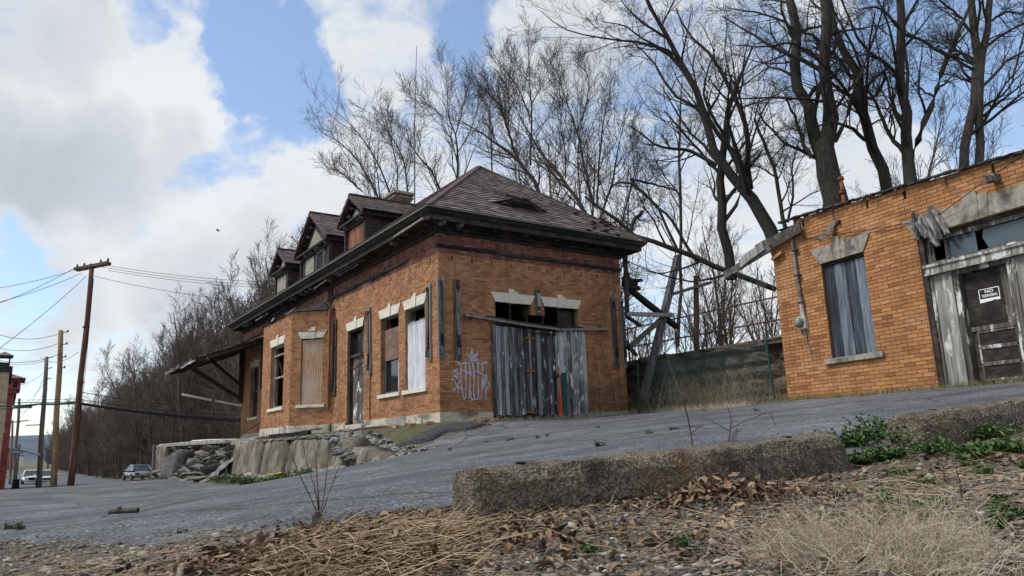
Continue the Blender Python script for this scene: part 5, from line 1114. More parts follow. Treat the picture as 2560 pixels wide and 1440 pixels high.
m = MB(); m.box(-4, .35, hb+.35, hb+1.2, -.3, 4); m.build('tower', 'stucco_red', rb)
for k in range(5): MB().box(-.15-k*.8, .12-k*.8, hb+.5, hb+1.0, -.32, -.301).build('tower_opening', 'black', rb)
m = MB(); m.add([(-4.3, -.6, hb+1.2), (.65, -.6, hb+1.2), (.65, 4.3, hb+1.2), (-4.3, 4.3, hb+1.2), (-1.8, 1.8, hb+2.2)], [(0, 1, 4), (1, 2, 4), (2, 3, 4), (3, 0, 4), (3, 2, 1, 0)]); m.build('tower_roof', 'slate', rb)
m = MB(); m.box(-1.3, -.5, hb+1.7, hb+2.5, .6, 1.4); m.box(-1.45, -.35, hb+2.9, hb+3.05, .45, 1.55); cpv = m.build('cupola', 'tar', rb)
for x in (-1.25, -.55):
    for y in (.65, 1.35): MB().box(x-.05, x+.05, hb+2.5, hb+2.9, y-.05, y+.05).build('cupola_post', 'tar', rb)
m = MB(); m.add([(-1.5, .4, hb+3.05), (-.3, .4, hb+3.05), (-.3, 1.6, hb+3.05), (-1.5, 1.6, hb+3.05), (-.9, 1.0, hb+3.4)], [(0, 1, 4), (1, 2, 4), (2, 3, 4), (3, 0, 4)]); m.build('cupola_roof', 'slate', rb)
for k, (px, D, h, wd, mt) in enumerate(((30, 300, 6, 9, 'stucco_tan'), (22, 260, 7, 8, 'stucco_red'), (44, 360, 5, 12, 'limestone'))):
    c = at(px, 1150, D); c[2] = g1(c[0], c[1]); building('far_house', ('distant tan house down the street', 'distant red house down the street', 'distant pale house at the end of the street')[k], c, wd, 8, h, mt, 'tar', [(-3, -1.8, 1, 2.4, 'f'), (-6, -4.8, 1, 2.4, 'f'), (-3, -1.8, 3.4, 4.8, 'f')], .3)
# cars
def car(label, px, py, D, heading, paint, suv, rear):
    b = at(px, py, D); b[2] = g1(b[0], b[1])+.02; e = empty('parked_car' if rear else 'car', b, heading); tag(e, label, 'car')
    L, Wd = (4.9, 1.95) if suv else (4.7, 1.82); H = 1.76 if suv else 1.45; belt = 1.08 if suv else .93; hood = 1.04 if suv else .84
    st = [(-L/2, .45, hood*.80, .80), (-L/2+.12, .32, hood*.97, .93), (-L/2+.75, .26, belt, 1.0), (-.4, .24, belt, 1.0), (.75, .24, belt, 1.0), (L/2-1.1, .26, hood+.02, .99), (L/2-.3, .30, hood*.92, .94), (L/2, .42, hood*.72, .80)]
    if suv: st[1] = (-L/2+.1, .34, belt, .96)
    V = []; n = len(st)
    for x, zb, zt, w in st:
        w = w*Wd/2
        V += [(x, -w*.96, zb), (x, -w, zb+(zt-zb)*.45), (x, -w*.93, zt), (x, w*.93, zt), (x, w, zb+(zt-zb)*.45), (x, w*.96, zb)]
    F = [(i*6+k, i*6+(k+1) % 6, i*6+6+(k+1) % 6, i*6+6+k) for i in range(n-1) for k in range(6)]+[tuple(range(6)), tuple(range((n-1)*6, n*6))[::-1]]
    o = link('body', mesh_np('body', np.array(V), F, paint, None, True), e); md = o.modifiers.new('s', 'SUBSURF'); md.levels = 2; md.render_levels = 2
    x0, x1, xr0, xr1 = ((-L/2+.08, L/2-1.3, -L/2+.35, .35) if suv else (-L/2+.72, L/2-1.35, -.85, .35)); wb, wt = Wd/2*.93, Wd/2*.72
    G = [(x0, -wb, belt-.03), (x1, -wb, belt-.03), (xr1, -wt, H-.04), (xr0, -wt, H-.04), (x0, wb, belt-.03), (x1, wb, belt-.03), (xr1, wt, H-.04), (xr0, wt, H-.04)]
    MB().add(G, [(0, 1, 2, 3), (7, 6, 5, 4), (1, 5, 6, 2), (0, 3, 7, 4), (3, 2, 6, 7)]).build('glasshouse', 'car_glass', e)
    MB().add([(xr0-.04, -wt-.02, H-.06), (xr1+.06, -wt-.02, H-.06), (xr1, -wt*.9, H), (xr0, -wt*.9, H), (xr0-.04, wt+.02, H-.06), (xr1+.06, wt+.02, H-.06), (xr1, wt*.9, H), (xr0, wt*.9, H)], [(0, 1, 2, 3), (7, 6, 5, 4), (1, 5, 6, 2), (0, 3, 7, 4), (3, 2, 6, 7), (0, 4, 5, 1)]).build('roof', paint, e)
    for sx in (-1, 1):
        for (xa, za, xb, zb) in ((x0, belt, xr0, H-.05), (x1, belt, xr1, H-.05), (-.25, belt, -.3, H-.05)): MB().beam((xa, sx*wb*1.005, za-.03), (xb, sx*wt*1.01, zb), .07, .05).build('pillar', paint, e)
        MB().tube([(L/2-1.5, sx*Wd*.5, belt+.02), (L/2-1.45, sx*(Wd*.5+.16), belt+.06)], [.05, .10], 8).build('mirror', paint, e)
        for xw in (-L/2+.95, L/2-.92):
            wl = MB().tube([(xw, sx*(Wd/2-.2), .34), (xw, sx*(Wd/2+.01), .34)], .34, 16).build('wheel', 'rubber', e); MB().tube([(xw, sx*(Wd/2-.02), .34), (xw, sx*(Wd/2+.03), .34)], .2, 12).build('rim', 'chrome', wl)
        MB().box(L/2-.22, L/2-.02, hood*.66, hood*.86, sx*Wd*.30-.2, sx*Wd*.30+.2).build('headlight', 'lamp_clear', e, bevel=.03); MB().box(-L/2-.0, -L/2+.2, hood*.68, hood*.9, sx*Wd*.34-.16, sx*Wd*.34+.16).build('tail_light', 'lamp_red', e, bevel=.03)
    MB().box(L/2-.08, L/2+.01, hood*.50, hood*.84, -.36, .36).build('grille', 'black', e); MB().box(L/2-.06, L/2+.05, .36, .5, -Wd*.42, Wd*.42).build('bumper', paint if not suv else 'chrome', e, bevel=.03); MB().box(-L/2-.04, -L/2+.06, .40, .56, -Wd*.42, Wd*.42).build('bumper', paint, e, bevel=.03); MB().box(-L/2-.03, -L/2+.0, hood*.62, hood*.76, -.26, .26).build('number_plate', 'sign_white', e)
HD = math.atan2(-S_[1], -S_[0])
car('white pickup-fronted SUV coming down the street', 76, 1208, 98, HD+.02, 'car_white', True, False)
car('pale silver sedan approaching behind the tan utility pole', 114, 1215, 78, HD-.02, 'car_white', False, False)
car('silver sedan parked below the wooded bank, seen from behind', 343, 1201, 72, HD+math.pi+.10, 'car_silver', False, True)
# bird
bd = empty('bird', at(545, 577, 70)); tag(bd, 'small dark bird gliding in the cloudy sky', 'bird')
m = MB(); m.tube([(-.18, 0, .02), (-.05, 0, 0), (.1, 0, 0), (.2, 0, .02)], [.01, .05, .045, .012], 7); m.build('body', 'bird_black', bd, True)
for s_ in (-1, 1): MB().add([(-.08, 0, .02), (.08, 0, .02), (.06, s_*.22, .16), (-.02, s_*.45, .05), (-.08, s_*.22, .14)], [(0, 1, 2, 3, 4)]).add([(-.08, 0, .005), (.08, 0, .005), (.06, s_*.22, .145), (-.02, s_*.45, .045), (-.08, s_*.22, .125)], [(0, 1, 2, 3, 4)]).build('wing', 'bird_black', bd)
# ------------------------------------------------------------------ bare trees
def mat_bark(name, a, b, moss=None):
    n = NT(name); p = n.pos(); g = n.noise(n.map(p, (1, 1, .3)), 14, 5, .65); c = n.ramp(g, [(.35, a), (.65, b)])
    if moss: c = n.mix(n.ramp(n.noise(p, .9, 4), [(.5, 0), (.66, .6)]), c, moss)
    MAT[name] = n.out(c, .92, n.bump(g, .8, .03))
mat_bark('bark_dark', (.018, .016, .014), (.060, .052, .044), (.045, .048, .03)); mat_bark('bark_grey', (.035, .030, .026), (.10, .088, .076)); mat_bark('bark_wood', (.055, .045, .039), (.14, .115, .10)); flat('twig_dark', (.032, .026, .023), .9); flat('twig_grey', (.088, .070, .060), .9); flat('twig_wood', (.125, .098, .084), .9)
mat_bark('bark_brown', (.05, .032, .02), (.13, .088, .055))
def nrm(v): return v/(np.linalg.norm(v, axis=-1, keepdims=True)+1e-9)
def tubes(P, Rd, sides):
    """P (N,K,3), Rd (N,K) -> verts, quad faces"""
    N, K, _ = P.shape; T = np.empty_like(P); T[:, 1:-1] = P[:, 2:]-P[:, :-2]; T[:, 0] = P[:, 1]-P[:, 0]; T[:, -1] = P[:, -1]-P[:, -2]; T = nrm(T)
    ref = np.where(np.abs(T[..., 2:3]) > .9, np.array([1., 0, 0]), np.array([0, 0, 1.])); A = nrm(np.cross(T, ref)); B = np.cross(T, A)
    th = np.arange(sides)*2*math.pi/sides; V = P[:, :, None, :]+Rd[:, :, None, None]*(np.cos(th)[None, None, :, None]*A[:, :, None, :]+np.sin(th)[None, None, :, None]*B[:, :, None, :])
    idx = np.arange(N*K*sides).reshape(N, K, sides); a = idx[:, :-1]; b = idx[:, 1:]
    F = np.stack([a, np.roll(a, -1, 2), np.roll(b, -1, 2), b], -1).reshape(-1, 4); return V.reshape(-1, 3), F
def grow(P, Rd, n, ratio, ang, K, tmin, R, up=.05, wander=.12, rr=.55, lmin=.2, lmax=9, rend=.25, flat_=0.0):
    N, Kp, _ = P.shape; seg = np.linalg.norm(np.diff(P, axis=1), axis=-1); Lp = seg.sum(1); M = N*n
    t = tmin+(1-tmin)*((np.arange(n)[None]+R.random((N, n)))/n); t = np.clip(t, 0, .995).reshape(-1); pi = np.repeat(np.arange(N), n)
    f = t*(Kp-1); i0 = np.minimum(f.astype(int), Kp-2); fr = (f-i0)[:, None]; s = P[pi, i0]*(1-fr)+P[pi, i0+1]*fr; tan = nrm(P[pi, i0+1]-P[pi, i0]); r0 = Rd[pi, i0]*(1-fr[:, 0])+Rd[pi, i0+1]*fr[:, 0]
    L = np.clip(Lp[pi]*ratio*(1.2-.75*(t-tmin)/(1-tmin+1e-6))*R.uniform(.55, 1.35, M), lmin, lmax); a = ang*R.uniform(.6, 1.35, M)
    q = nrm(np.cross(tan, nrm(R.normal(size=(M, 3))))); d = nrm(np.cos(a)[:, None]*tan+np.sin(a)[:, None]*q+np.array([0, 0, up*2])); out = np.empty((M, K, 3)); out[:, 0] = s; st = (L/(K-1))[:, None]
    for k in range(1, K):
        out[:, k] = out[:, k-1]+d*st; d = nrm(d+R.normal(size=(M, 3))*wander+np.array([0, 0, up]))
    rs_ = np.minimum(r0*rr, .012+L*.022); prof = 1-(1-rend)*np.linspace(0, 1, K)**.8
    return out, rs_[:, None]*prof[None]
def resample(pts, rad, K):
    pts = np.array(pts); d = np.r_[0, np.cumsum(np.linalg.norm(np.diff(pts, axis=0), axis=1))]; s = np.linspace(0, d[-1], K)
    # smooth (Catmull-like) by dense linear interpolation then averaging
    D = np.linspace(0, d[-1], K*4); X = np.stack([np.interp(D, d, pts[:, i]) for i in range(3)], 1); k = np.ones(5)/5; Y = X.copy()
    for i in range(3): Y[2:-2, i] = np.convolve(X[:, i], k, 'valid')
    return np.stack([np.interp(s, D, Y[:, i]) for i in range(3)], 1), np.interp(s, d, rad)
def tree_from(limbs, name, label, group, seed, bark, twig, spec, base=None, rmin=.0):
    """limbs: list of (points3d, radii). spec: list of grow settings per level"""
    R = np.random.default_rng(seed); K0 = 11; P = []; Q = []
    for pts, rad in limbs: a, b = resample(pts, rad, K0); P.append(a); Q.append(b)
    P = np.array(P); Q = np.array(Q); P[:, 1:-1] += R.normal(0, 1, P[:, 1:-1].shape)*np.minimum(.05, Q[:, 1:-1, None]*.35)
    if base is None: base = P[0, 0]
    V, F = tubes(P, Q, 9); me_t = mesh_np('trunk', V-base, F, bark, None, True)
    VV, FF_, off = [], [], 0; lv = [(P, Q)]
    for li, sp in enumerate(spec):
        src = [lv[-1]] if not sp.get('all') else lv
        np_, nr_ = [], []
        for (a, b) in src:
            c, d = grow(a, b, R=R, **{k: v for k, v in sp.items() if k not in ('sides', 'all')}); np_.append(c); nr_.append(d)
        A = np.concatenate(np_); B = np.maximum(np.concatenate(nr_), rmin); lv.append((A, B)); v, f = tubes(A, B, sp.get('sides', 3)); VV.append(v); FF_.append(f+off); off += len(v)
    me_b = mesh_np('branches', np.concatenate(VV)-base, np.concatenate(FF_), twig, None, True)
    e = empty(name, base); tag(e, label, 'tree', group); link('trunk', me_t, e); link('branches', me_b, e); return e, me_t, me_b
def px_limb(pts, D, sc, ox, oy, spread=0.0, seed=0):
    """pts: (x,y,width) in an enlarged crop of the photo -> 3-D limb that starts at distance D and wanders in depth"""
    R = np.random.default_rng(seed); out, rad = [], []; dd = 0; drift = R.normal(0, spread)
    for k, (x, y, w) in enumerate(pts):
        Dk = D+drift*k+R.normal(0, spread*.4)*(k > 0); out.append(at(ox+x/sc, oy+y/sc, Dk)); rad.append(max(.012, w/sc/FPX*Dk/2))
    return out, rad
def T8(*L): return [(a, b, c) for a, b, c in L]
SPEC = [dict(n=9, ratio=.42, ang=.85, K=7, tmin=.18, up=.06, wander=.16, rr=.5, lmin=.7, lmax=5, sides=5), dict(n=6, ratio=.52, ang=.75, K=6, tmin=.12, up=.05, wander=.18, rr=.55, lmin=.4, lmax=2.6, sides=4), dict(n=5, ratio=.56, ang=.7, K=6, tmin=.1, up=.04, wander=.2, rr=.6, lmin=.25, lmax=1.3, sides=3), dict(n=2, ratio=.55, ang=.65, K=4, tmin=.15, up=.03, wander=.2, rr=.7, lmin=.12, lmax=.6, sides=3)]
SC8, OX8, OY8 = 2.0317, 1300, 0
big = [
 ('leaning dark bare tree with a long limb reaching over the station roof', 24.5, 1, [[(1330, 1330, 78), (1275, 1175, 72), (1220, 1060, 66), (1150, 940, 60), (1080, 890, 52), (1000, 840, 46), (960, 680, 42), (935, 530, 38), (870, 420, 35), (820, 320, 30), (760, 200, 26), (700, 100, 21), (640, -10, 17), (600, -90, 10)],
   [(1150, 940, 40), (1130, 870, 36), (1070, 770, 30), (1010, 710, 26), (940, 560, 20), (850, 530, 18), (760, 470, 15), (700, 340, 12), (620, 250, 8), (560, 200, 5)], [(870, 420, 26), (780, 300, 22), (720, 240, 18), (600, 210, 14), (480, 200, 11), (330, 180, 8), (200, 140, 6), (105, 55, 3)], [(1000, 840, 24), (880, 770, 20), (760, 745, 16), (690, 745, 12), (620, 680, 9), (560, 640, 6)],
   [(820, 320, 18), (780, 270, 15), (640, 210, 11), (540, 130, 8), (420, 110, 5)], [(760, 200, 16), (640, 130, 12), (560, 60, 8), (500, -20, 5)]], 8),
 ('slim dark bare tree forking beside the shed corner', 25.5, 2, [[(1075, 1420, 56), (1060, 1300, 52), (1040, 1100, 50), (1020, 960, 46), (1022, 850, 42), (1045, 700, 36), (1055, 540, 30), (1080, 480, 24), (1130, 380, 16), (1180, 240, 10)],
   [(1170, 960, 34), (1160, 870, 32), (1155, 700, 28), (1130, 560, 26), (1060, 440, 22), (990, 300, 18), (900, 220, 14), (830, 130, 10), (790, 40, 6)], [(1045, 700, 20), (980, 600, 16), (930, 480, 13), (950, 370, 9), (990, 250, 6)], [(1035, 1040, 26), (1090, 960, 20), (1150, 880, 14), (1230, 760, 10)], [(1020, 900, 18), (940, 800, 14), (800, 640, 11), (730, 560, 7)]], 7),
 ('massive twin-trunked dark tree rising behind the shed roof', 22.5, 3, [[(1590, 1180, 132), (1580, 1050, 128), (1570, 900, 120), (1557, 770, 108), (1562, 640, 72), (1560, 500, 64), (1545, 300, 60), (1550, 100, 58), (1545, -20, 56), (1535, -200, 44)],
   [(1560, 860, 80), (1510, 750, 72), (1480, 600, 62), (1430, 440, 58), (1400, 280, 54), (1412, 140, 50), (1372, 0, 48), (1340, -150, 36)], [(1480, 800, 24), (1430, 700, 19), (1390, 580, 15), (1350, 500, 9)], [(1600, 720, 26), (1660, 600, 20), (1700, 440, 18), (1760, 300, 15), (1830, 100, 11), (1850, 0, 7)], [(1545, 330, 22), (1470, 260, 16), (1380, 210, 12), (1250, 240, 9), (1100, 230, 6)], [(1560, 520, 18), (1450, 500, 14), (1300, 495, 12), (1180, 500, 9), (1050, 500, 6)], [(1410, 160, 16), (1300, 90, 12), (1180, 60, 9), (1050, 40, 5)]], 9),
 ('slanting bare tree between the twin trunk and the straight trunk', 23.5, 4, [[(1910, 1120, 64), (1865, 970, 60), (1800, 760, 56), (1740, 580, 52), (1690, 380, 46), (1620, 200, 40), (1570, 60, 34), (1545, -80, 26)], [(1780, 720, 22), (1680, 650, 18), (1600, 620, 14), (1500, 640, 9)], [(1690, 400, 22), (1600, 280, 18), (1500, 180, 14), (1400, 160, 9)], [(1720, 500, 20), (1800, 500, 16), (1860, 400, 13), (1850, 350, 10), (1800, 400, 7)]], 8),
 ('straight dark tree with a sweeping forked limb behind the shed', 22.0, 5, [[(2000, 1080, 74), (1985, 940, 70), (1970, 800, 60), (1955, 600, 52), (1940, 330, 48), (1935, 150, 44), (1928, 0, 42), (1925, -150, 32)], [(1985, 800, 38), (2060, 620, 34), (2110, 480, 30), (2165, 330, 26), (2200, 210, 22), (2260, 100, 18), (2300, -10, 14)], [(1960, 790, 26), (1880, 690, 22), (1830, 580, 18), (1790, 480, 14), (1730, 430, 9)], [(1945, 660, 18), (1885, 520, 15), (1872, 420, 14), (1850, 360, 12), (1790, 390, 9), (1740, 470, 6)], [(1940, 170, 20), (2040, 200, 16), (2130, 270, 14), (2220, 290, 12), (2300, 330, 9)], [(1936, 160, 20), (1870, 80, 15), (1800, 30, 12), (1720, 50, 8)]], 8),
 ('pair of straight pale trunks growing at the right end of the shed roof', 23.0, 6, [[(2235, 990, 52), (2250, 850, 50), (2290, 590, 46), (2320, 430, 44), (2325, 300, 44), (2310, 120, 42), (2290, -20, 38), (2280, -150, 28)], [(2345, 980, 46), (2340, 820, 44), (2335, 600, 42), (2330, 420, 40), (2355, 250, 36), (2372, 100, 32), (2385, 0, 30), (2400, -150, 20)], [(2330, 460, 18), (2400, 390, 16), (2470, 310, 14), (2560, 260, 10), (2660, 200, 6)], [(2310, 320, 20), (2240, 270, 16), (2160, 280, 12), (2060, 220, 9)], [(2300, 170, 18), (2240, 90, 15), (2160, 20, 11), (2080, -40, 7)], [(2500, 420, 12), (2540, 250, 11), (2580, 100, 9), (2620, -20, 6)], [(2370, 120, 16), (2470, 60, 12), (2560, 70, 8)]], 8),
 ('thin broken dark trunk standing left of the massive tree', 24.0, 7, [[(1370, 1230, 24), (1340, 1130, 22), (1310, 940, 20), (1270, 790, 18), (1205, 650, 15), (1190, 600, 12)], [(1300, 900, 10), (1240, 860, 8), (1170, 830, 6)], [(1360, 1130, 14), (1390, 980, 12), (1380, 850, 9), (1420, 700, 6)]], 8),
 ('slender straight pale trunk rising between station and shed', 29.0, 8, [[(800, 1760, 22), (820, 1500, 18), (815, 1290, 17), (815, 1050, 16), (808, 760, 14), (815, 560, 10), (820, 430, 6)], [(815, 1000, 8), (740, 900, 6), (680, 800, 4)], [(812, 800, 8), (880, 700, 6), (930, 600, 4)]], 7),
 ('dead arched branch tree lying across the station roof corner', 25.0, 9, [[(1300, 1470, 30), (1230, 1430, 30), (1100, 1390, 29), (950, 1340, 28), (800, 1270, 27), (700, 1240, 25), (600, 1210, 23), (500, 1130, 20), (420, 1070, 16), (330, 1000, 11)], [(600, 1205, 22), (560, 1190, 24), (575, 1130, 22), (620, 1075, 20)], [(800, 1270, 16), (700, 1050, 14), (560, 920, 13), (470, 925, 11), (440, 1000, 9)], [(900, 1330, 18), (760, 1100, 15), (640, 1000, 12), (560, 910, 9)], [(540, 1200, 24), (530, 1320, 22), (560, 1450, 20)], [(560, 910, 14), (660, 930, 12), (800, 970, 9)]], 6),
]
for label, D, sd, limbs, nb in big:
    spec = [dict(s) for s in SPEC]; spec[0]['n'] = nb
    tree_from([px_limb(l, D, SC8, OX8, OY8, .0 if i == 0 else .22, sd*31+i) for i, l in enumerate(limbs)], 'bare_tree', label, 'large bare trees on the embankment', sd, 'bark_dark' if sd not in (6, 8) else 'bark_grey', 'twig_dark', spec, rmin=.0035)
mid = [
 ('spreading many-stemmed bare tree behind the station chimney', 33, 21, 'A', [[(560, 1500, 30), (520, 1300, 22), (470, 1180, 17), (400, 1050, 14), (310, 920, 11), (200, 820, 8), (50, 740, 4)], [(600, 1350, 20), (580, 1190, 15), (500, 1000, 12), (420, 850, 10), (300, 700, 7), (150, 570, 3)], [(720, 1300, 18), (715, 1180, 14), (700, 1000, 12), (640, 850, 10), (560, 740, 8), (430, 600, 4)], [(640, 1200, 12), (640, 1000, 10), (600, 850, 8), (590, 590, 4)], [(380, 1200, 12), (250, 1080, 9), (150, 1010, 5)]]),
 ('tall bare tree with a fine pointed crown behind the station ridge', 34, 22, 'B', [[(1000, 1400, 26), (960, 1180, 19), (900, 1050, 16), (800, 930, 13), (740, 850, 10), (700, 700, 5)], [(1090, 1300, 26), (1085, 1100, 21), (1095, 900, 16), (1075, 750, 12), (1020, 650, 9), (1010, 400, 6), (995, 250, 3)], [(1080, 760, 10), (1115, 660, 9), (1140, 520, 8), (1200, 340, 4)], [(990, 640, 8), (900, 560, 6), (780, 520, 4), (705, 480, 3)], [(1095, 900, 10), (1180, 760, 8), (1240, 600, 5), (1250, 430, 3)]]),
 ('broad dark-limbed bare tree over the right slope of the station roof', 31, 23, 'C', [[(1800, 1420, 40), (1740, 1240, 35), (1650, 1100, 31), (1580, 1010, 28), (1530, 930, 26), (1400, 850, 19), (1280, 760, 14), (1100, 660, 7)], [(1560, 980, 20), (1500, 850, 18), (1460, 700, 15), (1420, 560, 11), (1300, 430, 5)], [(1640, 1000, 18), (1640, 900, 16), (1650, 650, 12), (1635, 400, 8), (1620, 100, 3)], [(1470, 760, 10), (1480, 560, 8), (1465, 410, 4)], [(1650, 660, 10), (1560, 450, 7), (1400, 210, 3)], [(1345, 1100, 14), (1350, 900, 11), (1330, 650, 7), (1340, 340, 3)], [(1640, 560, 9), (1720, 400, 6), (1800, 210, 3)]]),
 ('bare tree with long straight stems behind the roof slope', 30, 24, 'D', [[(2150, 1560, 38), (2100, 1440, 34), (1950, 1200, 29), (1800, 1010, 24), (1700, 880, 20), (1650, 800, 14), (1550, 620, 7)], [(2110, 1300, 22), (2040, 1000, 18), (1990, 750, 14), (1930, 580, 10), (1850, 350, 4)], [(1990, 750, 10), (2060, 560, 8), (2080, 380, 5), (2030, 190, 3)], [(2140, 1300, 18), (2150, 1000, 15), (2180, 700, 10), (2240, 420, 5)], [(1900, 1100, 12), (1900, 900, 10), (1860, 700, 7), (1890, 420, 4)], [(2160, 1400, 20), (2250, 1150, 16), (2290, 900, 11), (2350, 640, 6)]]),
]
SPECM = [dict(n=12, ratio=.52, ang=.62, K=7, tmin=.06, up=.09, wander=.12, rr=.55, lmin=.9, lmax=4.6, sides=4), dict(n=8, ratio=.46, ang=.66, K=5, tmin=.06, up=.07, wander=.14, rr=.6, lmin=.5, lmax=2.2, sides=3), dict(n=5, ratio=.5, ang=.62, K=4, tmin=.06, up=.05, wander=.16, rr=.65, lmin=.3, lmax=1.0, sides=3)]
for label, D, sd, _, limbs in mid:
    tree_from([px_limb(l, D, 3.0, 780, 80, .0 if i == 0 else .3, sd*17+i) for i, l in enumerate(limbs)], 'bare_tree', label, 'bare trees behind the station', sd, 'bark_grey', 'twig_grey', SPECM, rmin=.0055)
# generic trees for the wooded bank
def generic(seed, H, nst=3, spread=.16):
    R = np.random.default_rng(seed); limbs = []
    for s in range(nst):
        a = R.uniform(0, 6.28); lean = R.uniform(.03, spread); P = []; p = np.array([math.cos(a)*.15*s, math.sin(a)*.15*s, -.4]); d = np.array([math.cos(a)*lean, math.sin(a)*lean, 1.]); n = 8; h = H*R.uniform(.75, 1)
        for k in range(n): P.append(p.copy()); p = p+d/np.linalg.norm(d)*h/(n-1); d = d+np.array([*R.normal(0, .09, 2), 0])
        r0 = H*.0115*R.uniform(.7, 1.1); limbs.append((P, [r0*(1-.9*k/(n-1))+.01 for k in range(n)]))
    return limbs
SPECW = [dict(n=17, ratio=.34, ang=.72, K=6, tmin=.10, up=.10, wander=.12, rr=.55, lmin=.9, lmax=4.5, sides=4), dict(n=8, ratio=.46, ang=.62, K=4, tmin=.1, up=.07, wander=.15, rr=.6, lmin=.5, lmax=2.0, sides=3), dict(n=6, ratio=.5, ang=.6, K=3, tmin=.1, up=.05, wander=.16, rr=.65, lmin=.3, lmax=1.0, sides=3)]
WOODL = 'bare grey-brown tree crowded on the wooded bank along the street'
protos = []
for s in range(5):
    e, a, b = tree_from(generic(60+s, 11.0+s*.6), 'bare_tree', WOODL, 'wooded bank trees', 60+s, 'bark_wood', 'twig_wood', SPECW, base=np.zeros(3), rmin=.009); protos.append((e, a, b))
SPECS = [dict(n=9, ratio=.5, ang=.6, K=4, tmin=.05, up=.1, wander=.15, rr=.6, lmin=.5, lmax=1.5, sides=3), dict(n=7, ratio=.5, ang=.6, K=3, tmin=.1, up=.05, wander=.16, rr=.65, lmin=.25, lmax=.8, sides=3)]
shr = []
for s in range(3):
    e, a, b = tree_from(generic(80+s, 3.0+s*.5, 7, .5), 'bare_shrub', 'tangled bare shrub filling the foot of the wooded bank', 'shrubs on the wooded bank', 80+s, 'bark_wood', 'twig_wood', SPECS, base=np.zeros(3), rmin=.007); e['category'] = 'shrub'; shr.append((e, a, b))
R = random.Random(44)
def bankz(u, v):
    w = st_w(u, v); lo = g1(w[0], w[1])-.3; k = min(max((u-14)/14, 0), 1); top = 2.75 if v < 10 else (2.9 if v < 12 else (3.5 if v < 16 else 4.2))
    return w, max(lo+.3, top*(1-k)+k*(lo+.4+(top-lo)*min(1, (v-9)/14))) if v > 9 else lo+.3
used = set()
def place(lst, k, w, z, sc, label=None, group=None, name='bare_tree'):
    e, a, b = lst[k % len(lst)]; key = (id(lst), k % len(lst))
    if key not in used: used.add(key); o = e
    else:
        o = empty(name); tag(o, e['label'], e['category'], e['group'])
        link('trunk', a, o); link('branches', b, o)
    if label: o['label'] = label
    if group: o['group'] = group
    o.location = (w[0], w[1], z-.1); o.rotation_euler = (0, 0, R.uniform(0, 6.28)); o.scale = (sc, sc, sc*R.uniform(.92, 1.08)); return o
k = 0
for row, (v0, du, sc) in enumerate(((4.6, 2.8, 1.15), (8, 3.2, 1.4), (13, 4.0, 1.55), (19, 5.5, 1.65))):
    u = 36.0+row*1.7-(8 if row > 1 else 0)
    while u < 290:
        v = v0+R.uniform(-1.4, 1.4); w, z = bankz(u, v); place(protos, k+R.randint(0, 4), w, z, sc*R.uniform(.72, 1.06)); k += 1; u += du*R.uniform(.7, 1.4)*(1 if u < 80 else (1.7 if u < 140 else 3.2))
for u in np.concatenate([np.arange(27, 120, 1.75), np.arange(120, 240, 4.)]):
    for v0 in (4.6, 7.4):
        v = v0+R.uniform(-.9, .9); w, z = bankz(u, v); place(shr, R.randint(0, 2), w, z, R.uniform(.9, 1.5), name='bare_shrub')
# thin background growth seen through the gaps on the embankment
for (u, v) in [(-18, 26), (-9, 24), (-1, 24), (3, 28), (13, 27), (18, 20), (-27, 30), (1, 34), (-34, 28), (-38, 24), (-6, 31)]:
    w, z = bankz(u, v); place(protos, R.randint(0, 4), w, 3.4, R.uniform(.7, 1.0), 'pale bare tree in the background beyond the embankment trees', 'background embankment trees')
for (u, v) in [(13.5, 15), (17, 17), (22, 17), (19, 21)]:
    w, z = bankz(u, v); place(protos, R.randint(0, 4), w, 3.2, R.uniform(1.05, 1.35), 'grey bare tree standing in the row beyond the station roof', 'bare trees beyond the station roof')
for (u, v) in [(2.5, 10.5), (1.2, 10.9), (-.3, 10.4), (-1.8, 11.2), (-3.2, 10.6), (-5, 10.8), (-7, 11.3), (4, 10.8), (-9.5, 12), (-12.5, 13), (-16, 14)]:
    w, z = bankz(u, v); place(shr, R.randint(0, 2), w, z, R.uniform(.6, .9), 'bare twiggy shrub on top of the rock wall', 'shrubs on the rock wall', 'bare_shrub')
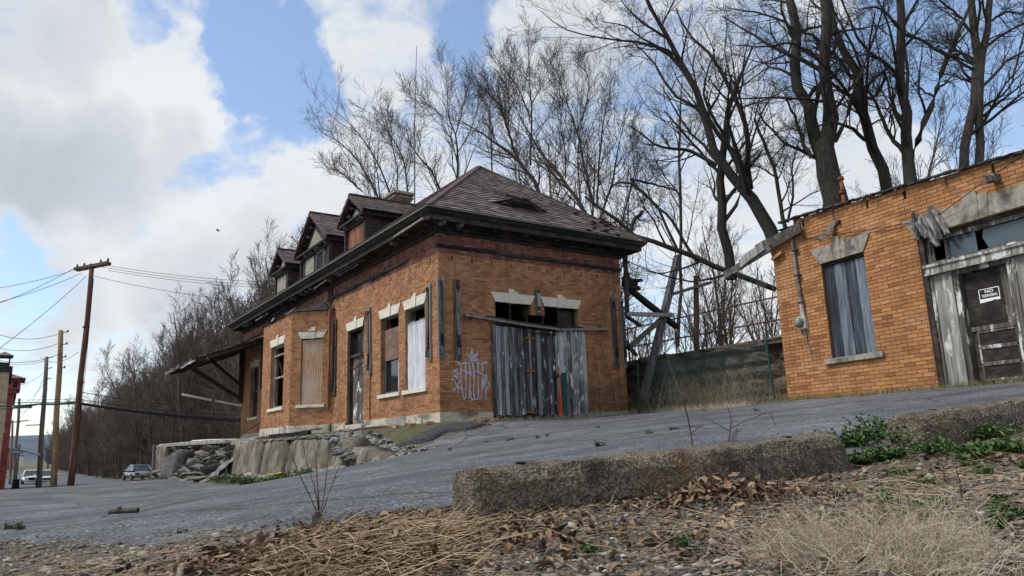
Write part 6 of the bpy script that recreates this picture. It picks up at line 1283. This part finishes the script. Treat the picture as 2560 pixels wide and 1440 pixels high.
# ------------------------------------------------------------------ foreground
def _m7():
    n = NT('lichen_concrete'); p = n.pos(); sp = n.vor(p, 85); g = n.noise(p, 55, 6, .75); a = n.noise(p, 14, 7, .7); b = n.noise(p, 1.7, 4)
    c = n.ramp(g, [(.34, (.028, .022, .015)), (.5, (.125, .10, .07)), (.66, (.27, .235, .18))])
    c = n.mix(n.math('MULTIPLY', n.ramp(sp, [(.20, 1), (.30, 0)]), .8), c, (.42, .39, .34))
    c = n.mix(n.math('MULTIPLY', n.ramp(n.math('ADD', n.math('MULTIPLY', a, .6), n.math('MULTIPLY', b, .4)), [(.52, 0), (.62, 1)]), .6), c, (.23, .11, .026))
    c = n.mix(n.ramp(n.noise(p, 7, 6, .72), [(.52, 0), (.64, .85)]), c, (.04, .036, .027))
    MAT['lichen_concrete'] = n.out(c, .92, n.bump(n.math('ADD', g, n.math('MULTIPLY', sp, -.8)), 1.0, .012))
    n = NT('gravel'); p = n.pos(); r = n.attr('rnd')
    c = n.ramp(r, [(0, (.04, .038, .036)), (.20, (.11, .102, .092)), (.36, (.19, .165, .135)), (.52, (.23, .175, .12)), (.66, (.13, .128, .128)), (.80, (.29, .235, .17)), (.90, (.38, .35, .30)), (.96, (.20, .105, .07)), (1, (.55, .54, .51))])
    g = n.noise(p, 120, 3); c = n.mix(.4, c, n.ramp(g, [(.3, (.5, .5, .5)), (.7, (1.2, 1.2, 1.2))]), 'MULTIPLY'); MAT['gravel'] = n.out(c, .8, n.bump(g, .3, .004))
    n = NT('dead_leaf'); r = n.attr('rnd'); c = n.ramp(r, [(0, (.035, .022, .014)), (.3, (.11, .062, .036)), (.55, (.20, .12, .072)), (.8, (.33, .225, .145)), (1, (.13, .10, .08))]); MAT['dead_leaf'] = n.out(c, .8, None)
    n = NT('straw'); r = n.attr('rnd'); c = n.ramp(r, [(0, (.12, .078, .04)), (.5, (.36, .26, .15)), (1, (.58, .46, .30))]); MAT['straw'] = n.out(c, .75, None)
    n = NT('pale_grass'); r = n.attr('rnd'); c = n.ramp(r, [(0, (.13, .095, .055)), (.4, (.46, .375, .26)), (1, (.76, .68, .54))]); MAT['pale_grass'] = n.out(c, .8, None)
    n = NT('green_leaf'); r = n.attr('rnd'); c = n.ramp(r, [(0, (.025, .055, .014)), (.6, (.06, .118, .026)), (1, (.115, .175, .045))]); MAT['green_leaf'] = n.out(c, .6, None)
    n = NT('grass_mix'); r = n.attr('rnd'); c = n.ramp(r, [(0, (.05, .085, .018)), (.45, (.10, .15, .035)), (.6, (.24, .19, .09)), (1, (.42, .34, .19))]); MAT['grass_mix'] = n.out(c, .75, None)
    flat('dandelion', (.70, .48, .02), .6)
_m7()
NR = np.random.default_rng(101)
A_, B_ = np.array([-.205, 2.80]), np.array([1.445, 3.56])
def stop_bar(label, a, b, lean, seed, L=None):
    a = np.array(a, float); b = np.array(b, float); d = b-a; L = np.linalg.norm(d); d /= L; nrm_ = np.array([-d[1], d[0]])     # nrm_ points away from the camera
    R = np.random.default_rng(seed); prof = [(-.120, -.10), (-.118, .05), (-.110, .110), (-.096, .150), (-.084, .163), (0, .172), (.084, .166), (.096, .152), (.110, .110), (.118, .05), (.120, -.10)]; K = 90; V = []; F = []; m_ = len(prof)
    nz = R.normal(0, 1, (K, m_)); nz = (nz+np.roll(nz, 1, 0)+np.roll(nz, -1, 0))/3
    for k in range(K):
        t = k/(K-1)*L; c = a+d*t; e = min(k, K-1-k); sh = 1-.05*math.exp(-e*1.2); gzc = g1(*c)
        for j, (o, z) in enumerate(prof):
            r = .0045*nz[k, j]+.010*math.sin(t*9+j*.8+seed)*math.sin(t*4.3+j)*.5; chip = -.035*max(0, math.sin(t*2.7+seed)*math.sin(t*7.1))**3-.012*max(0, math.sin(t*13.1+seed*2)*math.sin(t*5.3))**2 if j in (3, 4, 6, 7) else 0
            p = c+nrm_*(o*sh*(1+r*4)); V.append((p[0], p[1], gzc+z*sh+r+chip))
    for k in range(K-1):
        for j in range(m_-1): i = k*m_+j; F.append((i, i+m_, i+m_+1, i+1))
    for k in (0, K-1):
        c = np.mean(np.array(V[k*m_:(k+1)*m_]), 0)+np.array([*(d*(-.012 if k == 0 else .012)), 0]); V.append(tuple(c)); ci = len(V)-1
        for j in range(m_): F.append((ci, k*m_+j, k*m_+(j+1) % m_))
    e = empty('parking_stop', (a[0], a[1], g1(*a))); tag(e, label, 'parking stop'); org = np.array(e.location); link('concrete_bar', mesh_np('concrete_bar', np.array(V)-org, F, 'lichen_concrete', None, False), e)
    for f in (.13, .87):
        c = a+d*L*f; p = np.array([c[0], c[1], g1(*c)+.168])-org; MB().tube([p-(0, 0, .02), p+(0, 0, .0075)], [.017, .020], 9).build('rebar_hole', 'black', e)
    return e
stop_bar('long lichen-spotted concrete parking stop at the edge of the gravel', A_, B_, 0, 2); stop_bar('mossy concrete parking stop overgrown with green weeds near the shed door', (1.93, 3.79), (3.55, 4.50), 0, 5)
# gravel
ico = bmesh.new(); bmesh.ops.create_icosphere(ico, subdivisions=1, radius=1.0); IV = np.array([v.co[:] for v in ico.verts]); IF = np.array([[v.index for v in f.verts] for f in ico.faces]); ico.free()
def stones(N, pos, size, seed, name, flatten=(.28, .62)):
    R = np.random.default_rng(seed); V = IV[None]*R.uniform(.5, 1.3, (N, len(IV), 1)); sc = np.stack([R.uniform(.8, 1.5, N), R.uniform(.6, 1.0, N), R.uniform(*flatten, N)], 1); V = V*sc[:, None]*size[:, None, None]
    a = R.uniform(0, 6.28, N); t = R.normal(0, .25, N); c, s = np.cos(a), np.sin(a); V[..., 2] += V[..., 0]*np.tan(t)[:, None]*.6; x = V[..., 0]*c[:, None]-V[..., 1]*s[:, None]; y = V[..., 0]*s[:, None]+V[..., 1]*c[:, None]
    V = np.stack([x, y, V[..., 2]], -1)+pos[:, None]; F = (IF[None]+(np.arange(N)*len(IV))[:, None, None]).reshape(-1, 3); rnd = np.repeat(R.random(N), len(IV))
    return mesh_np(name, V.reshape(-1, 3), F, 'gravel', rnd, False)
def scatter(N, xlo, xhi, ylo, yhi, keep, power=1.6):
    X = NR.uniform(xlo, xhi, N*6); Y = NR.uniform(ylo, yhi, N*6); w = (np.hypot(X*.6, Y)/1.4)**-power; ok = (NR.random(N*6) < w) & keep(X, Y); X, Y = X[ok][:N], Y[ok][:N]; return X, Y
def heap(x, y):   # low mounds of litter
    return .05*np.exp(-(((x+.55)/.42)**2+((y-2.25)/.38)**2))+.055*np.exp(-(((x-.74)/.26)**2+((y-2.72)/.20)**2))+.03*np.exp(-(((x-.8)/.22)**2+((y-1.75)/.22)**2))
X, Y = scatter(36000, -3.6, 3.6, 1.15, 4.6, lambda x, y: sdist(x, y, LOT) < .10+.12*np.sin(7*x)*np.sin(5*y))
sz = NR.gamma(1.7, .0033, len(X))+.0030; sz = np.clip(sz, .0035, .019); o = link('gravel', stones(len(X), np.c_[X, Y, gz(X, Y)+sz*.2], sz, 1, 'gravel')); tag(o, 'loose grey and tan gravel covering the foreground', 'gravel', kind='stuff')
X, Y = scatter(8000, -6, 4.0, 2.4, 8, lambda x, y: (sdist(x, y, LOT) > 0) & (NR.random(len(x)) < np.exp(-np.maximum(sdist(x, y, LOT), 0)*3.2)), .8)
sz = np.clip(NR.gamma(1.6, .0022, len(X))+.002, .002, .010); o = link('loose_chippings', stones(len(X), np.c_[X, Y, gz(X, Y)+.014+sz*.25], sz, 2, 'loose_chippings')); tag(o, 'small loose chippings along the asphalt edge', 'gravel', kind='stuff')
# individual larger stones
pal = {'white': ('white quartz pebble lying in the foreground gravel', .985), 'tan': ('tan stone lying in the foreground gravel', .80), 'slate': ('dark slate-grey stone lying in the foreground gravel', .25), 'brick': ('reddish stone chip lying in the foreground gravel', .955)}
bigm = {}
for kx, (lab, rv) in pal.items():
    for v in range(2):
        R = np.random.default_rng(hash(kx) % 7+v*11+len(kx)); VV = IV*R.uniform(.7, 1.2, (len(IV), 1))*np.array([1.2, .85, .45]); bigm[kx, v] = mesh_np('stone', VV, IF, 'gravel', np.full(len(IV), rv), False)
bs = [(1308, 1392, 'tan', 26), (1645, 1405, 'tan', 30), (868 + 0, 1405, 'white', 0), (1555, 1404, 'white', 16), (1430, 1330, 'white', 18), (1472, 1290, 'white', 15), (1178, 1349, 'tan', 22), (1238, 1330, 'tan', 22), (1705, 1385, 'brick', 34), (1295, 1332, 'slate', 18), (1620, 1322, 'slate', 18), (1640, 1318, 'white', 14), (2335, 1165, 'tan', 12), (1345, 1425, 'slate', 18), (1840, 1375, 'white', 14), (360, 1390, 'tan', 30), (120, 1432, 'tan', 34), (570, 1355, 'slate', 20), (545, 1344, 'tan', 20), (430, 1405, 'brick', 18), (695, 1350, 'tan', 20), (250, 1410, 'slate', 20), (700, 1300, 'white', 12), (1590, 1325, 'tan', 18), (1945, 1310, 'tan', 16), (1740, 1420, 'slate', 20), (1420, 1390, 'slate', 22), (205, 1370, 'slate', 22), (60, 1395, 'brick', 20), (1550, 1360, 'slate', 16), (1980, 1430, 'slate', 22), (1860, 1340, 'brick', 14)]
def ground_at(px, py):
    r = ray(px, py); t = 1.0
    for _ in range(4000):
        p = r*t
        if p[2] < g1(p[0], p[1]): return p
        t += .004 if t < 6 else .03
    return r*3
for i, (px, py, kx, w) in enumerate(bs):
    if w == 0: continue
    p = ground_at(px, py); s = w/FPX*p[1]*.62; o = link('stone', bigm[kx, i % 2]); o.location = (p[0], p[1], g1(p[0], p[1])+s*.22); o.scale = (s, s, s); o.rotation_euler = (NR.normal(0, .15), NR.normal(0, .15), NR.uniform(0, 6.28)); tag(o, pal[kx][0], 'stone', f'larger {kx} stones in the gravel')
# dead leaves
LG = [(-1, 0), (-.6, .55), (-.25, .85), (.15, .95), (.55, .7), (1, 0)]
def leaf_verts(N, R, size):
    u = np.array([p[0] for p in LG]); h = np.array([p[1] for p in LG])*.42; V = np.zeros((N, len(LG)*3, 3)); cv = R.uniform(.2, 1.4, N)*R.choice([-1, 1], N); fold = R.uniform(.1, 1.7, N); tw = R.normal(0, .4, N)
    for i in range(len(LG)):
        for j, s in enumerate((-1, 0, 1)):
            wob = 1+.25*R.normal(size=N)*(s != 0); x = u[i]*np.ones(N); y = s*h[i]*wob; z = cv*(u[i]**2)*.45+fold*abs(s)*h[i]*.9+tw*u[i]*s*h[i]; V[:, i*3+j] = np.stack([x, y, z], 1)
    return V*size[:, None, None]
LFc = np.array([(i*3+j, i*3+3+j, i*3+4+j, i*3+1+j) for i in range(len(LG)-1) for j in range(2)])
def rot_rand(V, R, tilt):
    N = len(V); a = R.uniform(0, 6.28, N); b = R.normal(0, tilt, N); c = R.normal(0, tilt, N); x, y, z = V[..., 0], V[..., 1], V[..., 2]
    cb, sb = np.cos(b)[:, None], np.sin(b)[:, None]; y, z = y*cb-z*sb, y*sb+z*cb; cc, sc = np.cos(c)[:, None], np.sin(c)[:, None]; x, z = x*cc+z*sc, -x*sc+z*cc; ca_, sa = np.cos(a)[:, None], np.sin(a)[:, None]; return np.stack([x*ca_-y*sa, x*sa+y*ca_, z], -1)
def leaves(name, X, Y, size, seed, tilt=.45, lift=.012, label=None):
    R = np.random.default_rng(seed); N = len(X); V = rot_rand(leaf_verts(N, R, size), R, tilt)+np.stack([X, Y, gz(X, Y)+heap(X, Y)*R.uniform(.3, 1, N)+lift*R.uniform(.2, 1.2, N)+size*.12], 1)[:, None]
    F = (LFc[None]+(np.arange(N)*len(LG)*3)[:, None, None]).reshape(-1, 4); return mesh_np(name, V.reshape(-1, 3), F, 'dead_leaf', np.repeat(R.random(N), len(LG)*3), False)
def gauss(N, cx, cy, sx, sy): return np.c_[NR.normal(cx, sx, N), NR.normal(cy, sy, N)]
Lp = np.concatenate([gauss(2300, -.44, 2.38, .30, .32), gauss(700, .74, 2.74, .19, .10), gauss(420, .75, 2.1, .25, .3), gauss(150, .1, 2.4, .9, .5), gauss(260, 2.0, 3.1, .5, .35), gauss(220, -.35, 2.75, .22, .12)])
Lp = Lp[(sdist(Lp[:, 0], Lp[:, 1], LOT) < .12) & (Lp[:, 1] > 1.3)]
o = link('leaf_litter', leaves('leaf_litter', Lp[:, 0], Lp[:, 1], NR.uniform(.010, .026, len(Lp)), 5)); tag(o, 'brown dead leaves strewn over straw and gravel', 'leaves', kind='stuff')
R = np.random.default_rng(3); lm = []
for v in range(8):
    V = leaf_verts(1, R, np.array([1.0]))[0]; lm.append(mesh_np('dry_leaf', V, [tuple(f) for f in LFc], 'dead_leaf', np.full(len(V), .35+.08*v)))
for i in range(46):
    px, py = (NR.uniform(1690, 1990), NR.uniform(1195, 1275)) if i < 22 else ((NR.uniform(620, 1120), NR.uniform(1290, 1430)) if i < 38 else (NR.uniform(1750, 2000), NR.uniform(1290, 1430))); p = ground_at(px, py); s = NR.uniform(.020, .032); o = link('dry_leaf', lm[i % 8]); o.location = (p[0], p[1], g1(p[0], p[1])+float(heap(p[0], p[1]))+.03); o.scale = (s, s, s); o.rotation_euler = (NR.normal(0, .6), NR.normal(0, .6), NR.uniform(0, 6.28))
    g_ = 0 if i < 22 else (1 if i < 38 else 2); tag(o, ('curled brown leaf piled against the long parking stop', 'brown leaf lying on the straw heap', 'brown leaf caught below the pale grass tuft')[g_], 'leaf', ('leaves at the parking stop', 'leaves on the straw heap', 'leaves below the grass tuft')[g_])
# strands: straw, dry grass, grass blades
def strands(name, base, length, dirs, K, width, mat, seed, wander=.12, gravity=0.0, sides=3, taper=.3):
    R = np.random.default_rng(seed); N = len(base); P = np.empty((N, K, 3)); P[:, 0] = base; d = nrm(dirs); st = (length/(K-1))[:, None]
    for k in range(1, K):
        P[:, k] = P[:, k-1]+d*st; d = nrm(d+R.normal(size=(N, 3))*wander+np.array([0, 0, -gravity])); P[:, k, 2] = np.maximum(P[:, k, 2], gz(P[:, k, 0], P[:, k, 1])+.003)
    W_ = width[:, None]*np.linspace(1, taper, K)[None]; V, F = tubes(P, W_, sides); return mesh_np(name, V, F, mat, np.repeat(R.random(N), K*sides), True)
def flatdirs(N, up, main=None, spread=3.2):
    a = NR.uniform(-spread, spread, N)+(main or 0); return np.stack([np.cos(a), np.sin(a), NR.uniform(-.1, up, N)], 1)
def on(X, Y, dz=0): return np.c_[X, Y, gz(X, Y)+dz]
g = gauss(1500, -.44, 2.22, .22, .27); g = g[(abs(g[:, 0]+.44) < .36)]; g = g[(sdist(g[:, 0], g[:, 1], LOT) < .1) & (g[:, 1] > 1.25)]; N = len(g); hz = heap(g[:, 0], g[:, 1])
o = link('straw_heap', strands('straw_heap', np.c_[g, gz(g[:, 0], g[:, 1])+hz*NR.uniform(.3, 1.3, N)+.01], NR.uniform(.06, .24, N), flatdirs(N, .30, -.4, 1.7), 5, NR.uniform(.0010, .0024, N), 'straw', 7, .10, .04)); tag(o, 'matted heap of tan straw and dry stalks', 'straw', kind='stuff')
g = np.concatenate([gauss(250, 1.0, 2.6, .5, .4), gauss(520, 1.9, 2.7, .5, .45), gauss(400, .2, 2.2, .7, .4), gauss(350, -1.4, 2.6, .6, .35)]); g = g[(sdist(g[:, 0], g[:, 1], LOT) < .05) & (g[:, 1] > 1.2)]; N = len(g)
o = link('dry_stalks', strands('dry_stalks', on(g[:, 0], g[:, 1], .012), NR.uniform(.05, .26, N), flatdirs(N, .25), 5, NR.uniform(.0008, .0018, N), 'straw', 8, .16, .05)); tag(o, 'scattered dry stalks on the gravel and soil', 'dry grass', kind='stuff')
# pale wispy tuft
N = 3600; ce = np.where(NR.random(N) < .7, 0, 1); cx_ = np.where(ce == 0, .84, .70)+NR.normal(0, .085, N); cy_ = np.where(ce == 0, 1.72, 1.85)+NR.normal(0, .09, N); a = NR.uniform(0, 6.28, N); dirs = np.stack([np.cos(a)*.55+np.where(ce == 0, .45, -.55), np.sin(a)*.5-.15, NR.uniform(.1, 1.1, N)**1.5], 1)
o = link('dry_grass_tuft', strands('dry_grass_tuft', on(cx_, cy_, .02), np.where(NR.random(N) < .3, NR.uniform(.12, .24, N), NR.uniform(.03, .14, N)), dirs, 7, NR.uniform(.0004, .0008, N), 'pale_grass', 9, .55, .04)); tag(o, 'pale wispy curly tuft of dry grass in the gravel', 'dry grass')
# weeds
def weed(px, py, D, n, rad, hgt, ls, label, group, seed, name='weed_clump', pos=None):
    p = pos if pos is not None else ground_at(px, py); R = np.random.default_rng(seed); e = empty(name, (p[0], p[1], g1(p[0], p[1]))); tag(e, label, 'weed', group)
    bx = R.normal(0, rad*.5, n); by = R.normal(0, rad*.5, n); h = hgt*R.uniform(.3, 1, n); P = np.stack([np.stack([bx*.3, by*.3, np.zeros(n)], 1), np.stack([bx*.7, by*.7, h*.6], 1), np.stack([bx, by, h], 1)], 1); V, F = tubes(P, np.full((n, 3), .0012+hgt*.006), 3); link('stems', mesh_np('stems', V, F, 'green_leaf', np.full(len(V), .2)), e)
    k = 5; V = rot_rand(leaf_verts(n*k, R, R.uniform(.6, 1.2, n*k)*ls), R, .6)*np.array([1, 1.3, 1]); t = R.uniform(.35, 1, n*k); pp = np.repeat(np.stack([bx, by, h], 1), k, 0)*t[:, None]**np.array([1, 1, 1.1])+np.c_[R.normal(0, ls, (n*k, 2)), np.zeros(n*k)]; V = V+pp[:, None]; V[..., 2] = np.maximum(V[..., 2], .002)
    link('leaves', mesh_np('leaves', V.reshape(-1, 3), (LFc[None]+(np.arange(n*k)*len(LG)*3)[:, None, None]).reshape(-1, 4), 'green_leaf', np.repeat(R.random(n*k), len(LG)*3)), e); return e
for i, (px, py, r, h) in enumerate(((2130, 1122, .14, .09), (2205, 1105, .15, .12), (2270, 1122, .13, .10), (2330, 1105, .12, .11), (2400, 1085, .15, .10), (2470, 1100, .13, .06), (2350, 1135, .14, .05), (2210, 1150, .12, .05), (2520, 1135, .12, .05), (2440, 1150, .1, .05), (2160, 1160, .1, .04))): weed(px, py, 0, 60, r*1.15, h*1.35, .016, 'leafy green weed clump growing around the second parking stop', 'weeds at the second parking stop', 200+i)
for i, (px, py) in enumerate(((1638, 1212), (1650, 1268), (1175, 1285), (1215, 1290), (1710, 1375), (455, 1340), (1000, 1290), (1478, 1388), (565, 1395), (2310, 1290), (2350, 1270), (1655, 1265))): weed(px, py, 0, 7, .02, .04, .010, 'tiny green sprout in the foreground gravel', 'sprouts in the gravel', 230+i, 'weed_sprout')
for i, (px, py) in enumerate(((1280, 1102), (1345, 1098), (1368, 1093), (1496, 1120), (1270, 1104), (1495, 1072), (1620, 1088), (1680, 1078), (1125, 1128), (1215, 1108), (1760, 1030), (1890, 1030), (20, 1328), (45, 1330))): weed(px, py, 0, 9, .05, .07, .017, 'small green weed growing through a crack in the asphalt', 'weeds in the asphalt', 250+i, 'weed_sprout')
for i in range(22): weed(NR.uniform(2080, 2600), NR.uniform(1130, 1330), 0, 10, .04, .035, .010, 'small green weed in the soil between the tuft and the second parking stop', 'small weeds by the second stop', 300+i, 'weed_sprout')
for i, (px, py) in enumerate(((585, 1188), (610, 1186), (690, 1186), (715, 1183), (735, 1182), (640, 1190))): p = at(px, py, 22.5+i*.2); w_ = st_w(6.5-i*1.5+.4, -3.9); weed(0, 0, 0, 40, .45, .28, .05, 'green grass clump at the foot of the concrete retaining wall', 'grass clumps at the retaining wall', 270+i, 'grass_clump', (w_[0], w_[1], 0))
def dandelion(p, h, label, group):
    e = empty('dandelion', p); tag(e, label, 'flower', group); MB().tube([(0, 0, 0), (.01, 0, h)], .004+h*.01, 5).build('stem', 'green_leaf', e); m = MB(); r = h*.16
    m.tube([(.01, 0, h-.01), (.01, 0, h+r*.35), (.01, 0, h+r*.6)], [r*.4, r, r*.5], 10); m.build('flower_head', 'dandelion', e)
for u, y in ((1.2, 3.85), (.9, 4.0), (1.5, 3.95), (2.0, 3.9)): w_ = st_w(u, -y); dandelion((w_[0], w_[1], g1(w_[0], w_[1])), .30, 'yellow dandelion at the foot of the retaining wall', 'dandelions by the retaining wall')
for px in (2290, 2343, 2205): p = SH.matrix_basis @ Vector(HF((px-1972)/115, 0, .45)); dandelion((p[0], p[1], g1(p[0], p[1])), .10, 'yellow dandelion in the grass along the shed wall', 'dandelions by the shed')
# grass strips
def strip(name, pts, width, n, hgt, mat, label, seed, up=1.0):
    P = np.array(pts, float); seg = np.r_[0, np.cumsum(np.hypot(*np.diff(P, axis=0).T))]; s = NR.uniform(0, seg[-1], n); X = np.interp(s, seg, P[:, 0])+NR.normal(0, width, n); Y = np.interp(s, seg, P[:, 1])+NR.normal(0, width, n); a = NR.uniform(0, 6.28, n)
    me = strands(name, on(X, Y, -.01), hgt*NR.uniform(.3, 1.2, n), np.stack([np.cos(a)*.6, np.sin(a)*.6, np.full(n, up)], 1), 4, np.full(n, .0035)*NR.uniform(.6, 1.5, n), mat, seed, .25, .12); o = link(name, me); tag(o, label, 'grass', kind='stuff')
shw = lambda a, o_: tuple((SH.matrix_basis @ Vector(HF(a, 0, o_)))[:2])
strip('grass_strip', [shw(-.5, .30), shw(3, .30), shw(6.5, .35)], .13, 2600, .14, 'grass_mix', 'short mixed dry and green grass along the shed wall', 31)
strip('dry_grass_strip', [tuple(st_w(-.35, 1.2)[:2]), tuple(st_w(-.4, 4)[:2]), tuple(st_w(-.5, 7)[:2]), (5.3, 17.2)], .12, 2600, .20, 'pale_grass', 'dry pale grass along the foot of the station front', 32)
strip('wall_foot_grass', [tuple(st_w(9, -3.75)[:2]), tuple(st_w(5, -3.75)[:2]), tuple(st_w(0, -3.7)[:2])], .18, 2200, .20, 'grass_mix', 'grass growing at the foot of the retaining wall', 33)
strip('bank_grass', [tuple(st_w(6, -1.9)[:2]), tuple(st_w(1, -2.0)[:2]), (-1.4, 18.3), (-.4, 19.3)], .3, 1800, .12, 'grass_mix', 'mossy grass on the bank below the station', 34)
strip('verge_grass', [tuple(st_w(24, -3.6)[:2]), tuple(st_w(60, 4.0)[:2]), tuple(st_w(110, 4.0)[:2])], .7, 2500, .5, 'grass_mix', 'rough grass verge under the wooded bank', 35)
strip('fence_weeds', [tuple(st_w(.4, 7.2)[:2]), tuple(st_w(-1.6, 7.4)[:2]), (6.4, 18.2)], .45, 800, 1.1, 'straw', 'tall dry weeds standing behind the chain-link fence', 36, 1.6)
# saplings and twigs
def twiggy(name, label, stems, D, seed, mat='bark_brown', spec=None):
    p0 = np.array(at(*stems[0][0][:2], D)); e = empty(name, p0); tag(e, label, 'sapling'); R = np.random.default_rng(seed); P = []; Q = []
    for s in stems:
        pts = [np.array(at(x, y, D+.10*R.normal()*(i > 0))) for i, (x, y, w) in enumerate(s)]; a, b = resample(pts, [w/FPX*D/2*.55 for _, _, w in s], 8); P.append(a); Q.append(b)
    P = np.array(P); Q = np.array(Q); V, F = tubes(P, Q, 6); link('stem', mesh_np('stem', V-p0, F, mat, None, True), e)
    if spec: A, B = grow(P, Q, R=R, **spec); V, F = tubes(A, B, 3); link('twigs', mesh_np('twigs', V-p0, F, mat, None, True), e)
p = ground_at(798, 1302); tw = dict(n=3, ratio=.28, ang=.6, K=4, tmin=.35, up=.04, wander=.12, rr=.6, lmin=.02, lmax=.14)
twiggy('sapling', 'leafless many-stemmed sapling at the asphalt edge', [[(798, 1306, 9), (797, 1260, 8), (793, 1200, 6), (790, 1140, 4), (780, 1095, 2)], [(799, 1300, 6), (815, 1255, 5), (838, 1190, 4), (858, 1140, 2)], [(797, 1290, 6), (775, 1240, 5), (745, 1180, 4), (720, 1110, 2)], [(800, 1290, 5), (810, 1240, 4), (818, 1170, 3), (822, 1120, 2)], [(798, 1295, 5), (790, 1230, 4), (765, 1150, 3), (755, 1100, 2)]], p[1], 5, spec=tw)
tw2 = dict(tw, n=2, lmax=.10)
p = ground_at(1733, 1122); twiggy('sapling', 'single slim sapling stem behind the long parking stop', [[(1733, 1125, 8), (1724, 1060, 7), (1708, 1000, 5), (1692, 960, 4), (1672, 905, 3), (1664, 880, 2)], [(1726, 1085, 4), (1745, 1070, 3), (1757, 1062, 2)]], p[1], 6, spec=tw2)
p = ground_at(1818, 1112); twiggy('sapling', 'crooked little forked twig behind the long parking stop', [[(1818, 1115, 7), (1826, 1075, 6), (1828, 1040, 4), (1815, 1010, 2)], [(1826, 1070, 4), (1870, 1050, 3), (1925, 1028, 3), (1940, 1065, 2)], [(1827, 1080, 4), (1790, 1058, 3), (1745, 1040, 2)]], p[1], 7, spec=tw2)
for k, (px, py, h) in enumerate(((2405, 1262, 90), (2345, 1160, 55), (1460+900, 1200, 50), (1290+650, 1180, 40))): p = ground_at(px, py); o = MB().tube([p-(0, 0, .02), p+np.array([.004, 0, h/FPX*p[1]*.55]), p+np.array([.0, .004, h/FPX*p[1]])], [.0035, .003, .0015], 5).build('dead_stem', 'bark_brown'); tag(o, 'short dead brown stem sticking up from the gravel', 'stem', 'dead stems in the gravel')
# bits lying about
p = ground_at(308, 1294); e = empty('pipe_fragment', (p[0], p[1], g1(p[0], p[1])+.045)); tag(e, 'short brown pipe fragment lying on the asphalt', 'pipe'); s = p[1]/FPX
MB().tube([(-36*s, 0, -.004), (-28*s, 0, .0), (30*s, 0, .004), (35*s, 0, .004)], [5*s, 6.3*s, 6.3*s, 6.6*s], 12).build('tube', 'bark_grey', e, True); MB().tube([(34.5*s, 0, .004), (35.2*s, 0, .004)], 5*s, 12).build('tube_mouth', 'black', e); MB().tube([(-12*s, 0, 5*s), (-10*s, 0, 9*s), (-7*s, 0, 10*s)], [4*s, 5.5*s, 3*s], 7).build('clod', 'dark_block', e, True)
p = ground_at(786, 1320); o = ragged(p-(0, 0, .02), p+np.array([.012, .0, .062]), .030, .014, 5, .15, 4).build('wood_stake', 'wood_dark'); tag(o, 'dark rotten wood stake beside the sapling', 'stake')
p = ground_at(2345, 1375); q = ground_at(2520, 1415); zz = lambda v: np.array([v[0], v[1], g1(v[0], v[1])+.018]); o = ragged(zz(p), zz(q), .065, .014, 7, .10, 9).build('bark_slab', 'slate_stone'); tag(o, 'flat grey-brown slab lying by the pale grass tuft', 'slab')
# bare vine on the station front by the far corner
vn = empty('bare_vine', st_w(-.1, 6.3, P0[2]+.1)); tag(vn, 'pale bare vine stems straggling over the station front near the corner', 'vine'); vo = np.array(vn.location); R = np.random.default_rng(8); P = []; Q = []
def fpt(px, py, o=.12): r = ray(px, py); n_ = np.array([S_[0], S_[1], 0]); t = (n_@(P0-np.array([S_[0], S_[1], 0])*o))/(n_@r); return r*t
for s in ([(1560, 690), (1530, 715), (1512, 745), (1505, 790), (1520, 840)], [(1556, 640), (1520, 700), (1500, 730), (1470, 760)], [(1545, 700), (1525, 760), (1500, 800), (1490, 860)], [(1512, 745), (1480, 770), (1455, 800)], [(1500, 1030), (1498, 960), (1488, 900), (1478, 860)], [(1540, 1030), (1530, 950), (1505, 880), (1500, 850)], [(1560, 700), (1540, 690), (1522, 680)]):
    a, b = resample([fpt(*q) for q in s], np.linspace(.012, .005, len(s)), 8); P.append(a); Q.append(b)
P = np.array(P); Q = np.array(Q); V, F = tubes(P, Q, 5); link('stem', mesh_np('stem', V-vo, F, 'twig_grey', None, True), vn); A, B = grow(P, Q, R=R, n=6, ratio=.4, ang=.7, K=5, tmin=.1, up=-.02, wander=.2, rr=.6, lmin=.15, lmax=.6); A2, B2 = grow(A, B, R=R, n=3, ratio=.5, ang=.6, K=4, tmin=.1, up=0, wander=.2, rr=.7, lmin=.1, lmax=.3); v1, f1 = tubes(A, B, 3); v2, f2 = tubes(A2, B2, 3); link('twigs', mesh_np('twigs', np.concatenate([v1, v2])-vo, np.concatenate([f1, f2+len(v1)]), 'twig_grey', None, True), vn)
